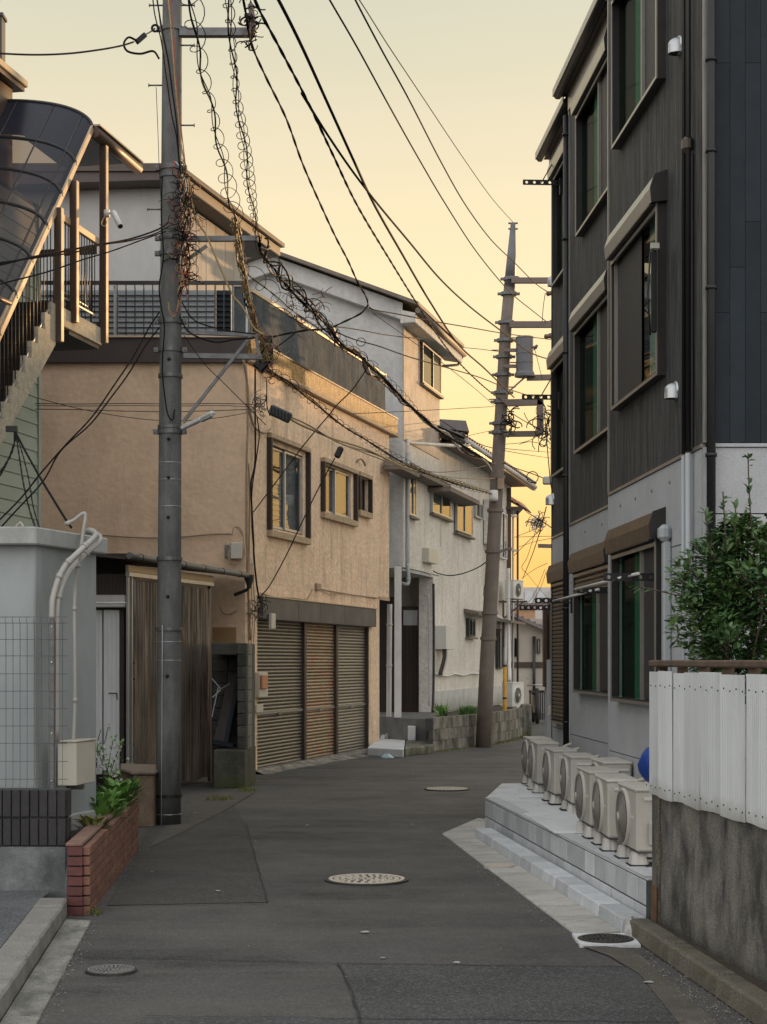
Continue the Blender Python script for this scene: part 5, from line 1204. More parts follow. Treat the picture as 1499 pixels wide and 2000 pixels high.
# far down the lane
def ground_box(name, label, cat, x0, x1, y0, y1, z1, mat, part='wall'):
    e = empty(name, ((x0 + x1) / 2, (y0 + y1) / 2, 0), label, cat); g = MB(); g.box(x0, x1, y0, y1, 0, z1); obj(part, g, mat, e); return e
m_far = M('far_house_render', (.42, .38, .32), .9, .08, 2, .3, 40)
fh = ground_box('far_house', 'small beige far house with grey tiled roof at the lane end', 'building', 3.3, 8.0, 52, 58, 2.95, m_far)
m_slate_roof = M('far_tile_roof', (.19, .16, .16), .5, .12, 6, .3, 30)
ze = EYE - (1243 - HY) / F * 52
g = MB(); g.hexa([(3.9, 51.6, 3.06), (5.6, 51.6, 2.30), (5.6, 58.3, 2.30), (3.9, 58.3, 3.06), (3.9, 51.6, 3.16), (5.6, 51.6, 2.42), (5.6, 58.3, 2.42), (3.9, 58.3, 3.16)]); obj('roof', g, m_slate_roof, fh)
g = MB(); g.poly([(3.3, 51.99, 2.95), (4.9, 51.99, 2.5), (4.9, 51.99, 2.95)]); 
g = MB(); g.box(3.3, 3.95, 51.6, 58.3, 2.96, 3.14); obj('ridge', g, m_slate_roof, fh)
for k in range(10):
    u = k / 9; g = MB(); g.cyl((3.95 + 1.65 * u, 51.58, 3.17 - .74 * u), (3.95 + 1.65 * u, 58.3, 3.17 - .74 * u), .035, 6); obj('ridge_tile', g, m_slate_roof, fh)
for px0, px1, y0_, y1_ in ((1002, 1012, 1246, 1283), (1050, 1056, 1248, 1276)):
    g = MB(); g.box(fx(px0, 51.95), fx(px1, 51.95), 51.93, 51.99, EYE - (y1_ - HY) / F * 52, EYE - (y0_ - HY) / F * 52); f = obj('window', g, m_alu_dark, fh)
    g = MB(); g.box(fx(px0 + 2, 51.9), fx(px1 - 2, 51.9), 51.91, 51.929, EYE - (y1_ - 2 - HY) / F * 52, EYE - (y0_ + 2 - HY) / F * 52); obj('pane', g, m_glass, f)
g = MB(); g.box(3.3, 5.4, 51.96, 51.998, EYE - (1304 - HY) / F * 52, EYE - (1293 - HY) / F * 52); obj('wall_band', g, m_brown_paint, fh)
g = MB(); x = fx(1044, 51.9); g.cyl((x, 51.9, 0), (x, 51.9, 2.4), .05, 8); obj('downpipe', g, m_alu_dark, fh)
m_farw = M('hazy_white_block', (.5, .47, .44), .9, .06, 1, .1, 30)
fb = ground_box('apartment_building', 'pale far apartment block rising over the far house roof', 'building', 5.2, 14, 75, 85, EYE + 143 / F * 75, m_farw)
g = MB(); g.box(5.1, 14.1, 74.9, 75.2, EYE + 108 / F * 75, EYE + 112 / F * 75); obj('floor_band', g, m_eave, fb)
for k in range(5):
    for j in range(2):
        x = 5.8 + k * .55; z = EYE + (60 + 52 * j) / F * 75; g = MB(); g.box(x, x + .35, 74.93, 74.99, z, z + .55); obj('window', g, m_alu, fb)
fb2 = ground_box('apartment_building', 'orange boarded house just behind the far tiled roof', 'building', 5.0, 6.0, 66, 70, EYE + 100 / F * 66, M('orange_boards', (.40, .24, .13), .8, .1, 4, .2, 30))
g = MB(); g.box(4.95, 6.05, 65.9, 70.1, EYE + 100 / F * 66 + .005, EYE + 104 / F * 66); obj('roof', g, m_slate_roof, fb2)
# unseen row of blocks toward the sunset, added to keep low sun off the lane
dr_ = empty('sun_block_row', (33, 75, 0), 'added unseen row of plain blocks that shades the lane from low sun', 'building')
ux, uy = math.sin(rad(SUN_AZ)), math.cos(rad(SUN_AZ)); cxr, cyr = -1 + ux * 80, 28 + uy * 80
for k in range(-3, 7):
    h = 5.85 + 80 * math.tan(rad(SUN_EL)) + (.12 * (k % 3) - .1) + (0 if k else 0); a = (cxr + uy * (k * 6 - 3) , cyr - ux * (k * 6 - 3)); b = (cxr + uy * (k * 6 + 3.01), cyr - ux * (k * 6 + 3.01))
    g = MB(); g.prism([a, b, (b[0] + ux * 8, b[1] + uy * 8), (a[0] + ux * 8, a[1] + uy * 8)], 0, h); w_ = obj('sun_block', g, m_far, dr_)
    for j in range(2):
        for f_ in (.3, .7):
            p = Vector((a[0] + (b[0] - a[0]) * f_ - ux * .02, a[1] + (b[1] - a[1]) * f_ - uy * .02, 3 + 3.2 * j)); q = Vector((uy, -ux, 0)) * .6
            g = MB(); g.quad(p - q, p + q, p + q + Vector((0, 0, 1.2)), p - q + Vector((0, 0, 1.2))); obj('window', g, m_alu_dark, w_)
# far gate and fence
gt = empty('metal_gate', (3.95, 44.6, 0), 'dark slatted gate by the lane end below the far house', 'gate')
for k in range(9):
    x = fx(1035, 45) + k * .055; g = MB(); g.box(x, x + .04, 45, 45.03, .05, .85); obj('gate_bar', g, m_steel_dark, gt)
g = MB(); g.box(fx(1034, 45), fx(1072, 45), 45.031, 45.05, .78, .84); obj('gate_rail', g, m_steel_dark, gt)
sg = empty('scooter', (4.1, 43.6, 0), 'dark scooter parked by the far gate', 'scooter')
for dy in (0, 1.1):
    g = MB(); Mx = Matrix.Rotation(rad(90), 3, 'Y'); g.lathe([(.12, -.04), (.22, -.04), (.24, 0), (.22, .04), (.12, .04)], (3.98, 43.2 + dy, .245), 16, True, Mx); obj('wheel', g, m_rubber, sg)
g = MB(); g.extrude([Vector((3.94, 43.2, .3)), Vector((3.94, 43.5, .28)), Vector((3.94, 43.9, .26)), Vector((3.94, 44.45, .35)), Vector((3.94, 44.5, .75)), Vector((3.94, 43.85, .72)), Vector((3.94, 43.6, .40)), Vector((3.94, 43.35, .95))], (.1, 0, 0)); obj('body', g, m_steel_dark, sg, bevel=.02)
g = MB(); g.tube([(3.72, 43.35, 1.0), (3.99, 43.3, 1.02), (4.26, 43.35, 1.0)], .018, 6); obj('handlebar', g, m_alu, sg)
for sx in (-1, 1):
    g = MB(); g.tube([(3.99 + sx * .2, 43.33, 1.02), (3.99 + sx * .24, 43.3, 1.18)], .006, 5); g.lathe([(0, 0), (.05, 0), (.05, .02), (0, .02)], (3.99 + sx * .24, 43.3, 1.18), 10); obj('mirror', g, m_alu, sg)
g = MB(); g.box(3.93, 4.05, 43.9, 44.5, .76, .84); obj('seat', g, m_rubber, sg, bevel=.02)
# wheelie items under wall unit
# ================================================================= DARK THREE STOREY HOUSE ON THE OTHER SIDE
wR1, wR2, wR3 = Wall(2.74, -.055, -1), Wall(2.94, -.055, -1), Wall(3.05, -.055, -1)
YC, YS1, YS2, YE = 11.05, 14.3, 17.52, 19.42
ZB = 3.07
dh = empty('dark_house', (3.5, 15, 0), 'charcoal sided three storey house over grey concrete look panels', 'building')
def rplan(w, Y0, Y1, back=5, t=-.02):
    a, b = w.pt(Y0, t, 0), w.pt(Y1, t, 0); return [(a.x, a.y), (b.x, b.y), (a.x + back, b.y), (a.x + back, a.y)]
g = MB()
for w, Y0, Y1, zt in ((wR1, YC + .02, YS1, 9.5), (wR2, YS1 + .001, YS2, 7.65), (wR3, YS2 + .001, YE, 7.55)):
    g.prism(rplan(w, Y0, Y1), 0.0, zt)
obj('structural_wall', g, m_interior, dh)
# facade openings: (wall, Y0, Y1, z0, z1)
def yy(w, px, t=.085): return w.Y(px, t)
OP = []
def facade(w, Y0, Y1, z0, z1, opens, kind):
    """cover a stretch of wall with boards or panels around the window openings"""
    if kind == 'siding':
        step = .152; y = Y0; k = 0
        while y < Y1 - .01:
            a, b = y, min(y + step - .004, Y1)
            segs = [(z0, z1)]
            for (o0, o1, oz0, oz1) in opens:
                if b > o0 + .03 and a < o1 - .03:
                    n_ = []
                    for (s0_, s1_) in segs:
                        if oz0 > s0_: n_.append((s0_, min(oz0, s1_)))
                        if oz1 < s1_: n_.append((max(oz1, s0_), s1_))
                    segs = n_
            for (s0_, s1_) in segs:
                if s1_ - s0_ > .02:
                    g = MB(); g.wbox(w, a, b, 0, .018, s0_, s1_); obj('siding_board', g, m_siding_dark, dh)
            y += step
def panels(w, Y0, Y1, rows_, opens, ny=1):
    for (z0, z1) in rows_:
        for i in range(ny):
            a = Y0 + (Y1 - Y0) * i / ny + .004; b = Y0 + (Y1 - Y0) * (i + 1) / ny - .004
            segs = [(a, b, z0 + .004, z1 - .004)]
            for (o0, o1, oz0, oz1) in opens:
                n_ = []
                for (p0, p1, q0, q1) in segs:
                    if o1 <= p0 or o0 >= p1 or oz1 <= q0 or oz0 >= q1: n_.append((p0, p1, q0, q1)); continue
                    if q0 < oz0: n_.append((p0, p1, q0, oz0))
                    if q1 > oz1: n_.append((p0, p1, oz1, q1))
                    zz0, zz1 = max(q0, oz0), min(q1, oz1)
                    if p0 < o0: n_.append((p0, o0, zz0, zz1))
                    if p1 > o1: n_.append((o1, p1, zz0, zz1))
                segs = n_
            for (p0, p1, q0, q1) in segs:
                if p1 - p0 > .03 and q1 - q0 > .03:
                    g = MB(); g.wbox(w, p0, p1, 0, .02, q0, q1); obj('wall_panel', g, m_panel, dh)
op1 = [(12.16, 13.82, 5.92, 7.15), (12.16, 13.85, 3.76, 5.0), (12.2, 13.85, 1.35, 2.56)]
op2 = [(15.02, 16.75, 5.94, 7.15), (15.02, 16.85, 3.77, 5.0), (15.05, 16.9, 1.36, 2.56)]
op3 = [(17.75, 19.0, 5.94, 7.15), (17.75, 19.05, 3.77, 5.0), (17.75, 19.05, .98, 2.56)]
facade(wR1, YC + .05, YS1, ZB + .02, 9.4, op1, 'siding'); facade(wR2, YS1 + .02, YS2, ZB + .02, 7.6, op2, 'siding'); facade(wR3, YS2 + .02, YE, ZB + .02, 7.5, op3, 'siding')
rows_ = ((.33, .92), (.92, 1.62), (1.62, 2.34), (2.34, ZB - .01))
panels(wR1, YC + .02, YS1, ((.33, .88), (.88, 2.46), (2.46, ZB - .01)), op1, 1); panels(wR2, YS1 + .02, YS2, ((.33, .88), (.88, 2.46), (2.46, ZB - .01)), op2, 1); panels(wR3, YS2 + .02, YE, ((.33, .88), (.88, 2.46), (2.46, ZB - .01)), op3, 1)
# screw heads in the concrete look panels
sc = MB().cyl((0, 0, 0), (-.006, 0, 0), .012, 8).mesh('panel_plug'); sc.materials.append(M('panel_plug', (.17, .18, .18), .7, .1, 5, 0))
for w, Ys in ((wR1, (11.5, 12.0, 12.6, 13.2, 13.8)), (wR2, (14.9, 15.7, 16.6))):
    for Y in Ys:
        for z in (2.93, 2.60): inst('panel_plug', sc, dh, w.pt(Y, .021, z), w.rot() - rad(90))
for Y in (11.2, 11.75, 12.02):
    for z in (2.25, 1.98, 1.55, 1.2): inst('panel_plug', sc, dh, wR1.pt(Y, .021, z), wR1.rot() - rad(90))
# band flashings and step trims
for w, Y0, Y1 in ((wR1, YC, YS1), (wR2, YS1, YS2), (wR3, YS2, YE)):
    g = MB(); g.wbox(w, Y0 + .0, Y1, .0, .032, ZB - .009, ZB + .014); obj('band_flashing', g, m_bronze_lt, dh)
for w, Y, z0, z1 in ((wR1, YS1, ZB, 9.4), (wR2, YS2, ZB, 7.6)):
    g = MB(); g.wbox(w, Y + .001, Y + .03, -.25, .03, z0 + .02, z1); obj('corner_trim', g, m_bronze_lt, dh)
    g = MB(); g.wbox(w, Y + .001, Y + .02, -.25, .026, .33, z0 - .01); obj('corner_trim', g, m_panel, dh)
g = MB(); g.wbox(wR3, YE + .001, YE + .02, -.3, .028, .2, 7.4); obj('corner_trim', g, m_bronze, dh)
# end wall facing the viewer
Cc = wR1.pt(YC, 0, 0)
y0 = 11.03
x = Cc.x + .02
g = MB(); g.box(Cc.x - .018, Cc.x + .02, y0 - .0, y0 + .05, ZB + .02, 9.4); obj('corner_trim', g, m_bronze_lt, dh)
x = fx(1397, y0); k = 0
while x < 4.6:
    jz = [ZB + .02, 3.95 + .3 * (k % 3), 5.6 + .5 * (k % 2), 7.4, 9.4]
    for j in range(4):
        g = MB(); g.box(x, x + .099, y0 - .0, y0 + .018, jz[j] + .001, jz[j + 1] - .002); obj('siding_board', g, m_siding_navy, dh)
    x += .1015; k += 1
xg = fx(1388, y0)
for (z0, z1) in ((.3, 1.0), (1.0, 1.86), (1.86, 2.62), (2.62, ZB - .01)):
    xx = xg + .01
    while xx < 4.6:
        g = MB(); g.box(xx, min(xx + .905, 4.62), y0, y0 + .018, z0 + .004, z1 - .004); obj('wall_panel', g, m_panel, dh); xx += .91
g = MB(); g.box(xg, 4.62, y0 - .015, y0 + .02, ZB - .009, ZB + .014); obj('band_flashing', g, m_panel, dh)
g = MB(); g.box(Cc.x - .02, xg - .0, y0 - .002, y0 + .018, .3, ZB - .01); obj('corner_panel', g, m_panel, dh)

# windows ------------------------------------------------------------------
def bay(w, Y0, Y1, z0, z1, box, layout, t=.085, lab=None, shut=0.0, parent=None):
    """projecting window frame; box: shutter housing on top; layout: list of (f0, f1, what) along the window from far to near"""
    e = empty('window', w.pt((Y0 + Y1) / 2, 0, z0)); e.parent = dh; e.location = LOC[e] - LOC[dh]
    if lab: e['label'] = lab
    f = MB(); th = .022
    f.wbox(w, Y0 - .02, Y1 + .02, .0, t, z0 - .035, z0); obj('sill', f, m_alu_dark, e)
    f = MB(); f.wbox(w, Y0 - .02, Y0 - .001, -.05, t - .004, z0 + .001, z1); obj('near_jamb', f, m_alu_dark, e)
    f = MB(); f.wbox(w, Y1 + .001, Y1 + .02, -.05, t, z0 + .001, z1); obj('far_jamb', f, m_alu_dark, e)
    f = MB(); f.wbox(w, Y1 + .006, Y1 + .024, t - .003, t + .008, z0 - .036, z1); obj('front_trim', f, m_bronze_lt, e)
    f = MB(); f.wbox(w, Y0 - .022, Y0 + .008, t - .003, t + .006, z0 - .036, z1); f.wbox(w, Y0 + .009, Y1, t, t + .006, z0 - .036, z0 - .012); obj('front_trim', f, m_bronze_lt, e)
    f = MB(); f.wbox(w, Y0, Y1, -.05, t - .01, z1, z1 + .03); obj('head', f, m_alu_dark, e)
    f = MB(); f.wbox(w, Y0, Y1, -.045, -.04, z0, z1); obj('window_backing', f, m_interior, e)
    if box:
        b0, b1 = box
        f = MB(); f.extrude([w.pt(Y0 - .05, .0, b0 - .0), w.pt(Y0 - .05, .13, b0 - .02), w.pt(Y0 - .05, .14, b0 + .08), w.pt(Y0 - .05, .11, b1), w.pt(Y0 - .05, .0, b1 + .04)], w.a * ((Y1 - Y0 + .1) / w.k)); h = obj('shutter_housing', f, m_bronze_lt if z0 > 3 else m_bronze, e)
        f = MB(); f.extrude([w.pt(Y0 - .051, -.01, b0 - .01), w.pt(Y0 - .051, .135, b0 - .03), w.pt(Y0 - .051, .145, b0 + .08), w.pt(Y0 - .051, .115, b1 + .005), w.pt(Y0 - .051, -.01, b1 + .05)], w.a * -.018); obj('end_cap', f, m_alu_dark, h)
        f = MB(); f.wbox(w, Y0, Y1, .02, .135, b0 - .034, b0 - .021); obj('housing_lip', f, m_alu_dark, h)
        f = MB(); f.wbox(w, Y0, Y1, t - .004, t + .01, z1 - .075, z1 - .045); obj('top_rail', f, m_bronze_lt, e)
    Yf = lambda q: Y1 - (Y1 - Y0) * q
    for (q0, q1, what) in layout:
        a, b = Yf(q1), Yf(q0)
        if what == 'curtain':
            g = MB(); n = 6
            for i in range(n):
                ya, yb = a + (b - a) * i / n, a + (b - a) * (i + 1) / n
                g.quad(w.pt(ya,   .012 + .008 * (i % 2), z0), w.pt(yb, .012 + .008 * ((i + 1) % 2), z0), w.pt(yb, .012 + .008 * ((i + 1) % 2), z1), w.pt(ya,   .012 + .008 * (i % 2), z1), True)
            obj('curtain', g, m_curtain, e)
        elif what == 'screen':
            g = MB(); g.wbox(w, a, b, .040, .043, z0 + .01, z1 - .01); obj('insect_screen', g, m_screen, e)
            g = MB(); g.wbox(w, b - .012, b + .012, .04, .07, z0, z1); obj('stile', g, m_bronze_lt, e)
        elif what == 'white':
            g = MB(); g.wbox(w, a, b, .01, .015, z0, z1); obj('curtain', g, m_curtain_white, e)
    g = MB(); g.wbox(w, Y0 + .01, Y1 - .01, .028, .031, z0 + .01, z1 - .01); obj('pane', g, m_glassE if lab else m_glassD, e)
    if shut:
        me = MB(); A = w.pt(Y0 + .01, .062, 0); B = w.pt(Y1 - .01, .062, 0) - A; n_ = w.n
        for (o0, za, o1, zb) in ((0, 0, .014, .006), (.014, .006, .014, .03), (.014, .03, 0, .042)):
            me.quad(n_ * o0 + Vector((0, 0, za)), n_ * o1 + Vector((0, 0, zb)), B + n_ * o1 + Vector((0, 0, zb)), B + n_ * o0 + Vector((0, 0, za)))
        me = me.mesh('slat'); me.materials.append(m_slatR)
        k = 0
        while z1 - (k + 1) * .044 > z1 - shut - .001:
            inst('slat', me, e, A + Vector((0, 0, z1 - (k + 1) * .044))); k += 1
        g = MB(); g.wbox(w, Y0, Y1, .055, .085, z1 - (k) * .044 - .03, z1 - k * .044 - .002); obj('bottom_bar', g, m_bronze, e)
    return e
m_glassD = glass_mat('dark_house_glass', (.75, .85, .8), .95, 1.025, .01)
m_glassE = glass_mat('mirror_like_glass', (.75, .85, .8), .95, 1.6, .01)
m_screen = M('insect_screen', (.03, .03, .029), .6, .1, 10, .05, 200)
m_slatR = M('bronze_slat', (.16, .13, .10), .4, .08, 5, .03, 60, metal=.5, rnd=.06)
LY = [(.35, .62, 'curtain'), (.64, .99, 'screen')]
for i, (w, op) in enumerate(((wR1, op1), (wR2, op2), (wR3, op3))):
    for j, (a, b, z0, z1) in enumerate(op):
        lay = LY
        if i == 0 and j == 1: lay = [(.02, .58, 'screen'), (.68, .98, 'white')]
        box = (z1, z1 + .17)
        bay(w, a, b, z0, z1, box, lay, lab='middle window with a sky reflecting pane' if (i, j) == (0, 1) else None, shut={(1, 2): .22, (2, 2): 1.56}.get((i, j), 0))
# the white window plate on the middle bay
e = empty('folding_rack', wR1.pt(12.1, .1, 4.2), 'black folded laundry rack arm beside the middle window of the dark house', 'rack')
g = MB(); Y = 12.08; g.wbox(wR1, Y - .015, Y + .015, .10, .14, 4.02, 4.62); obj('arm', g, m_steel_dark, e, bevel=.008)
g = MB(); g.wbox(wR1, Y - .05, Y - .015, .09, .15, 4.62, 4.66); obj('plate', g, m_ivory, e)
g = MB(); g.tube([wR1.pt(Y - .02, .15, 4.0), wR1.pt(Y - .02, .17, 4.3), wR1.pt(Y - .02, .15, 4.6)], .007, 5); obj('loop', g, m_steel_dark, e)
e = empty('folding_rack', wR2.pt(14.95, .1, 4.2), 'black folded laundry rack arm beside the second middle floor window', 'rack')
g = MB(); Y = 14.92; g.wbox(wR2, Y - .015, Y + .015, .08, .12, 4.1, 4.75); obj('arm', g, m_steel_dark, e, bevel=.008)

# eaves and gutters
for w, Y0, Y1, z in ((wR2, YS1 - .3, YS2 + .05, 7.58), (wR3, YS2 + .06, YE + .15, 7.52), (wR1, YC - .1, YS1 + .1, 9.4)):
    g = MB(); g.wbox(w, Y0, Y1, -.3, .10, z, z + .05); obj('eave', g, m_alu_dark, dh)
    g = MB().tube([w.pt(Y0, .14, z + .02), w.pt(Y1, .14, z + .02)], .05, 8); obj('eave_gutter', g, m_steel_dark, dh)
    g = MB(); g.wbox(w, Y0 + .2, Y1 - .1, .019, .05, z - .18, z - .005); obj('frieze', g, m_bronze_lt, dh)
    g = MB(); g.wbox(w, Y0, Y1, .185, .197, z + .0, z + .075); obj('gutter_lip', g, m_bronze_lt, dh)
    g = MB(); a, b = w.pt(Y0, .0, z), w.pt(Y1, .0, z); g.hexa([(a.x, a.y, z + .051), (a.x + 4, a.y, z + 1.0), (b.x + 4, b.y, z + 1.0), (b.x, b.y, z + .051), (a.x, a.y, z + .1), (a.x + 4, a.y, z + 1.05), (b.x + 4, b.y, z + 1.05), (b.x, b.y, z + .1)]); obj('roof', g, m_alu_dark, dh)
# down pipes and conduits
def dpipe(x, y, z0, z1, r, mat, label, nm='downpipe', clips=(), grp=None):
    e = empty(nm, (x, y, z0), label, 'pipe', grp); g = MB().cyl((x, y, z0), (x, y, z1), r, 12); obj('pipe', g, mat, e)
    for z in clips: obj('clip', MB().cyl((x, y, z - .012), (x, y, z + .012), r * 1.3, 12), mat, e)
    return e
xx = (1107.5 - CX) / F * 17.62
dpipe(xx, 17.62, .36, 7.4, .037, m_steel_dark, 'long black downpipe at the second step of the dark house', clips=(1.0, 2.2, 3.6, 4.9, 6.1, 7.2))
dpipe(fx(1390, 10.97), 10.97, .36, 9.4, .030, m_steel_dark, 'black downpipe at the near corner of the dark house', clips=(3.0, 4.1, 5.0, 5.6, 6.9))
for i, (px, lb, ma, mb_) in enumerate(((1336, 'outer', m_steel_dark, m_grey_plastic), (1345, 'inner', m_steel_dark, m_grey_plastic))):
    Y = wR1.Y(px, .06); p = wR1.pt(Y, .06, 0)
    dpipe(p.x, p.y, ZB - .01, 9.4, .014 + .004 * i, ma, '%s black conduit on the charcoal siding near the hood vents' % lb, 'conduit')
    dpipe(p.x, p.y, .36, ZB - .02, .016 + .004 * i, mb_, '%s grey conduit on the panels under the black conduits' % lb, 'conduit')
Y = wR1.Y(1350, .04); 
e = empty('pipe_cover', wR1.pt(Y, .05, .4), 'slim black duct with a rounded head on the charcoal siding', 'duct')
z1 = wR1.z(1345, 320); g = MB(); g.wbox(wR1, Y - .02, Y + .03, .02, .07, ZB + .0, z1); obj('duct', g, m_alu_dark, e, bevel=.01)
g = MB(); g.wbox(wR1, Y - .035, Y + .05, .02, .10, z1, z1 + .12); obj('head', g, m_bronze, e, bevel=.03)
e = empty('pipe_cover', wR1.pt(wR1.Y(1300, .05), .05, .4), 'pale grey duct with a fat hood beside the ground floor window', 'duct')
Y = wR1.Y(1302, .05); z1 = wR1.z(1302, 1062); g = MB(); g.wbox(wR1, Y - .05, Y + .03, .02, .08, .36, z1); obj('duct', g, m_grey_plastic, e, bevel=.012)
g = MB(); g.wbox(wR1, Y - .07, Y + .05, .02, .11, z1, z1 + .12); obj('head', g, m_grey_plastic, e, bevel=.03)
g = MB(); g.wbox(wR1, Y - .058, Y + .038, .02, .09, 1.05, 1.07); obj('joint', g, m_grey_plastic, e)
# hood vents
def hood_vent(w, px, py, r, label, mat=m_alu):
    Y = w.Y(px, .04); z = w.z(px, py, .04); c = w.pt(Y, .02, z); e = empty('hood_vent', c, label, 'vent', 'round hood vents on the dark house')
    g = MB(); n, a_, u = w.n, w.a, Vector((0, 0, 1))
    for i in range(7):
        for j in range(12):
            def q(i, j):
                th = i / 7 * math.pi / 2; ph = j / 12 * math.pi          # quarter dome, open downward
                return c + n * (r * 1.5 * math.sin(th)) + (a_ * math.cos(ph) + u * math.sin(ph)) * (r * math.cos(th))
            g.quad(q(i, j), q(i + 1, j), q(i + 1, j + 1), q(i, j + 1), True)
    for i in range(7):
        def q2(i, s_, k): th = i / 7 * math.pi / 2; return c + n * (r * 1.5 * math.sin(th)) + a_ * (s_ * r * math.cos(th)) - u * (r * 1.1 * k)
        for s_ in (-1, 1): g.quad(q2(i, s_, 0), q2(i + 1, s_, 0), q2(i + 1, s_, 1), q2(i, s_, 1), True)
    obj('hood', g, mat, e)
    g = MB(); g.cyl(c - n * .018, c + n * .012, r * 1.15, 16); obj('back_plate', g, mat, e)
    g = MB(); g.quad(c + a_ * r - u * r + n * .02, c - a_ * r - u * r + n * .02, c - a_ * r * .3 - u * r * 1.0 + n * r * 1.4, c + a_ * r * .3 - u * r + n * r * 1.4); obj('grille', g, m_alu_dark, e)
hood_vent(wR1, 1323, 88, .055, 'silver hood vent high beside the top window of the dark house')
hood_vent(wR1, 1316, 762, .055, 'silver hood vent above the panel band near the black conduits')
hood_vent(wR3, 1078, 975, .06, 'pale hood vent far along the dark house at mid height')
hood_vent(wR3, 1082, 548, .06, 'hood vent far along the dark house under its topmost far window')
hood_vent(wR3, 1083, 1385, .06, 'low hood vent at the far foot of the dark house', m_ivory)

# laundry pole arms and poles
def arm(w, Y, z, L_, label, holes=5, drop=0):
    e = empty('laundry_bracket', w.pt(Y, .02, z), label, 'bracket', 'perforated laundry pole brackets')
    a, b = w.pt(Y, .02, z), w.pt(Y, L_, z + .0)
    t = (b - a).normalized(); wd = Vector((t.y, -t.x, 0)) * .005; h = .026
    g = MB(); hs = L_ / (holes + .3)
    # plate with round holes: frame strips between ring cells
    for k in range(holes):
        c = a + t * (hs * (k + .6)); n = 14; ri, ro_ = .016, .026
        for s_ in (-1, 1):
            for j in range(n):
                a0, a1 = 2 * math.pi * j / n, 2 * math.pi * (j + 1) / n
                def rq(r_, an, sq=False):
                    cx_, cz_ = math.cos(an), math.sin(an)
                    if sq:
                        m_ = max(abs(cx_) / (hs / 2), abs(cz_) / h); return c + t * (cx_ / m_) + Vector((0, 0, cz_ / m_)) + wd * s_
                    return c + t * (r_ * cx_) + Vector((0, 0, r_ * cz_)) + wd * s_
                g.quad(rq(ri, a0), rq(0, a0, True), rq(0, a1, True), rq(ri, a1))
        for j in range(n):
            a0, a1 = 2 * math.pi * j / n, 2 * math.pi * (j + 1) / n
            f0 = c + t * (ri * math.cos(a0)) + Vector((0, 0, ri * math.sin(a0))); f1 = c + t * (ri * math.cos(a1)) + Vector((0, 0, ri * math.sin(a1)))
            g.quad(f0 - wd, f1 - wd, f1 + wd, f0 + wd)
    g.bar(a + Vector((0, 0, h)), b + Vector((0, 0, h)), .012, .006); g.bar(a - Vector((0, 0, h)), b - Vector((0, 0, h)), .012, .006)
    obj('perforated_arm', g, m_steel_dark, e)
    g = MB(); g.wbox(w, Y - .02, Y + .02, .019, .05, z - .13, z + .06); obj('wall_plate', g, m_steel_dark, e)
    if drop: g = MB(); g.bar(w.pt(Y, .05, z + drop), w.pt(Y, L_ * .55, z), .012); obj('stay', g, m_steel_dark, e)
def armp(w, px, py, L_, label, **k):
    Y = w.Y(px, L_ ); arm(w, Y, EYE - (py - HY) / F * Y, L_, label, **k)
armp(wR3, 1022, 357, .46, 'perforated arm sticking out against the sky near the highest far window', drop=.35)
armp(wR3, 1020, 776, .46, 'perforated arm against the sky at transformer foot height', drop=.35)
armp(wR3, 1016, 1187, .44, 'low perforated arm reaching farthest over the lane by the far roller shutter', holes=6)
arm(wR2, 17.3, 2.27, .42, 'low perforated arm next to the long black downpipe')
arm(wR2, 14.75, 2.27, .42, 'low perforated arm between the two tall ground floor windows')
arm(wR1, 12.42, 2.27, .42, 'low perforated arm beside the pale grey duct')
for (pa, Ya_, pb, Yb_, lb) in (((1248, 1120), 12.2, (1124, 1151), 14.7, 'nearer white laundry pole resting on low brackets of the dark house'), ((1170, 1151), 14.6, (1081, 1174), 17.4, 'farther white laundry pole resting on low brackets of the dark house')):
    g = MB().tube([P(*pa, Ya_), P(*pb, Yb_)], .0115, 8); obj('laundry_pole', g, m_white_paint, None, lb, 'pole', 'white laundry poles')

# slim pier past the dark house
pr_ = empty('gate_pier', (2.2, 22, 0), 'slim grey gate pier beyond the far end of the dark house', 'pier')
g = MB(); g.box(fx(1069, 22), fx(1083, 22) + .3, 22, 22.3, 0, 1.66); obj('pier', g, m_panel, pr_)
g = MB(); g.box(fx(1064, 22), fx(1071, 22), 22.05, 22.25, 1.3, 2.35); g.box(fx(1073, 22), fx(1080, 22), 22.0, 22.2, 1.66, 2.4); obj('brown_post', g, m_brown_rail, pr_)
g = MB(); g.box(fx(1071.2, 22), fx(1079, 22), 22.205, 22.3, 1.661, 2.2); obj('cream_post', g, m_ivory, pr_)

# ================================================================= PLATFORM, BLOCK FACE, KERB, NEW GUTTER
pf = empty('unit_platform', (1.5, 13, 0), 'raised white concrete ledge faced with grey blocks carrying the outdoor units', 'platform')
A_, B_ = Vector((.98, 16.05, 0)), Vector((1.600, 10.16, 0)); B2 = B_.copy()
C_, D_ = Vector((1.265, 17.93, 0)), Vector((2.0, 18.0, 0))
PH = .33
g = MB(); g.prism([(B2.x, B2.y), (A_.x, A_.y), (C_.x, C_.y), (2.3, 18.1), (2.75, 10.2)][::-1], 0, PH - .022); obj('core', g, m_mortar, pf)
def slab(pts, z0, z1, nm, mat): g = MB(); g.prism(pts, z0, z1); return obj(nm, g, mat, pf, bevel=.006)
ed = (A_ - B_).normalized(); nr = Vector((ed.y, -ed.x, 0))      # inward
slab([(B2.x, B2.y), (A_.x, A_.y), (C_.x, C_.y), (2.3, 18.1), (2.75, 10.2)][::-1], PH - .021, PH, 'top_screed', m_conc_new)
a1 = A_ + nr * .13; b1 = B2 + nr * .13
def offs(p): return (p.x, p.y)
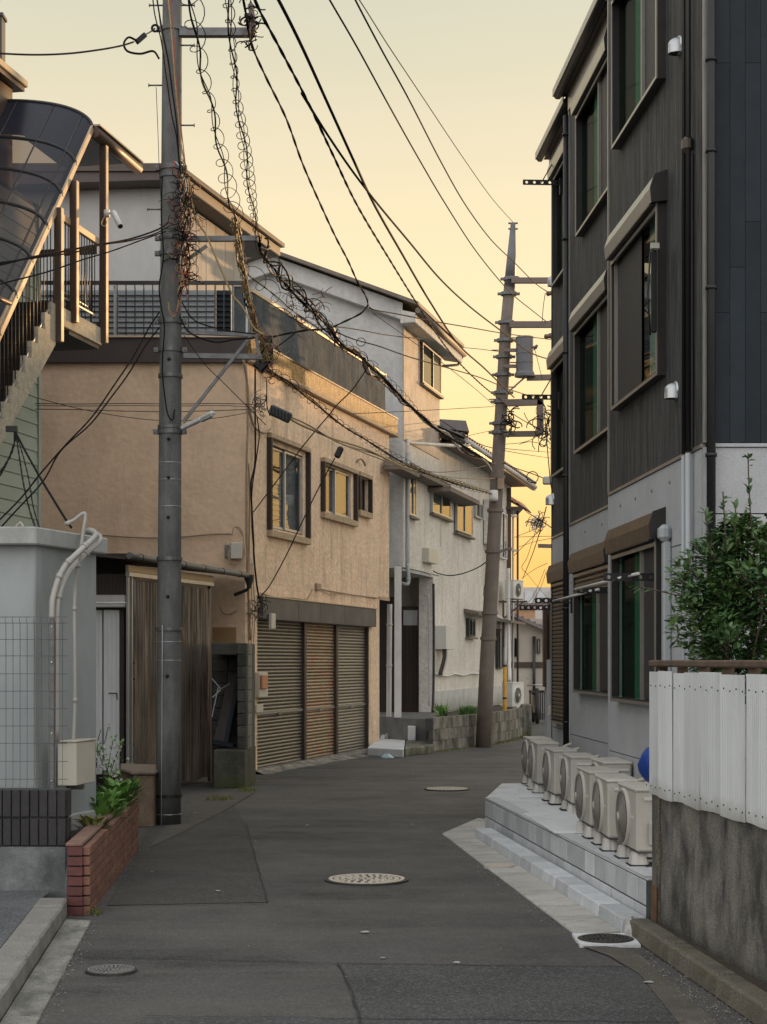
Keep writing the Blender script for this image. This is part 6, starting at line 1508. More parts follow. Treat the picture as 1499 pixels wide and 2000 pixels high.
q = MB(); q.prism([offs(B2 + Vector((-.006, 0, 0))), offs(A_ + Vector((-.006, 0, 0))), offs(A_ + nr * .12), offs(B2 + nr * .12)][::-1], PH + .0005, PH + .006); obj('edge_band', q, M('edge_band_concrete', (.50, .515, .52), .85, .12, 6, .4, 60, stain=(.36, .36, .36), st=.6, fine=.1, fs=150), pf)
q = MB(); q.prism([(C_.x + .10, 16.95), (C_.x + .16, 17.35), (2.1, 17.4), (2.1, 16.0), (1.3, 16.0)][::-1], PH + .0005, PH + .02); obj('raised_pad', q, m_conc_new, pf, bevel=.006)
q = MB(); q.prism([(1.30, 12.7), (1.2, 14.3), (2.1, 14.5), (2.1, 12.7)][::-1], PH + .0005, PH + .018); obj('raised_pad', q, m_conc_new, pf, bevel=.006)
bl = .40 * .74; bhh = .148
for row in range(2):
    L_ = -.12 * row; k = 0; tot_ = (A_ - B_).length
    while L_ < tot_ - .01:
        s0_, s1_ = max(L_, 0) + .007, min(L_ + bl, tot_) - .007
        if s1_ - s0_ > .03:
            p, q_ = B_ + ed * s0_, B_ + ed * s1_; o_ = R.uniform(-.0015, .0015)
            g = MB(); nn = -nr * (.004 + o_); z0 = row * (bhh + .011); g.prism([(p.x + nn.x, p.y + nn.y), (p.x + nr.x * .05, p.y + nr.y * .05), (q_.x + nr.x * .05, q_.y + nr.y * .05), (q_.x + nn.x, q_.y + nn.y)], z0, z0 + bhh); obj('block', g, m_block, pf, bevel=.003)
        L_ += bl
ed2 = (C_ - A_).normalized(); n2 = Vector((ed2.y, -ed2.x, 0))
for row in range(2):
    L_ = 0
    while L_ < (C_ - A_).length - .05:
        p, q_ = A_ + ed2 * (L_ + .003), A_ + ed2 * min(L_ + bl - .003, (C_ - A_).length); z0 = row * (bhh + .011)
        g = MB(); g.prism([(p.x - n2.x * .004, p.y - n2.y * .004), (p.x + n2.x * .05, p.y + n2.y * .05), (q_.x + n2.x * .05, q_.y + n2.y * .05), (q_.x - n2.x * .004, q_.y - n2.y * .004)], z0, z0 + bhh); obj('block', g, m_block, pf, bevel=.003); L_ += bl
# low kerb in front of it
kb = empty('kerb_line', (1.2, 12.5, 0), 'new pale low kerb stones along the unit platform', 'kerb')
K0, K1 = Vector((.84, 15.45, 0)), Vector((1.425, 10.05, 0)); kd = (K1 - K0).normalized(); kn = Vector((-kd.y, kd.x, 0)); kn = kn if kn.x > 0 else -kn
L_ = 0; kt = (K1 - K0).length; k = 0
while L_ < kt - .05:
    a, b = K0 + kd * (L_ + .004), K0 + kd * (min(L_ + .44, kt) - .004); h = .10 + R.uniform(-.002, .002)
    g = MB(); w_ = .165
    g.hexa([a, b, b + kn * w_, a + kn * w_, a + kn * .012 + Vector((0, 0, h)), b + kn * .012 + Vector((0, 0, h)), b + kn * w_ + Vector((0, 0, h)), a + kn * w_ + Vector((0, 0, h))]); obj('kerb_stone', g, m_block, kb, bevel=.008); L_ += .44; k += 1
g = MB(); ro = random.Random(4)
def lump(c, sx, sy, sz, mat, nm, par, seed=1, label=None, cat=None, n=16, m=7, amp=.16, full=False):
    g = MB(); ro = random.Random(seed); ph = [ro.uniform(0, 6.28) for _ in range(8)]
    def q(i, j):
        th = (math.pi * i / m - math.pi / 2) if full else math.pi / 2 * i / m; a = 2 * math.pi * j / n
        f = 1 + amp * math.sin(3 * a + ph[0] + 2 * th) + amp * .6 * math.sin(5 * a + ph[1] - 3 * th) + amp * .4 * math.sin(9 * a + ph[2] + 5 * th)
        return Vector((c[0] + sx * math.cos(th) * math.cos(a) * f, c[1] + sy * math.cos(th) * math.sin(a) * f, c[2] + sz * math.sin(th) * (1 + .3 * (f - 1))))
    for i in range(m):
        for j in range(n): g.quad(q(i, j), q(i, (j + 1) % n), q(i + 1, (j + 1) % n), q(i + 1, j), True)
    return obj(nm, g, mat, par, label, cat)
m_spill = M('rough_mortar_spill', (.42, .42, .40), .95, .2, 12, .9, 50, fine=.2, fs=120)
lump((1.50, 10.02, 0), .07, .20, .105, m_spill, 'mortar_fillet', kb, 3)

# new L gutter
gn = empty('gutter', (1.0, 13, 0), 'new pale concrete gutter slabs at the foot of the low kerb', 'gutter')
F0, F1 = Vector((.555, 15.8, 0)), Vector((1.15, 9.95, 0)); fd = (F1 - F0).normalized(); Lt = (F1 - F0).length
I0 = K0; n_s = 10
for k in range(n_s):
    u0, u1 = k / n_s, (k + 1) / n_s
    a, b = F0.lerp(F1, u0) + fd * .007, F0.lerp(F1, u1) - fd * .007
    c, d = K0.lerp(K1, u0) + kd * .007 - kn * .003, K0.lerp(K1, u1) - kd * .007 - kn * .003
    g = MB(); g.hexa([(a.x, a.y, -.02), (b.x, b.y, -.02), (d.x, d.y, -.02), (c.x, c.y, -.02), (a.x, a.y, .012), (b.x, b.y, .012), (d.x, d.y, .020), (c.x, c.y, .020)][:4][::-1] + [(a.x, a.y, .012), (b.x, b.y, .012), (d.x, d.y, .020), (c.x, c.y, .020)][::-1]); obj('gutter_slab', g, m_gutter_new, gn)
g = MB(); g.prism([(F0.x, F0.y + .003), (K0.x - .004, K0.y + .003), (1.0, 16.1), (1.14, 17.1), (.98, 17.35)][::1], -.02, .013); obj('gutter_slab', g, m_gutter_new, gn)
g = MB(); c = G(1137 / 1, 1607 / 1) ; g.box(.86, 1.0, 16.2, 16.6, .0131, .019); obj('inspection_plate', g, m_alu, gn)

# ---- outdoor units
m_grille = M('unit_grille', (.20, .19, .165), .6, .1, 8, .05, 80)
def ac_unit(name, label, casing, group='beige outdoor air conditioning units in a row on the platform', feet=True, W_=.60, D_=.215, H_=.415):
    """local frame: front faces -Y, width along X, base at z=0 (feet included)"""
    t = empty(name, (0, 0, 0), label, 'air conditioner', group)
    fh_ = .082 if feet else .0
    g = MB(); g.box(-W_ / 2, W_ / 2, -D_ / 2, D_ / 2, fh_ + .012, fh_ + H_ - .016); obj('casing', g, casing, t, bevel=.012, local=True)
    g = MB(); g.box(-W_ / 2 - .006, W_ / 2 + .006, -D_ / 2 - .008, D_ / 2 + .004, fh_ + H_ - .024, fh_ + H_); obj('lid', g, casing, t, bevel=.008, local=True)
    g = MB(); g.box(-W_ / 2 + .01, W_ / 2 - .01, -D_ / 2 + .012, D_ / 2 - .01, fh_, fh_ + .012); obj('base_pan', g, m_ac_dark, t, local=True)
    cx_, cz_ = -.075, fh_ + H_ * .49; r = .178
    g = MB(); Mx = Matrix.Rotation(rad(90), 3, 'X')
    g.lathe([(r + .012, 0), (r + .012, .012), (r, .020), (r - .010, .022), (r - .012, .006)], (cx_, -D_ / 2 - .0, cz_), 28, True, Mx); obj('fan_ring', g, casing, t, local=True)
    g = MB(); g.lathe([(r - .01, .001), (.001, .001)], (cx_, -D_ / 2 - .001, cz_), 28, False, Mx); obj('fan_opening', g, m_ac_dark, t, local=True)
    g = MB()
    rr = .03
    while rr < r - .012:
        g.lathe([(rr, .020 - .0), (rr + .0045, .024), (rr + .009, .020), (rr + .0045, .016), (rr, .020)], (cx_, -D_ / 2 - .004 - .02 * (1 - (rr / r) ** 2), cz_), 28, True, Mx); rr += .0165
    obj('fan_grille', g, m_grille, t, local=True)
    g = MB(); g.lathe([(.03, .0), (.03, .008), (.001, .01)], (cx_, -D_ / 2 - .042, cz_), 16, True, Mx)
    for k in range(8):
        a = 2 * math.pi * k / 8; g.bar((cx_ + .03 * math.cos(a), -D_ / 2 - .042, cz_ + .03 * math.sin(a)), (cx_ + (r - .01) * math.cos(a), -D_ / 2 - .012, cz_ + (r - .01) * math.sin(a)), .005)
    obj('fan_guard', g, casing, t, local=True)
    g = MB()
    for k in range(12): g.box(-W_ / 2 - .004, -W_ / 2 + .0, -D_ / 2 + .03, D_ / 2 - .03, fh_ + .05 + k * .027, fh_ + .064 + k * .027)
    obj('side_louvres', g, casing, t, local=True)
    g = MB(); g.box(W_ / 2, W_ / 2 + .03, -.03, D_ / 2 - .02, fh_ + .05, fh_ + .20); obj('valve_cover', g, casing, t, bevel=.01, local=True)
    g = MB(); g.box(W_ / 2 + .0005, W_ / 2 + .012, -.06, D_ / 2 - .02, fh_ + H_ - .075, fh_ + H_ - .055); obj('grip', g, m_ac_white, t, local=True)
    g = MB(); g.box(W_ / 2 - .16, W_ / 2 - .10, -D_ / 2 - .004, -D_ / 2, fh_ + H_ * .52, fh_ + H_ * .55); obj('badge', g, m_ac_white, t, local=True)
    g = MB(); g.tube(smoothpath([(W_ / 2 + .015, .02, fh_ + .16), (W_ / 2 + .05, .05, fh_ + .17), (W_ / 2 + .055, D_ / 2 + .04, fh_ + .24), (W_ / 2 + .02, D_ / 2 + .12, fh_ + .33), (W_ / 2 + .0, D_ / 2 + .20, fh_ + .36)], 4), .017, 7); obj('wrapped_hose', g, m_ivory, t, local=True)
    if feet:
        for s_ in (-1, 1):
            for q in (-1, 1):
                x_, y_ = s_ * W_ * .34, q * D_ * .36
                g = MB(); n = 20
                def rg(sc_, z):
                    out = []
                    for j in range(n):
                        a = 2 * math.pi * j / n; f = 1 + .07 * (j % 2); cx2, cy2 = math.cos(a), math.sin(a); m_ = max(abs(cx2), abs(cy2)) ** .75
                        out.append((x_ + .07 * sc_ * f * cx2 / m_, y_ + .055 * sc_ * f * cy2 / m_, z))
                    return out
                b0, b1 = rg(1, .008), rg(.70, .082)
                for j in range(n): g.quad(b0[j], b0[(j + 1) % n], b1[(j + 1) % n], b1[j])
                g.poly(b1); ft = obj('foot_block', g, m_foot, t, local=True)
                g = MB(); g.box(x_ - .08, x_ + .08, y_ - .066, y_ + .066, 0, .007); obj('rubber_pad', g, m_rubber, ft, local=True)
    return t
proto = ac_unit('outdoor_unit', 'x', m_ac)
rowdef = [(10.40, 1.56, 'outdoor unit nearest the concrete wall pillar, blue bundle just behind it'),
          (11.20, 1.50, 'second outdoor unit counted from the blue bundle'),
          (12.02, 1.475, 'third outdoor unit from the blue bundle, in front of the set back one'),
          (12.95, 1.70, 'outdoor unit set back closer to the wall than its neighbours'),
          (13.90, 1.56, 'outdoor unit just beyond the set back one'),
          (14.86, 1.505, 'third outdoor unit from the lit far end'),
          (15.95, 1.46, 'next to last outdoor unit toward the lane bend, sunlight touching its lid'),
          (16.75, 1.47, 'last outdoor unit by the platform chamfer with a sunlit lid')]
for i, (Yn, Xl, lb) in enumerate(rowdef):
    o = proto if i == 0 else copy_tree(proto)
    # near front corner at (Xl, Yn): front faces -X, width runs away from the viewer
    rz_ = -math.pi / 2 + math.atan(.055) * 0 
    o.rotation_euler = (0, 0, rz_ + .03 + (.02, -.015, .01, .03, -.02, .015, 0, .02)[i])
    o.location = (Xl * 1.023 + .1075, Yn * 1.023 + .30, PH + .0065 + (.013 if 3 <= i <= 3 or i >= 6 else 0)); o['label'] = lb
# the cream house units (white)
pw = ac_unit('outdoor_unit', 'white outdoor unit on a rusty wall bracket high on the cream house end', m_ac_white, 'white outdoor units on the cream house', False, .62, .26, .50)
pw.location = P(1005, 1171, 43.0); pw.rotation_euler = (0, 0, rad(62)); 
br = empty('unit_bracket', P(1005, 1176, 43), 'brown steel bracket carrying the white wall unit', 'bracket')
c = P(1005, 1173, 43)
for dy in (-.15, .15):
    g = MB(); g.bar(c + Vector((-.5, dy, -.03)), c + Vector((.33, dy, -.03)), .04); g.bar(c + Vector((-.45, dy, -.62)), c + Vector((.22, dy, -.05)), .035); g.bar(c + Vector((-.45, dy, 0)), c + Vector((-.45, dy, -.65)), .04); obj('support', g, m_brown_rail, br)
g = MB(); g.bar(c + Vector((-.30, -.35, 0)), c + Vector((-.30, -.3, -1.2)), .05); obj('leg', g, m_brown_rail, br)
p2 = ac_unit('outdoor_unit', 'white outdoor unit standing low behind the yellow guard tube', m_ac_white, 'white outdoor units on the cream house', True, .62, .26, .56)
b_ = P(1003, 1378, 36.9); p2.location = (b_.x, 36.9, .53); p2.rotation_euler = (0, 0, rad(62))
# pipes on that corner
conduit('white pipe down beside the low white unit', [(1012, 1380, 36.6), (1013, 1400, 36.4), (1012, 1425, 36.25), (1012, 1438, 36.2)], .03, m_white_paint, (.5,), 'drain_pipe')
conduit('white corner downpipe past the yellow guard tube', [(994, 1110, 42), (994, 1180, 42), (995, 1260, 42), (996, 1330, 41)], .045, m_white_paint, (.3, .7), 'downpipe')
conduit('curved white pipe over the frosted window of the cream house', [(966, 1202, 42.3), (976, 1206, 42.6), (984, 1212, 42.7), (987, 1222, 42.8), (987, 1300, 42.8)], .05, m_white_paint, (.6,), 'wall_pipe')

# ================================================================= STAINED WALL WITH WHITE SHEET FENCE
W0, W1_ = Vector((1.64, 10.1, 0)), Vector((1.895, 7.75, 0)); wd = (W1_ - W0).normalized(); wn = Vector((-wd.y, wd.x, 0)); wn = wn if wn.x > 0 else -wn
W1_ = W0 + wd * 4.6
cw = empty('concrete_wall', (1.8, 9, 0), 'black streaked concrete wall under the white corrugated fence', 'wall')
g = MB(); a, b = W0 + wd * .13, W1_; g.prism([offs(a), offs(b), offs(b + wn * .15), offs(a + wn * .15)], 0, .86); obj('wall', g, m_stain_wall, cw, bevel=.012)
g = MB(); a, b = W0, W0 + wd * .128; g.prism([offs(a - wn * .02), offs(b - wn * .02), offs(b + wn * .2), offs(a + wn * .2)], 0, .885); obj('end_pillar', g, M('pillar_concrete', (.13, .12, .095), .95, .2, 5, .7, 45, stain=(.03, .03, .025), st=.85, ss=(2, 2, .5), sth=(.42, .62), fine=.3, fs=120), cw, bevel=.015)
g = MB(); a, b = W0 - wn * .024 + wd * .005, W0 - wn * .024 + wd * .13; g.prism([offs(a), offs(b), offs(b + wn * .003), offs(a + wn * .003)], .0, .30); obj('rust_plate', g, M('rust_stain', (.16, .085, .035), .95, .35, 9, .6, 50, stain=(.05, .035, .02), st=.8, sth=(.4, .6)), cw)
og = empty('kerb_line', (1.6, 8.5, 0), 'mossy old kerb running at the foot of the streaked wall', 'kerb')
k0 = Vector((1.455, 9.95, 0)); k1 = k0 + (Vector((1.62, 7.58, 0)) - Vector((1.44, 9.6, 0))).normalized() * 4.6; kd = (k1 - k0).normalized(); kn2 = Vector((-kd.y, kd.x, 0)); kn2 = kn2 if kn2.x > 0 else -kn2
L_ = 0
while L_ < 4.5:
    a, b = k0 + kd * (L_ + .003), k0 + kd * (L_ + .897); g = MB(); h = .115
    g.hexa([a, b, b + kn2 * .13, a + kn2 * .13] + [a + kn2 * .012 + Vector((0, 0, h)), b + kn2 * .012 + Vector((0, 0, h)), b + kn2 * .13 + Vector((0, 0, h)), a + kn2 * .13 + Vector((0, 0, h))]); obj('kerb_stone', g, m_kerb_old, og, bevel=.014); L_ += .9
g = MB(); g.poly([offs(k0 + kn2 * .13) + (.085,), offs(W0 - wn * .02) + (.085,), offs(W1_) + (.085,), offs(k1 + kn2 * .13) + (.085,)]); obj('verge_soil', g, m_soil, og)
sheet('concrete_strip', [(1122, 1842), (1208, 1850), (1248, 1862), (1475, 2060), (1400, 2090), (1250, 1902), (1190, 1866)], .0125, M('worn_gutter_concrete', (.105, .095, .075), .95, .25, 6, .6, 60, stain=(.055, .05, .04), st=.6, ss=(1, 1, 1), fine=.3, fs=140))

cf = empty('sheet_fence', (1.75, 9, .86), 'white corrugated sheet fence on the streaked wall', 'fence')
S0 = W0 + wd * .02 - wn * .035
def corr(nm, s0_, s1_, z0, z1, off, tilt, mat):
    g = MB(); n = int((s1_ - s0_) / .0052); pr = []
    for i in range(n + 1):
        s_ = s0_ + (s1_ - s0_) * i / n; ph = (s_ / .1) % 1.0
        # trapezoid ribs
        ph = (s_ / .2) % 1.0; d_ = .0007 * math.sin(s_ / .0333 * 6.283) + .006 * abs(ph - .5)
        pr.append((s_, d_ + .006 * math.sin(s_ * 7)))
    for i in range(n):
        for zz in range(4):
            za, zb = z0 + (z1 - z0) * zz / 4, z0 + (z1 - z0) * (zz + 1) / 4
            def q(k, z): s_, d_ = pr[k]; p = S0 + wd * s_ - wn * (off + d_ + tilt * (z - z0)); return (p.x, p.y, z + .004 * math.sin(s_ * 11) * (z == z0))
            g.quad(q(i, za), q(i + 1, za), q(i + 1, zb), q(i, zb))
    return obj(nm, g, mat, cf)
ss_ = 0.0; k = 0
for wdt in (.235, .245, .22, .33, .36, .40, .45, .5):
    o = corr('corrugated_sheet', ss_, ss_ + wdt + .02, .845 - .004 * (k % 2), 1.583 + .006 * math.sin(k * 2.1), .004 * (k % 2), .006 * math.sin(k * 1.7), m_white_sheet); ss_ += wdt; k += 1
sm_ = MB().lathe([(.0, .005), (.004, .004), (.0055, 0)], (0, 0, 0), 8); sm_ = sm_.mesh('screw'); sm_.materials.append(m_alu_dark)
k = 0
while k * .1 < ss_:
    for z in (.90, 1.50):
        p = S0 + wd * (k * .1 + .005) - wn * .020; o = inst('screw', sm_, cf, (p.x, p.y, z + .008 * math.sin(k * 3)), rot=(rad(90), 0, math.atan2(wn.y, wn.x) - rad(90)))
    k += 1
g = MB(); a, b = W0 - wn * .02 - wd * .07, W1_ - wn * .02; g.prism([offs(a), offs(b), offs(b + wn * .07), offs(a + wn * .07)], 1.612, 1.652); obj('top_rail', g, m_wood, cf, bevel=.008)
for k in range(9):
    a = W0 + wd * (.03 + k * .42); g = MB(); g.prism([offs(a + wn * .01), offs(a + wd * .05 + wn * .01), offs(a + wd * .05 + wn * .06), offs(a + wn * .06)], .86, 1.611); obj('fence_post', g, m_wood, cf)
for z in (1.0, 1.45):
    g = MB(); a, b = W0 + wn * .0, W1_ + wn * .0; g.bar((a.x, a.y, z), (b.x, b.y, z), .02, .04); obj('back_rail', g, m_wood, cf)
bb = lump((1.745, 10.22, 1.01), .185, .16, .145, m_blue, 'blue_bundle', None, 8, 'blue tarpaulin bundle bulging past the white fence end', 'bundle', 22, 12, .07, True)
# supports the bundle on the wall end
# ================================================================= UTILITY POLES
def band(par, c, r, z, mat, h=.05, bolts=True):
    g = MB().lathe([(r, 0), (r + .014, 0), (r + .014, h), (r, h)], (c[0], c[1], z), 20, False); o = obj('band', g, mat, par)
    if bolts:
        for s_ in (-1, 1):
            g = MB(); xa_, xb_ = sorted((c[0] + s_ * (r + .012), c[0] + s_ * (r + .055))); g.box(xa_, xb_, c[1] - .03, c[1] + .02, z, z + h); g.cyl((c[0] + s_ * (r + .04), c[1] - .05, z + h / 2), (c[0] + s_ * (r + .04), c[1] + .03, z + h / 2), .01, 6)
            obj('clamp', g, mat, o)
    return o
YP1 = 16.75
def p1c(z): return ((329.5 + (z / 8.26) * 8 - CX) / F * YP1, YP1)
def p1r(z): return .128 - (.128 - .0965) * z / 8.3
up = empty('utility_pole', (p1c(0)[0], YP1, 0), 'tall grey concrete utility pole wrapped in cables beside the brick planter', 'utility pole')
g = MB().tube([(p1c(z)[0], YP1, z) for z in (0, 1, 2, 3, 4, 5, 6, 7, 8, 9.5, 11)], [p1r(z) for z in (0, 1, 2, 3, 4, 5, 6, 7, 8, 9.5, 11)], 28); obj('shaft', g, m_pole, up)
def zp1(py): return EYE - (py - HY) / F * YP1
for py, bo in ((62, 1), (333, 1), (348, 0), (470, 1), (500, 1), (633, 1), (688, 1), (738, 0), (838, 0), (848, 1), (1095, 0), (1232, 0)):
    z = zp1(py); band(up, p1c(z), p1r(z), z, m_galv, .035 if not bo else .045, bool(bo))
band(up, p1c(.2), p1r(.2), .28, m_steel_dark, .03, False)
for py in (905, 938, 990, 1254, 1290, 1590):      # thin bright strapping wires
    z = zp1(py); c = p1c(z); obj('strap_wire', MB().lathe([(p1r(z) + .001, 0), (p1r(z) + .004, .003), (p1r(z) + .001, .006)], (c[0], c[1], z), 24), m_alu, up)
for k, py in enumerate((12, 90, 168, 246, 990 - 650)):  # climbing bolts either side
    pass
for s_, py in ((1, 12), (1, 90), (1, 246), (-1, 168), (-1, 12), (-1, 410)):
    z = zp1(py); c = p1c(z); a = Vector((c[0] + s_ * p1r(z) * .9, YP1 - .02, z)); b = a + Vector((s_ * .135, 0, 0)); g = MB().tube([a, b], .009, 6); g.tube([b, b + Vector((s_ * .008, 0, 0))], .018, 8); obj('step_bolt', g, m_galv, up)
for py in (705, 860, 935, 1012, 1166, 1320):
    z = zp1(py); c = p1c(z); a = Vector((c[0] + .0 - .0, YP1 - p1r(z) + .005, z)); g = MB(); g.lathe([(.018, 0), (.018, .012), (.009, .03), (.0, .03)], a, 10, True, Matrix.Rotation(rad(90), 3, 'X')); obj('bolt_socket', g, m_steel_dark, up)
z = zp1(1320); 
# earth wire moulding down the front
pts = [Vector((p1c(z)[0] - .052, YP1 - p1r(z) - .0, z)) for z in (0, .8, 1.6, 2.0)]; obj('earth_wire', MB().tube(pts, .006, 6), m_grey_plastic, up)
def P1(px, py, Y=YP1 - .14): return P(px, py, Y)
pts = smoothpath([P1(318, 345, 16.6), P1(316, 420, 16.6), P1(320, 500, 16.6), P1(312, 560, 16.6), P1(316, 600, 16.6), P1(322, 640, 16.6), P1(318, 720, 16.58), P1(325, 790, 16.58), P1(330, 812, 16.58), P1(338, 820, 16.58), P1(342, 800, 16.58)]); obj('service_lead', MB().tube(pts, .007, 6), m_black_cable, up)
# cross arms
def crossarm(pa, pb, Ya_, Yb_, w_, label=None, par=up, mat=m_galv):
    g = MB(); a, b = P(*pa, Ya_), P(*pb, Yb_); g.bar(a, b, w_, w_ * .9); return obj('cross_arm', g, mat, par, label)
crossarm((352, 64), (494, 64), YP1 - .05, YP1 - .05, .085)
crossarm((362, 467), (505, 466), YP1 - .1, YP1 - .1, .055)
crossarm((362, 649), (505, 655), YP1 - .1, YP1 - .1, .04)
crossarm((360, 695), (512, 697), YP1 - .1, YP1 - .1, .055)
for a, b in (((360, 512), (405, 480)), ((358, 825), (492, 655)), ((500, 655), (508, 697))):
    g = MB(); g.bar(P(*a, YP1 - .12), P(*b, YP1 - .12), .038, .03); obj('arm_brace', g, m_galv, up)
# lamp
lp = empty('street_lamp', P(357, 832, YP1 - .15), 'slim white tube street lamp angled up on the tall grey pole', 'street lamp')
g = MB(); g.bar(P(357, 836, YP1 - .14), P(395, 818, YP1 - .35), .05, .04); obj('housing', g, m_white_paint, lp, bevel=.008)
g = MB(); g.bar(P(395, 818, YP1 - .35), P(418, 806, YP1 - .5), .06, .045); obj('lamp_cover', g, m_ac_white, lp, bevel=.015)
g = MB(); g.bar(P(395, 823, YP1 - .35), P(416, 812, YP1 - .5), .035, .012); obj('tube', g, m_frost, lp)

# far leaning pole
up2 = empty('utility_pole', (1.89, 31.6, 0), 'leaning brown grey utility pole with transformer before the cream house', 'utility pole')
Y2 = 31.6
ax = [(945, 1462), (952, 1300), (962, 1120), (972, 930), (980, 800), (989, 640), (996, 560)]
rr = [.15, .14, .132, .124, .118, .11, .106]
g = MB().tube([P(px, py, Y2) for px, py in ax], rr, 20); obj('shaft', g, m_pole2, up2)
g = MB().tube([P(996, 562, Y2), P(1000, 500, Y2), P(1003, 436, Y2)], [.108, .085, .045], 16); obj('top_extension', g, m_transformer, up2)
def p2x(py):
    for i in range(len(ax) - 1):
        if ax[i][1] >= py >= ax[i + 1][1]: f = (ax[i][1] - py) / (ax[i][1] - ax[i + 1][1]); return ax[i][0] + (ax[i + 1][0] - ax[i][0]) * f
    return 1000
for py in (548, 577, 633, 668, 700, 735, 770, 788, 830, 848, 935, 1000, 1080, 1200, 1250):
    p = P(p2x(py), py, Y2); g = MB().lathe([(.12, 0), (.155, 0), (.155, .06), (.12, .06)], p, 16, False)
    g.box(p.x - .21, p.x + .21, p.y - .04, p.y + .04, p.z + .01, p.z + .05) if py < 900 else None
    obj('band', g, m_pole2 if py > 900 else m_galv, up2)
for py in (436, 447): p = P(1003, py, Y2); obj('top_pin', MB().cyl(p - Vector((.09, 0, 0)), p + Vector((.09, 0, 0)), .02, 6), m_galv, up2)
m_arm2 = M('far_arm_steel', (.16, .13, .11), .6, .1, 5, .05, 50, metal=.3)
for (pa, pb, w_, dy) in (((1000, 548), (1092, 548), .10, -.2), ((996, 634), (1086, 634), .11, -.2), ((1030, 738), (1082, 737), .10, -.2), ((986, 787), (1060, 785), .12, -.2), ((984, 848), (1056, 847), .10, -.2), ((1056, 782), (1056, 850), .12, -.2), ((975, 1078), (1000, 1070), .05, -.3)):
    g = MB(); g.bar(P(*pa, Y2 + dy), P(*pb, Y2 + dy), w_, w_); obj('cross_arm', g, m_arm2, up2)
for k in range(7):
    for s_ in (-1, 1):
        py = 660 + k * 24; p = P(p2x(py) + s_ * 12, py, Y2 - .05); g = MB().tube([p, p + Vector((s_ * .13, 0, 0))], .012, 5); obj('step_bolt', g, m_arm2, up2) if (k + (s_ > 0)) % 2 else None
tr = empty('transformer', P(1027, 735, Y2 - .3), 'grey drum transformer hung beside the leaning pole', 'transformer')
c = P(1026, 736, Y2 - .25); r = .165; hh = EYE - (663 - HY) / F * Y2 - c.z
g = MB().lathe([(0, 0), (r * 1.16, 0), (r * 1.16, .05), (r, .10), (r, hh - .04), (r * 1.04, hh - .03), (r * .98, hh), (0, hh + .02)], c, 24, False); obj('tank', g, m_transformer, tr)
for z in (.25, .42): obj('rib', MB().lathe([(r, 0), (r + .012, .01), (r, .02)], c + Vector((0, 0, z)), 24), m_transformer, tr)
for s_ in (-.09, .09): g = MB().lathe([(.02, 0), (.03, .03), (.02, .05), (.03, .08), (.015, .1)], c + Vector((r * .9, s_, hh * .7)), 10, True, Matrix.Rotation(rad(60), 3, 'Y')); obj('bushing', g, m_porcelain, tr)
for a_, b_, w_ in (((-.4, 0, .2), (-r, 0, .2), .06), ((-.4, 0, .5), (-r, 0, .5), .06), ((-.35, 0, -.32), (0, 0, -.01), .03)):
    g = MB(); g.bar(c + Vector(a_), c + Vector(b_), w_); obj('hanger', g, m_arm2, tr)
for (px, py, lb) in ((1080, 572, 'insulator under the highest arm'), (1078, 630, 'insulator on the second arm'), (1076, 656, 'small insulator beside the second arm brace')):
    p = P(px, py, Y2 - .2); g = MB().lathe([(.02, -.12), (.05, -.1), (.04, -.04), (.055, 0), (.04, .05), (.055, .09), (.02, .12)], p, 12, True, Matrix.Rotation(rad(80), 3, 'Y')); obj('insulator', g, m_porcelain, up2)
g = MB(); p = P(965, 968, Y2 - .2); g.lathe([(.0, 0), (.075, 0), (.085, .05), (.085, .2), (.0, .21)], p - Vector((0, 0, .1)), 14); obj('connector_drum', g, m_white_paint, up2)
g = MB(); p = P(978, 945, Y2 - .18); g.box(p.x - .05, p.x + .07, p.y - .06, p.y + .06, p.z - .1, p.z + .1); obj('grey_box', g, m_tan_cable, up2)
cc_ = empty('cable_box', P(1072, 938, 27), 'pale cable box hanging on a wire by the dark house', 'box'); p = P(1072, 938, 27)
g = MB(); g.box(p.x - .09, p.x + .09, p.y - .06, p.y + .06, p.z - .07, p.z + .06); obj('body', g, m_ivory, cc_, bevel=.02)

# ================================================================= WIRES
def path(pix, Y0, Y1):
    """screen points with distance interpolated linearly in 1/Y along the span"""
    L_ = [0]
    for i in range(1, len(pix)): L_.append(L_[-1] + math.hypot(pix[i][0] - pix[i - 1][0], pix[i][1] - pix[i - 1][1]))
    out = []
    for (px, py), l in zip(pix, L_):
        f = l / L_[-1]; Y = 1 / (1 / Y0 + (1 / Y1 - 1 / Y0) * f); out.append(P(px, py, Y))
    return out
def wire(label, pix, Y0, Y1, r, mat=m_black_cable, n=7, name='overhead_wire', cat='wire', twist=0, group=None, parent=None, sides=5, pitch=.6):
    r *= .7 if r > .011 else .85; pts = smoothpath(path(pix, Y0, Y1), n); g = MB()
    if twist:
        rs = [pts[0]]; acc = 0; stp = pitch / 9; ln = 0; lens = [0]
        for i in range(1, len(pts)):
            seg = pts[i] - pts[i - 1]; m_ = max(1, int(seg.length / stp))
            for k in range(1, m_ + 1): rs.append(pts[i - 1] + seg * k / m_); ln += seg.length / m_; lens.append(ln)
        for ph in range(twist):
            tt = []
            for i, p in enumerate(rs):
                t = (rs[min(i + 1, len(rs) - 1)] - rs[max(0, i - 1)]).normalized(); u = t.cross(Vector((0, 1, 0))).normalized(); v = t.cross(u); a = lens[i] / pitch * 2 * math.pi + ph * 2 * math.pi / twist; tt.append(p + (u * math.cos(a) + v * math.sin(a)) * r * .36)
            g.tube(tt, r * .56, sides)
    else: g.tube(pts, r, sides)
    return obj(name, g, mat, parent, None if parent else label, None if parent else cat, None if parent else group)
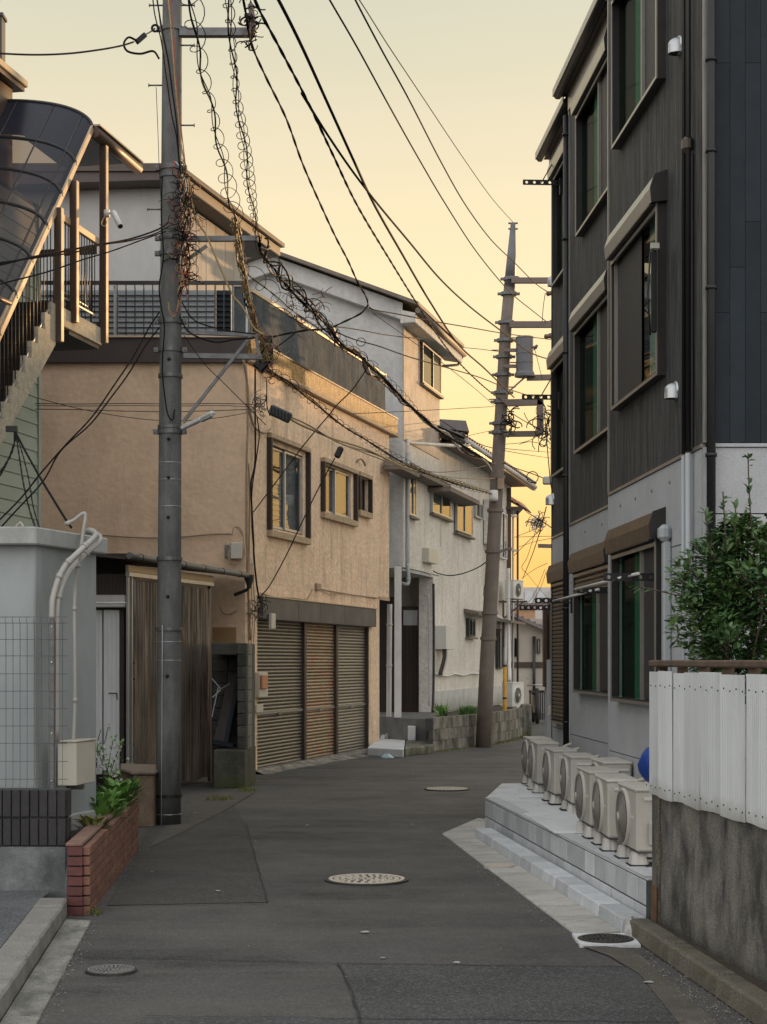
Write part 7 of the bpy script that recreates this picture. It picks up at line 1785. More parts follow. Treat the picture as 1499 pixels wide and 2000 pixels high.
wire('thick black cable sweeping from the arm end down to the mid air splice', [(452, -120), (478, 10), (492, 85), (520, 150), (560, 232), (592, 320), (628, 402), (656, 462), (680, 508), (698, 548), (716, 580), (720, 596)], 13.5, 21, .020, twist=2, n=12)
wire('thick black twisted cable, first of the pair crossing the sky to the transformer pole', [(470, -80), (503, 10), (545, 90), (600, 195), (650, 300), (698, 400), (760, 504), (820, 600), (880, 688), (940, 750), (996, 794)], 11, 31.4, .020, twist=2, n=14)
wire('thick black cable nearest the twisted pair, ending at the transformer arm', [(500, -80), (545, 0), (590, 90), (640, 200), (690, 310), (732, 400), (784, 492), (840, 588), (896, 672), (950, 722), (1005, 776)], 11.5, 31.4, .019, n=12)
wire('cable branching off the twisted pair toward the transformer side', [(590, 182), (640, 262), (690, 335), (740, 400), (800, 472), (860, 544), (920, 600), (985, 650), (1040, 690), (1082, 704)], 13.5, 30.0, .016, n=10)
wire('slim wire sweeping to the second cross arm of the leaning pole', [(600, -80), (645, 0), (700, 95), (760, 205), (820, 312), (872, 400), (932, 492), (995, 568), (1040, 606), (1068, 628)], 13, 31.4, .012, n=10)
wire('slim wire sweeping to the highest cross arm of the leaning pole', [(655, -80), (695, 0), (745, 95), (800, 195), (860, 312), (910, 400), (960, 468), (1005, 512), (1045, 552), (1070, 570)], 13, 31.4, .012, n=10)
wire('thinnest high wire ending at the very tip of the leaning pole', [(660, -60), (703, 0), (760, 90), (830, 195), (900, 300), (960, 385), (1003, 434)], 15, 31.5, .007, m_grey_cable, n=8)
wire('short jumper wire dropping between the two highest insulators', [(1066, 572), (1062, 600), (1060, 628)], 31.3, 31.3, .008, m_grey_cable)
wire('thick black cable from the mid air splice back to the corner splice case', [(720, 596), (706, 612), (670, 630), (640, 642), (600, 645), (560, 652), (535, 658)], 21, 19.5, .022, twist=2, n=10)
wire('short black branch under the splice cable', [(578, 650), (555, 668), (538, 680)], 19.6, 19.4, .012)
wire('long thin wire from the mid air splice across to the leaning pole', [(722, 600), (735, 606), (780, 614), (850, 628), (920, 640), (990, 652), (1082, 664)], 21, 31.5, .010, m_black_cable, n=6)
wire('dark wire from the cable bundle past the grey gable to the leaning pole', [(642, 636), (700, 644), (760, 655), (822, 662)], 20, 31, .010, m_grey_cable)
wire('black wire with a spare coil running to the leaning pole', [(640, 640), (690, 662), (740, 676), (800, 697), (880, 720), (940, 738), (1000, 762), (1060, 780)], 20, 31.2, .012, m_black_cable, n=7)
e_ = P(706, 668, 21.2); g = MB().lathe([(.055, -.005), (.06, 0), (.055, .005), (.05, 0), (.055, -.005)], e_, 20, True, Matrix.Rotation(rad(80), 3, 'X')); obj('spare_coil', g, m_black_cable, None, 'small loop of spare black wire before the grey gable', 'wire loop')
wire('very thin wire slanting over the grey gable toward the dormer', [(730, 612), (790, 655), (860, 705), (930, 760), (975, 800)], 21, 31, .006, m_grey_cable)
wire('thin wire over the parapet end to the dormer side', [(690, 808), (760, 805), (860, 800), (965, 794)], 24, 31, .006, m_grey_cable)
# wires at the pole foot going to the tan wall
for i, (pix, lb, r) in enumerate((
    ([(70, 788), (150, 789), (250, 788), (350, 789), (430, 788), (502, 790)], 'upper straight wire along the tan side wall', .007),
    ([(70, 792), (150, 793), (250, 792), (350, 793), (430, 792), (502, 795)], 'wire running just under the upper straight wall wire', .006),
    ([(70, 799), (150, 800), (250, 803), (340, 804), (420, 802), (500, 799)], 'lower straight wire along the tan side wall', .007),
    ([(77, 778), (150, 797), (230, 812), (310, 821), (380, 821), (440, 814), (500, 803)], 'sagging wire crossing the straight wall wires', .006))):
    wire(lb, pix, 21.5, 23.2, r, m_brown_paint, n=6)
for i, (pix, lb) in enumerate((([(312, 610), (292, 640), (262, 695), (222, 755), (180, 815), (130, 868), (80, 925), (40, 975), (-30, 1045)], 'first of two wires from pole down past the green siding'), ([(312, 640), (285, 675), (252, 730), (215, 780), (176, 830), (120, 880), (85, 940), (30, 1000), (-20, 1055)], 'second of two wires from pole down past the green siding'))):
    wire(lb, pix, 16.7, 14.0, .009, m_black_cable, n=6)
for i, (pix, lb) in enumerate((([(335, 430), (310, 448), (250, 468), (180, 480), (120, 492), (60, 503), (-30, 525)], 'upper black wire crossing in front of the stair posts'), ([(335, 440), (300, 458), (250, 471), (200, 478), (150, 492), (60, 505), (-30, 517)], 'twin black wire hugging the upper stair wire'), ([(325, 452), (280, 468), (220, 490), (160, 508), (90, 532), (-30, 562)], 'lower black wire crossing in front of the stair posts'))):
    wire(lb, pix, 16.6, 12.5, (.013, .008, .008)[i], m_black_cable, n=6)
wire('single wire crossing the open sky toward the roof stack', [(-30, 103), (60, 107), (130, 105), (190, 98), (235, 90), (262, 82)], 14.5, 16.5, .011, m_grey_cable, n=6)
iz = empty('line_insulator', P(275, 74, 16.6), 'black line clamp insulator with looped lead beside the tall pole', 'insulator')
g = MB(); g.bar(P(268, 82, 16.55), P(284, 68, 16.6), .045, .05); obj('clamp', g, m_steel_dark, iz)
g = MB().tube(smoothpath([P(284, 68, 16.6), P(295, 62, 16.65), P(304, 55, 16.65)]), .008, 5); obj('link', g, m_galv, iz)
g = MB().tube(smoothpath([P(266, 78, 16.55), P(252, 73, 16.5), P(243, 85, 16.5), P(250, 100, 16.5), P(275, 105, 16.5), P(300, 100, 16.55), P(312, 115, 16.6)]), .011, 6); obj('looped_lead', g, m_black_cable, iz)
g = MB(); g.lathe([(.035, -.02), (.045, 0), (.035, .02), (.02, 0), (.035, -.02)], P(304, 55, 16.62), 12, True, Matrix.Rotation(rad(90), 3, 'X')); obj('spool', g, m_steel_dark, iz)
# cables hugging the pole from the top
hug = [
 ([(300, -60), (308, 0), (318, 60), (330, 120), (338, 180), (346, 240), (350, 300), (354, 340)], .012, m_black_cable, 'thick black cable sloping across the face of the tall pole'),
 ([(296, -60), (302, 20), (316, 80), (326, 150), (336, 220), (346, 270), (352, 330)], .008, m_black_cable, 'thin black cable beside the sloping pole cable'),
 ([(322, -60), (330, 0), (338, 90), (344, 170), (350, 230), (356, 290), (372, 360), (378, 410)], .010, m_brass_cable, 'golden cable running down the tall pole to the long tan brace cable'),
 ([(326, -60), (333, 0), (340, 60), (344, 140), (349, 200), (356, 260), (364, 330)], .006, m_red_cable, 'thin reddish cable beside the golden pole cable'),
 ([(312, 30), (322, 110), (332, 190), (342, 250), (350, 300), (356, 350)], .007, m_tan_cable, 'thin tan cable on the face of the tall pole'),
 ([(306, 170), (308, 220), (310, 270), (312, 330), (316, 400)], .004, m_grey_cable, 'hair thin grey wire off the pole edge under the first arm'),
 ([(378, 400), (385, 430), (405, 462), (430, 520), (455, 575), (475, 600), (497, 640), (518, 655)], .014, m_brass_cable, 'long tan golden cable slanting from pole to corner splice case'),
 ([(364, 330), (360, 420), (360, 480), (356, 540), (348, 600), (340, 618), (332, 606), (330, 590)], .008, m_brass_cable, 'golden cable loop hanging below the tangle on the pole'),
 ([(372, 345), (368, 430), (362, 520), (354, 580), (344, 612), (334, 610)], .006, m_red_cable, 'reddish cable loop hanging below the tangle on the pole'),
 ([(356, 590), (380, 625), (420, 640), (460, 648), (500, 652)], .008, m_black_cable, 'black cable sagging from pole under the low arm'),
 ([(352, 618), (372, 650), (420, 668), (460, 663), (500, 660)], .012, m_black_cable, 'thick black cable lying along the lowest cross arm'),
 ([(360, 655), (400, 710), (440, 750), (480, 790), (520, 830)], .005, m_black_cable, 'thin cable slanting behind the arm brace to the wall'),
]
for pix, r, mt, lb in hug: wire(lb, pix, 16.55, 16.5, r, mt, n=6, name='pole_cable', cat='cable')

def spiral(label, pix, Y0, Y1, r_core, amp, pitch, mat=m_black_cable, strands=2, name='spiral_cable', coil_r=.0035, seed=0):
    """messenger wires with a loose spiral hanger coiled round them"""
    ro = random.Random(seed); base = smoothpath(path(pix, Y0, Y1), 10); e = empty(name, base[-1], label, 'cable')
    for s_ in range(strands):
        ph = ro.uniform(0, 6); q = [p + Vector((.018 * math.sin(i * .33 + ph + s_ * 2), .012 * math.cos(i * .29 + ph), .010 * math.sin(i * .21 + ph))) for i, p in enumerate(base)]
        obj('strand', MB().tube(q, r_core * (1 if s_ == 0 else .6), 5), mat if s_ != 1 else m_brass_cable, e)
    # coil
    L_ = [0]
    for i in range(1, len(base)): L_.append(L_[-1] + (base[i] - base[i - 1]).length)
    tot = L_[-1]; n = int(tot / pitch * 14); g = []; j = 0
    for k in range(n):
        s_ = tot * k / n
        while j < len(L_) - 2 and L_[j + 1] < s_: j += 1
        f = (s_ - L_[j]) / max(1e-6, L_[j + 1] - L_[j]); p = base[j].lerp(base[j + 1], f); t = (base[j + 1] - base[j]).normalized(); u = t.cross(Vector((0, 1, 0))).normalized(); v = t.cross(u)
        a = 2 * math.pi * s_ / pitch; am = amp * (1 + .35 * math.sin(s_ * 1.3 + seed))
        g.append(p + (u * math.cos(a) + v * math.sin(a)) * am + u * am * .2)
    obj('coil', MB().tube(g, coil_r, 4), m_grey_cable if strands < 4 else mat, e)
    return e
spiral('loose spiral wrapped cable hanging nearest the tall pole', [(350, -140), (374, 0), (384, 80), (398, 150), (414, 215), (428, 280), (440, 340), (452, 400), (460, 430)], 9.8, 15.6, .007, .06, .40, strands=3, seed=1)
spiral('finely coiled straight cable running down to the middle cross arm', [(422, -140), (446, 0), (455, 100), (462, 180), (474, 260), (484, 330), (494, 400), (501, 460)], 9.8, 16.6, .006, .042, .26, strands=3, seed=2)
spiral('yellow twisted cable bundle dropping to the corner splice case', [(456, 425), (468, 480), (476, 530), (486, 580), (498, 630), (512, 680), (520, 705)], 15.7, 17.8, .009, .05, .20, m_brass_cable, 4, seed=3)
spiral('coiled cable dropping from middle arm end toward the street', [(503, 462), (512, 490), (530, 520), (555, 550), (575, 575), (610, 605), (640, 640), (680, 680), (712, 700)], 16.7, 20.5, .009, .05, .26, strands=4, seed=4)
spiral('coiled red and white cable bundle slanting past the shade net', [(712, 700), (740, 730), (770, 760), (805, 795), (850, 835), (905, 872), (962, 905)], 20.5, 31.3, .014, .05, .36, strands=4, seed=5)
spiral('loosely coiled cable from the corner splice case along the parapet', [(522, 720), (560, 745), (600, 775), (650, 815), (700, 850), (760, 888), (830, 922), (900, 948), (960, 964)], 18.2, 31.2, .009, .045, .32, strands=3, seed=6)
spiral('fine coiled cable between pole tangle and the mid air splice', [(462, 520), (500, 545), (540, 580), (590, 620), (640, 655), (690, 690), (730, 722)], 16.6, 21, .006, .07, .45, strands=2, seed=7)
def bundle(label, pix, Y0, Y1, cols, r=.008, sp=.02, seed=0, name='cable_bundle', wav=1.0):
    ro = random.Random(seed); base = smoothpath(path(pix, Y0, Y1), 9); e = empty(name, base[-1], label, 'cable')
    for k, mt in enumerate(cols):
        ph = [ro.uniform(0, 6.28) for _ in range(4)]
        q = [p + Vector((sp * math.sin(i * .5 * wav + ph[0]), sp * math.sin(i * .4 * wav + ph[1]), sp * math.sin(i * .63 * wav + ph[2]))) for i, p in enumerate(base)]
        obj('cable', MB().tube(q, r * ro.uniform(.6, 1.1), 5), mt, e)
bundle('multicoloured cable bundle spilling down to the corner splice case', [(462, 440), (470, 500), (480, 560), (492, 610), (505, 650), (515, 690)], 15.9, 17.7, [m_brass_cable, m_red_cable, m_white_paint, m_brass_cable, m_tan_cable, m_black_cable], .008, .035, 3)
bundle('thick pale cable bundle sloping over the shade net to the leaning pole', [(640, 640), (690, 688), (735, 735), (790, 785), (850, 833), (910, 880), (963, 915)], 20, 31.3, [m_brass_cable, m_tan_cable, m_black_cable, m_white_paint, m_red_cable], .014, .04, 8)
bundle('dark messy cable bundle between middle arm and mid air splice', [(508, 470), (535, 515), (570, 560), (605, 600), (640, 640), (665, 668)], 16.7, 20, [m_black_cable, m_grey_cable, m_tan_cable, m_black_cable, m_grey_cable], .009, .06, 9)
bundle('pair of pale cables from the black cable box to the leaning pole', [(570, 817), (610, 836), (660, 862), (720, 882), (780, 906), (840, 925), (900, 945), (960, 966)], 21, 31.2, [m_brass_cable, m_tan_cable], .014, .02, 10, wav=.3)
wire('thin wire from the small black case to the leaning pole', [(670, 868), (740, 895), (820, 922), (900, 934), (968, 935)], 22, 31.2, .010, m_tan_cable)
wire('thin wire over the window canopies to the leaning pole', [(790, 905), (850, 922), (920, 916), (968, 905)], 31, 31.2, .010, m_tan_cable)
# splice cases
def case(label, pa, pb, Y, w_, mat=m_steel_dark, name='splice_case', cat='cable case', h=None):
    e = empty(name, P(*pb, Y), label, cat); g = MB(); g.bar(P(*pa, Y), P(*pb, Y), w_, h or w_); obj('case', g, mat, e, bevel=.02); return e
case('upright black splice case at the tan house roof corner', (524, 655), (527, 712), 18.2, .10)
case('round black splice case under the upright one at the roof corner', (503, 705), (520, 722), 18.0, .14)
e = case('ribbed black cable box on the wire above the tall tan house window', (528, 799), (569, 818), 20.6, .10, mat=m_slate, h=.13)
for k in range(6):
    a = P(531 + k * 6.6, 801 + k * 3.0, 20.53); g = MB(); g.bar(a + Vector((0, 0, .058)), a - Vector((0, 0, .060)), .012, .02, (1, 0, 0)); obj('rib', g, m_rubber, e)
case('small black case dangling above the middle tan house window', (668, 873), (658, 894), 22, .085)
wire('thin diagonal wire from shade net down past the tall window', [(720, 716), (690, 760), (660, 790), (640, 815), (600, 862), (560, 915), (496, 1000)], 21, 23.6, .010, m_brown_paint)
wire('thin diagonal wire from the small black case down to the shutter corner', [(655, 895), (625, 950), (590, 1022), (560, 1085), (530, 1140), (512, 1163)], 22, 24.2, .011, m_brown_paint)
wire('black cable drooping from the leaning pole to the black standpipe', [(958, 1092), (935, 1108), (905, 1120), (880, 1124), (860, 1121), (847, 1115)], 31.5, 34.5, .016, m_black_cable)
# tangle on the pole
def tangle(label, box, n, Y, seed, mats, L_=(.15, .4), name='cable_tangle', r=.0045):
    ro = random.Random(seed); (x0, x1, y0, y1) = box; e = empty(name, P((x0 + x1) / 2, y1, Y), label, 'cable tangle')
    for mt in mats:
        g = MB()
        for _ in range(n // len(mats)):
            p = P(min(x1, max(x0, ro.gauss((x0 + x1) / 2, (x1 - x0) * .23))), min(y1, max(y0, ro.gauss((y0 + y1) / 2, (y1 - y0) * .27))), Y + ro.uniform(-.14, .04))
            dr = Vector((ro.uniform(-.6, .6), ro.uniform(-.4, .4), ro.uniform(-1, 1))).normalized(); l = ro.uniform(*L_) / 7; pts = [p]
            q_ = Matrix.Rotation(ro.choice((-1, 1)) * ro.uniform(.15, .75), 3, Vector((ro.uniform(-.5, .5), 1, ro.uniform(-.5, .5))).normalized())
            for k in range(7):
                dr = (q_ @ dr); pts.append(pts[-1] + dr * l)
            g.tube(pts, r * ro.uniform(.6, 1.3), 4)
        obj('loose_cables', g, mt, e, kind='stuff')
tangle('dense tangle of dark and red cables strapped to the tall pole', (336, 384, 345, 490), 130, 16.55, 21, [m_black_cable, m_black_cable, m_grey_cable, m_steel_dark, m_black_cable, m_red_cable], (.08, .26), r=.0036)
bundle('loose vertical hank of dark and reddish cables strapped down the tall pole', [(350, 320), (357, 360), (362, 400), (366, 440), (364, 490), (362, 540), (358, 580)], 16.55, 16.5, [m_black_cable, m_red_cable, m_black_cable, m_brass_cable, m_grey_cable, m_black_cable, m_red_cable, m_steel_dark, m_white_paint], .006, .045, 41, wav=.6)
tangle('thinner trail of cables below the dense tangle on the pole', (352, 372, 430, 560), 50, 16.55, 22, [m_red_cable, m_brass_cable, m_black_cable, m_black_cable], (.1, .3))
tangle('yellow and red cable ends bursting at the corner splice case', (502, 544, 655, 740), 90, 18.0, 23, [m_brass_cable, m_red_cable, m_tan_cable, m_black_cable], (.06, .18))
tangle('grey cable loops around the arm end bundle in the air', (560, 645, 575, 655), 36, 18.6, 24, [m_grey_cable, m_grey_cable, m_tan_cable], (.12, .3))
tangle('black cable ends at the top cross arm tip', (482, 498, 0, 95), 50, 16.5, 25, [m_black_cable, m_black_cable, m_porcelain], (.08, .22), r=.007)
tangle('small black cable knot at the shutter header corner', (492, 516, 1170, 1210), 34, 24.0, 26, [m_black_cable, m_tan_cable], (.1, .35))
tangle('knot of wires by the first wall wires at the tan house corner', (495, 520, 775, 815), 36, 22.5, 27, [m_black_cable, m_galv], (.08, .25))
tangle('far knot of cables under the lower arms of the leaning pole', (1060, 1080, 805, 880), 34, 31.2, 28, [m_black_cable, m_grey_cable, m_grey_cable], (.3, .6), r=.009)
tangle('distant round knot of cables hanging in the lane gap', (1042, 1062, 1012, 1032), 50, 38, 29, [m_tan_cable, m_grey_cable, m_white_paint], (.2, .4), r=.010)
tangle('cable ends beside the leaning pole under its lowest arms', (988, 1002, 812, 838), 24, 31.1, 30, [m_black_cable, m_grey_cable], (.2, .4), r=.010)
g = MB().tube(smoothpath([P(490, 10, 16.5), P(494, 40, 16.45), P(490, 70, 16.45)]), .03, 8); obj('cable_clamp', g, m_porcelain, None, 'brown cable clamp standing on the top cross arm tip', 'clamp')
# twisted thick chain cable over the shed, anchored under the stairs
ak = empty('wall_anchor', P(30, 838, 17.6), 'black steel anchor plate under the outside staircase', 'anchor')
g = MB(); p = P(26, 838, 17.6); g.box(p.x - .07, p.x + .05, p.y - .03, p.y + .03, p.z - .03, p.z + .03); g.tube([p + Vector((.03, 0, 0)), p + Vector((.035, -.03, -.12))], .02, 6); obj('plate', g, m_steel_dark, ak)
wire('thick twisted black cable from stair anchor down to the shed conduits', [(32, 845, ), (50, 880), (78, 930), (105, 975), (128, 1012), (140, 1030)], 17.4, 12.2, .017, m_black_cable, n=14, twist=3, pitch=.16, name='twisted_cable', cat='cable')
for k, (pix, lb, r) in enumerate((([(32, 850), (25, 880), (10, 910), (-20, 950)], 'thick black cable leaving the anchor toward the street edge', .02), ([(33, 852), (40, 900), (48, 950), (60, 1000), (72, 1035)], 'first grey cable hanging from anchor to behind the shed roof', .015), ([(34, 852), (46, 890), (58, 940), (66, 990), (80, 1035)], 'second grey cable hanging from anchor to behind the shed roof', .012), ([(33, 850), (14, 905), (-20, 965)], 'thin black cable beside the thick one at the anchor', .012))):
    wire(lb, pix, 17.4, 15.0 if k in (0, 3) else 13.6, r, m_black_cable if k in (0, 3) else m_grey_cable, n=8, twist=2, name='hanging_cable', cat='cable')
# far gap wires
far = [([(985, 905), (1010, 915), (1040, 925), (1068, 936)], 'wire from leaning pole to the pale cable box', 31, 27, .012),
       ([(1068, 990), (1055, 1040), (1040, 1085), (1022, 1130)], 'black wire slanting down through the lane gap', 24, 40, .012),
       ([(1052, 1020), (1040, 1060), (1030, 1090), (1020, 1108), (1030, 1120)], 'thin wire hanging from the distant cable knot', 38, 40, .010),
       ([(1005, 975), (1030, 1000), (1060, 1018), (1085, 1036)], 'wire from corrugated plastic roof to the dark house', 42, 24, .014),
       ([(1008, 1049), (1040, 1048), (1085, 1047)], 'level wire across the lane gap', 45, 40, .010),
       ([(1005, 1050), (1030, 1040), (1055, 1030)], 'short rising wire to the distant cable knot', 45, 38, .010),
       ([(1005, 1085), (1030, 1060), (1055, 1036)], 'lower rising wire to the distant cable knot', 45, 38, .012),
       ([(1010, 1070), (1045, 1058), (1085, 1050)], 'slack wire under the level lane wire', 50, 40, .010),
       ([(1020, 1130), (1045, 1112), (1070, 1100)], 'lowest rising wire near the wall unit', 50, 40, .010),
       ([(1068, 1115), (1060, 1140), (1045, 1170), (1035, 1186)], 'pair wire falling near the laundry arm', 45, 48, .010),
       ([(1065, 1112), (1054, 1140), (1040, 1168), (1028, 1180)], 'second pair wire falling near the laundry arm', 45, 48, .010),
       ([(1030, 1120), (1048, 1142), (1072, 1170)], 'thin wire crossing the falling pair', 45, 48, .008),
       ([(865, 965 - 100), (920, 850), (985, 836)], 'thin wire over the dormer to the leaning pole', 36, 31.5, .007),
       ([(985, 880), (1030, 888), (1085, 896)], 'thin wire behind the leaning pole arms', 31.6, 45, .010),
       ([(985, 876), (1030, 880), (1085, 884)], 'second thin wire behind the leaning pole arms', 31.6, 45, .010),
       ([(985, 868), (1030, 862), (1070, 840)], 'wire rising to the knot under the low arms', 31.6, 31.4, .008),
       ([(860, 820), (900, 845), (940, 868), (985, 880)], 'knotted wire from dormer roof to the leaning pole', 36, 31.5, .012),
       ([(862, 830), (900, 858), (940, 884), (985, 905)], 'second knotted wire beside the dormer wire', 36, 31.5, .010),
       ([(895, 678), (940, 682), (985, 688)], 'faded far wire left of the transformer pole', 60, 60, .02),
       ([(1064, 798), (1068, 850), (1075, 930), (1079, 960)], 'black cable falling from the low arms along the dark house', 31.2, 26, .016),
       ([(985, 788), (1000, 806), (1030, 825), (1056, 838)], 'cable swooping under the transformer arms', 31.3, 31.2, .014),
       ([(1045, 680), (1055, 720), (1060, 740)], 'thin drop lead beside the transformer drum', 31.2, 31.2, .008),
       ([(960, 1100), (945, 1160), (962, 1200)], 'slack wire on the cream wall behind the leaning pole', 36, 40, .01)]
for pix, lb, a, b, r in far: wire(lb, pix, a, b, r * .8, m_grey_cable if r < .012 else m_black_cable, n=5)
g = MB().lathe([(.10, -.004), (.108, 0), (.10, .004), (.092, 0), (.10, -.004)], P(1041, 932, 29), 20, True, Matrix.Rotation(rad(85), 3, 'X')); obj('spare_coil', g, m_black_cable, None, 'loop of spare cable beside the pale cable box', 'wire loop')
pl_ = empty('far_lamp_arm', P(1080, 1066, 45), 'distant horizontal steel arm low in the lane gap', 'arm'); g = MB(); g.bar(P(1052, 1066, 40), P(1088, 1067, 40), .09); obj('arm', g, m_arm2, pl_)
# ================================================================= PLANTS
def leafmesh(name, L_, w_, mat, fold=.25, n=4):
    g = MB(); 
    for s_ in (-1, 1):
        prev = None
        for k in range(n + 1):
            f = k / n; ww = w_ * math.sin(math.pi * min(.98, f * .93 + .05)) ** .8; z = -L_ * .18 * f * f
            c = Vector((0, L_ * f, z)); e = Vector((s_ * ww, L_ * f, z + ww * fold))
            if prev: g.quad(*( (prev[0], prev[1], e, c) if s_ > 0 else (prev[0], c, e, prev[1])), smooth=True)
            prev = (c, e)
    m = g.mesh(name); m.materials.append(mat); return m
def leaf_into(g, p, d, up_, L_, w_):
    d = d.normalized(); s_ = d.cross(up_).normalized() if d.cross(up_).length > 1e-3 else Vector((1, 0, 0)); n_ = s_.cross(d)
    a = p; m1 = p + d * L_ * .35 + s_ * w_ + n_ * w_ * .25; m2 = p + d * L_ * .35 - s_ * w_ + n_ * w_ * .25; c = p + d * L_ * .4; m3 = p + d * L_ * .75 + s_ * w_ * .7 + n_ * w_ * .05; m4 = p + d * L_ * .75 - s_ * w_ * .7 + n_ * w_ * .05; t = p + d * L_ - n_ * L_ * .12; c2 = p + d * L_ * .75 - n_ * L_ * .04
    g.quad(a, m1, c, m2) if False else None
    i = len(g.v); g.v += [tuple(q) for q in (a, m1, m3, t, m4, m2, c, c2)]
    for f in ((0, 1, 6), (1, 2, 7, 6), (2, 3, 7), (0, 6, 5), (6, 7, 4, 5), (7, 3, 4)): g.f.append(tuple(i + k for k in f)); g.sm.append(False)
# evergreen bush behind the sheet fence
bu = empty('evergreen_bush', (2.05, 9.6, 0), 'dark green glossy leaved bush leaning over the white fence', 'bush')
ro = random.Random(42)
tw_ = MB(); fol = MB(); lm = leafmesh('leaf', .062, .0145, m_leaf)
tips = []
def branch(p, d, L_, r, depth):
    pts = [p]; n = 5
    for k in range(n):
        d = (d + Vector((ro.uniform(-1, 1), ro.uniform(-1, 1), ro.uniform(-.5, .8))) * .16).normalized(); pts.append(pts[-1] + d * L_ / n)
    tw_.tube(pts, [r * (1 - .12 * k) for k in range(n + 1)], 5)
    if depth == 0: tips.append((pts, d)); return
    for k in range(4 if depth > 1 else 4):
        b = pts[ro.randint(2, n)]; dd = (d * .8 + Vector((ro.uniform(-1, 1), ro.uniform(-1, 1), ro.uniform(-.4, .9)))).normalized(); branch(b, dd, L_ * ro.uniform(.45, .75), r * .6, depth - 1)
root = Vector((2.12, 9.75, .0))
branch(root, Vector((-.02, -.05, 1)), 1.55, .022, 0); tips.clear()
for k in range(13):
    branch(Vector((2.07 + ro.uniform(-.12, .2), 9.65 + ro.uniform(-.2, .2), ro.uniform(1.35, 1.95))), Vector((ro.uniform(-.8, .8), ro.uniform(-.8, .6), ro.uniform(.0, 1))).normalized(), ro.uniform(.26, .42), .009, 2)
# named shoots of the photo: tall spike, low side spray
for pix in ([(1470, 1050), (1466, 990), (1463, 930), (1462, 885)], [(1420, 1080), (1416, 1020), (1413, 960)], [(1390, 1090), (1384, 1040), (1378, 1000)], [(1360, 1165), (1320, 1162), (1280, 1152), (1240, 1145)], [(1370, 1150), (1340, 1140), (1300, 1130)], [(1400, 1100), (1388, 1080), (1392, 1040)], [(1440, 1070), (1436, 1030), (1438, 990)], [(1365, 1130), (1345, 1110), (1352, 1085)]):
    pts = [P(a, b, 9.5) for a, b in pix]; tw_.tube(pts, .004, 5); q = smoothpath(pts, 3); tips.append((q, (pts[-1] - pts[-2]).normalized())); tips.append((q, (pts[-1] - pts[-2]).normalized()))
parts_ = []
def ok(p):
    px, py = CX + p.x / p.y * F, HY - (p.z - EYE) / p.y * F
    # silhouette of the crown in its own height and width
    if py > 1290: return False
    left = 1345 if py > 1080 else 1368 + (1080 - py) * .22
    return px > left or p.y < 0
for pts, d in tips:
    for _ in range(9):
        k = ro.uniform(0, len(pts) - 1.01); p = pts[int(k)].lerp(pts[int(k) + 1], k % 1); ld = (d * .7 + Vector((ro.uniform(-1, 1), ro.uniform(-1, 1), ro.uniform(-.7, .7)))).normalized()
        parts_.append((p, ld))
ro.shuffle(parts_)
near = sorted(parts_, key=lambda q: q[0].y)
extra = []
sel = set()
for i, (p, ld) in enumerate(near[:2400:8]):
    s_ = ro.uniform(.75, 1.25); up_ = Vector((ro.uniform(-.5, .5), ro.uniform(-.8, .2), 1)).normalized()
    y_ = ld; x_ = y_.cross(up_).normalized(); z_ = x_.cross(y_); Mx = Matrix((x_, y_, z_)).transposed()
    inst('leaf', lm, bu, p, rot=Mx.to_euler(), scale=(s_, s_, s_)); sel.add(id(near[i * 8]))
for i, q in enumerate(near):
    if i % 8 == 0 and i < 2400: continue
    p, ld = q; leaf_into(fol, p, ld, Vector((ro.uniform(-.5, .5), ro.uniform(-.8, .2), 1)).normalized(), ro.uniform(.04, .07), ro.uniform(.010, .016))
for k in range(12000):    # dense inner foliage
    a = ro.uniform(0, 6.28); h = ro.uniform(0, 1); rr_ = (.43 * math.sin(math.pi * (.12 + .80 * h)) ** .8) * ro.uniform(.35, 1.0) ** .5 * (1 + .22 * math.sin(3 * a + 7 * h) + .12 * math.sin(7 * a - 9 * h))
    p = Vector((2.17 + rr_ * math.cos(a), 9.72 + rr_ * .8 * math.sin(a), 1.42 + 1.02 * h + .06 * math.sin(5 * a)))
    leaf_into(fol, p, Vector((math.cos(a) + ro.uniform(-1, 1), math.sin(a) + ro.uniform(-1, 1), ro.uniform(-.5, .9))), Vector((ro.uniform(-.5, .5), ro.uniform(-.6, .2), 1)).normalized(), ro.uniform(.038, .065), ro.uniform(.009, .015))
obj('foliage', fol, m_leaf, bu, kind='stuff'); obj('branches', tw_, m_bark, bu, kind='stuff')

# planter plants
def rosette(px, py, Y, z0, hgt, wdt, n, label, mat, seed, L_=(.10, .17), ww=(.022, .034)):
    ro = random.Random(seed); c = P(px, py, Y); c.z = z0; e = empty('leafy_plant', c, label, 'plant'); lmm = leafmesh('leaf', 1.0, .26, mat)
    for k in range(n):
        a = ro.uniform(0, 6.28); rr_ = wdt * ro.uniform(0, 1) ** .6; b = c + Vector((rr_ * math.cos(a), rr_ * 1.6 * math.sin(a), hgt * ro.uniform(.0, .75))); el = ro.uniform(.3, 1.35)
        d = Vector((math.cos(a) * math.cos(el) + ro.uniform(-.3, .3), math.sin(a) * math.cos(el) + ro.uniform(-.3, .3), math.sin(el))).normalized(); up_ = Vector((-d.z * math.cos(a), -d.z * math.sin(a), 1)).normalized()
        x_ = d.cross(up_).normalized(); z_ = x_.cross(d); s_ = ro.uniform(*L_); inst('leaf', lmm, e, b, rot=Matrix((x_, d, z_)).transposed().to_euler(), scale=(s_, s_, s_))
    g = MB()
    for k in range(8): a = ro.uniform(0, 6.28); g.tube([c, c + Vector((wdt * .6 * math.cos(a), wdt * .6 * math.sin(a), hgt * .7))], .005, 5)
    obj('stems', g, m_leaf2, e)
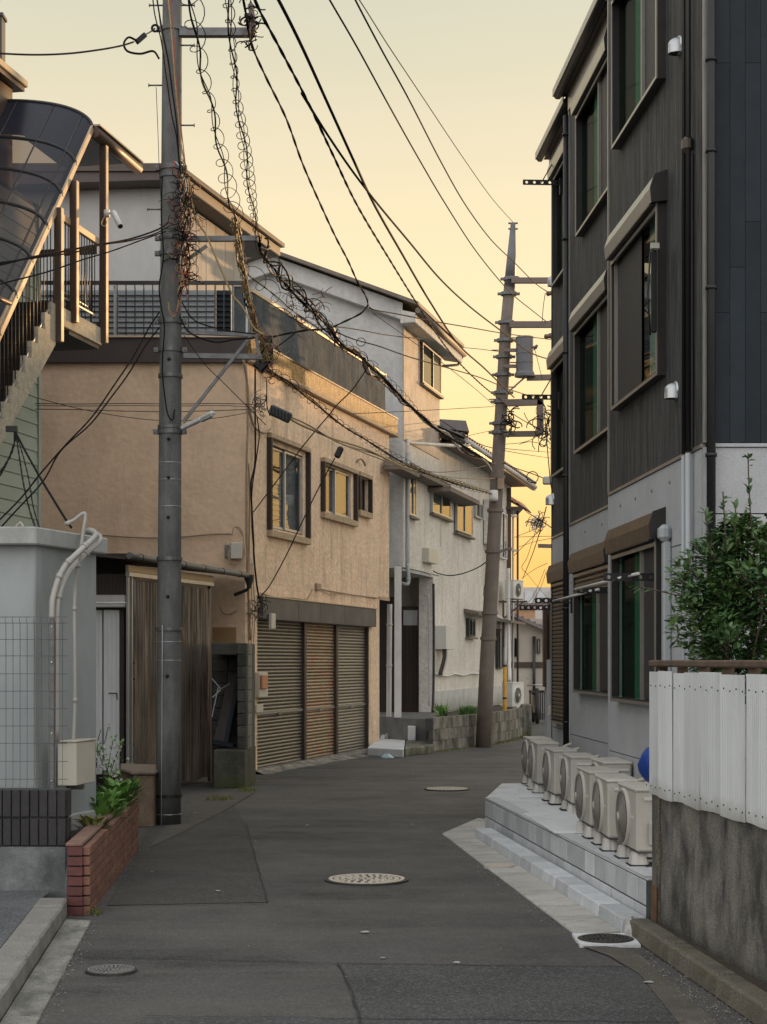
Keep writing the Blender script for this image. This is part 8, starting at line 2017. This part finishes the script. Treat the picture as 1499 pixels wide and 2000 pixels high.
rosette(232, 1540, 13.9, .42, .24, .14, 170, 'bright green broad leaved plant at the far end of the brick planter', m_leaf2, 1, (.07, .12))
rosette(200, 1560, 12.9, .42, .22, .15, 170, 'bright green broad leaved plant in the middle of the brick planter', m_leaf2, 2, (.07, .12))
rosette(182, 1600, 12.0, .42, .10, .09, 60, 'low yellow green plant nearest the meter cabinet in the planter', m_leaf_y, 3, (.05, .10))
def shrub(label, pix_list, Y, mat, seed, nleaf=14, L_=.05, flowers=0, base=None):
    ro = random.Random(seed); e = empty('flowering_shrub', base or P(*pix_list[0][0], Y), label, 'shrub'); g = MB(); fg = MB(); fl = MB()
    for pix in pix_list:
        pts = smoothpath([P(a, b, Y + .02 * i) for i, (a, b) in enumerate(pix)], 4); g.tube(pts, .0035, 5)
        for k in range(nleaf):
            i = ro.randint(1, len(pts) - 1); leaf_into(fg, pts[i] + Vector((ro.uniform(-.02, .02), ro.uniform(-.03, .03), ro.uniform(-.02, .02))), Vector((ro.uniform(-1, 1), ro.uniform(-1, 1), ro.uniform(-.2, 1))), Vector((0, -.4, 1)), L_ * ro.uniform(.7, 1.3), L_ * .22)
        for k in range(flowers):
            p = pts[ro.randint(len(pts) // 3, len(pts) - 1)] + Vector((ro.uniform(-.03, .03), -.02, ro.uniform(-.02, .03)))
            for j in range(5): a = j * 1.256; fl.poly([p, p + Vector((.012 * math.cos(a - .4), -.004, .012 * math.sin(a - .4))), p + Vector((.018 * math.cos(a), -.006, .018 * math.sin(a))), p + Vector((.012 * math.cos(a + .4), -.004, .012 * math.sin(a + .4)))])
    obj('twigs', g, m_bark, e); obj('foliage', fg, mat, e, kind='stuff')
    if flowers: obj('petals', fl, m_petal, e, kind='stuff')
shrub('small flowering shrub with white petals above the planter leaves', [[(205, 1560), (212, 1520), (205, 1485), (198, 1455)], [(208, 1540), (220, 1500), (232, 1465), (238, 1448)], [(208, 1530), (200, 1490), (190, 1460)], [(212, 1530), (225, 1510), (240, 1520)], [(205, 1540), (215, 1480), (222, 1445)]], 14.2, m_leaf2, 5, 22, .05, 5)
shrub('thin dry twiggy plant against the white sliding doors', [[(190, 1500), (192, 1450), (198, 1425)], [(190, 1500), (182, 1440), (180, 1400)], [(192, 1480), (205, 1450), (212, 1420)]], 14.6, m_leaf, 6, 5, .03)
shrub('sparse twigs with pinkish tips beside the stone seat', [[(236, 1510), (245, 1490), (256, 1478)], [(236, 1510), (240, 1480), (236, 1455)], [(238, 1505), (250, 1500), (262, 1492)]], 17.8, m_leaf_y, 7, 4, .03, 2)
def tuft(label, p, n, h, spread, mat, seed, name='weed', cat='weed'):
    ro = random.Random(seed); g = MB()
    for _ in range(n):
        a = ro.uniform(0, 6.28); r_ = spread * ro.uniform(0, 1) ** .7; b = p + Vector((r_ * math.cos(a), r_ * math.sin(a) * 1.4, 0)); tip = b + Vector((ro.uniform(-.5, .5) * h, ro.uniform(-.5, .5) * h, h * ro.uniform(.5, 1))); s_ = Vector((ro.uniform(-1, 1), ro.uniform(-1, 1), 0)).normalized() * h * .07
        g.poly([b - s_, b + s_, b.lerp(tip, .6) + s_ * .8 + Vector((0, 0, h * .1)), tip]); 
    return obj(name, g, mat, None, label, cat)
tuft('low yellow green weed on the concrete apron before the block pier', G(430, 1562, .01), 90, .07, .16, m_leaf_y, 1)
tuft('weed tuft at the foot of the block wall corner', G(484, 1545, .01), 110, .07, .12, m_leaf_y, 2)
tuft('tiny weeds at the foot of the brick planter', G(207, 1718, .01), 60, .05, .07, m_leaf_y, 3)
tuft('dry weeds at the near corner of the brick planter', G(184, 1784, .01), 60, .05, .07, m_leaf_y, 4)
tuft('green weed in the soil strip behind the mossy kerb', G(1339, 1862, .09), 90, .035, .05, m_leaf2, 5)
tuft('moss clump farther down the soil strip by the streaked wall', G(1375, 1900, .09), 60, .02, .09, m_leaf_y, 6)
tuft('spiky light green plant in a pot on the retaining wall', P(862, 1398, 31.0), 70, .26, .09, m_leaf2, 7, 'potted_plant', 'plant')
tuft('bushy dark green plant hanging over the retaining wall by the leaning pole', P(918, 1400, 32.4), 420, .24, .17, m_leaf, 8, 'wall_plant', 'plant')
for (px, lb, mt) in ((857, 'small white flower pot on the retaining wall end', m_white_paint), (870, 'small dark flower pot on the retaining wall end', m_steel_dark)):
    p = P(px, 1402, 31.0); p.z = .62; g = MB().lathe([(0, 0), (.04, 0), (.06, .09), (.05, .09), (.05, .07), (0, .07)], p, 12); obj('flower_pot', g, mt, None, lb, 'flower pot')
# grit swept to the road edges
g = MB(); ro = random.Random(31)
lines = [((-1.90, 10.7), (-2.14, 14.6), .05, 420), ((-1.84, 10.4), (-1.55, 7.4), .04, 260), ((.53, 15.7), (1.12, 10.0), .05, 420), ((1.40, 9.9), (1.62, 7.4), .06, 420), ((-1.55, 24.5), (-.2, 29.8), .12, 500), ((-2.2, 16.6), (-1.9, 21.4), .2, 380), ((1.0, 29.8), (2.0, 32.0), .08, 200), ((-1.5, 9), (1.2, 14), 1.2, 260)]
for (x0, y0), (x1, y1), sp_, n in lines:
    for _ in range(n):
        f = ro.random(); p = Vector((x0 + (x1 - x0) * f + ro.gauss(0, sp_), y0 + (y1 - y0) * f + ro.gauss(0, sp_), .012)); s_ = ro.uniform(.002, .006) * (1 + .5 * (ro.random() > .9))
        a = ro.uniform(0, 6.28); q = [p + Vector((s_ * math.cos(a + k * 2.09), s_ * math.sin(a + k * 2.09), 0)) for k in range(3)]; t_ = p + Vector((0, 0, s_ * .9))
        for k in range(3): g.poly([q[k], q[(k + 1) % 3], t_])
obj('road_grit', g, m_conc, kind='stuff')
# litter
ro = random.Random(77)
for i, (px, py, lb) in enumerate(((426, 1740, 'white paper scrap near the dark patch edge'), (299, 1703, 'small white scrap close to the planter foot'), (437, 1616, 'white scrap on the asphalt beside the tall pole'), (963 - 580, 1588, 'flat white scrap by the tall pole foot'), (714, 1820, 'pale chip of stone below the large manhole'), (806, 1610, 'pale scrap in mid road beyond the large manhole'), (808, 1510, 'light blue white scrap before the entrance slab'), (1268, 1919, 'white scrap on the worn gutter concrete'), (893, 1880, 'tiny white chip on the coarse asphalt'), (748, 1870, 'tiny pale chip just above the long seam'), (563, 1563, 'pale chip near the shutter sill'), (600, 1612, 'pale chip amid the road left of centre'), (500, 1643, 'pale dusty chip at the asphalt patch edge'))):
    c = G(px, py, .014); g = MB(); n = 6; r_ = ro.uniform(.011, .026)
    pts = [c + Vector((r_ * math.cos(6.28 * k / n) * ro.uniform(.7, 1.3), r_ * .9 * math.sin(6.28 * k / n) * ro.uniform(.7, 1.3), ro.uniform(0, .006))) for k in range(n)]
    g.poly(pts); g.poly([p - Vector((0, 0, .002)) for p in pts][::-1]); obj('litter_scrap', g, m_paper, None, lb, 'litter')
pb = lump((.06, 30.0 - 1.75, .0), .10, .09, .07, M('crumpled_blue_plastic', (.35, .47, .5), .3, .15, 20, .8, 40), 'plastic_bag', None, 12, 'crumpled pale blue plastic bag at the corner of the entrance slab', 'bag')
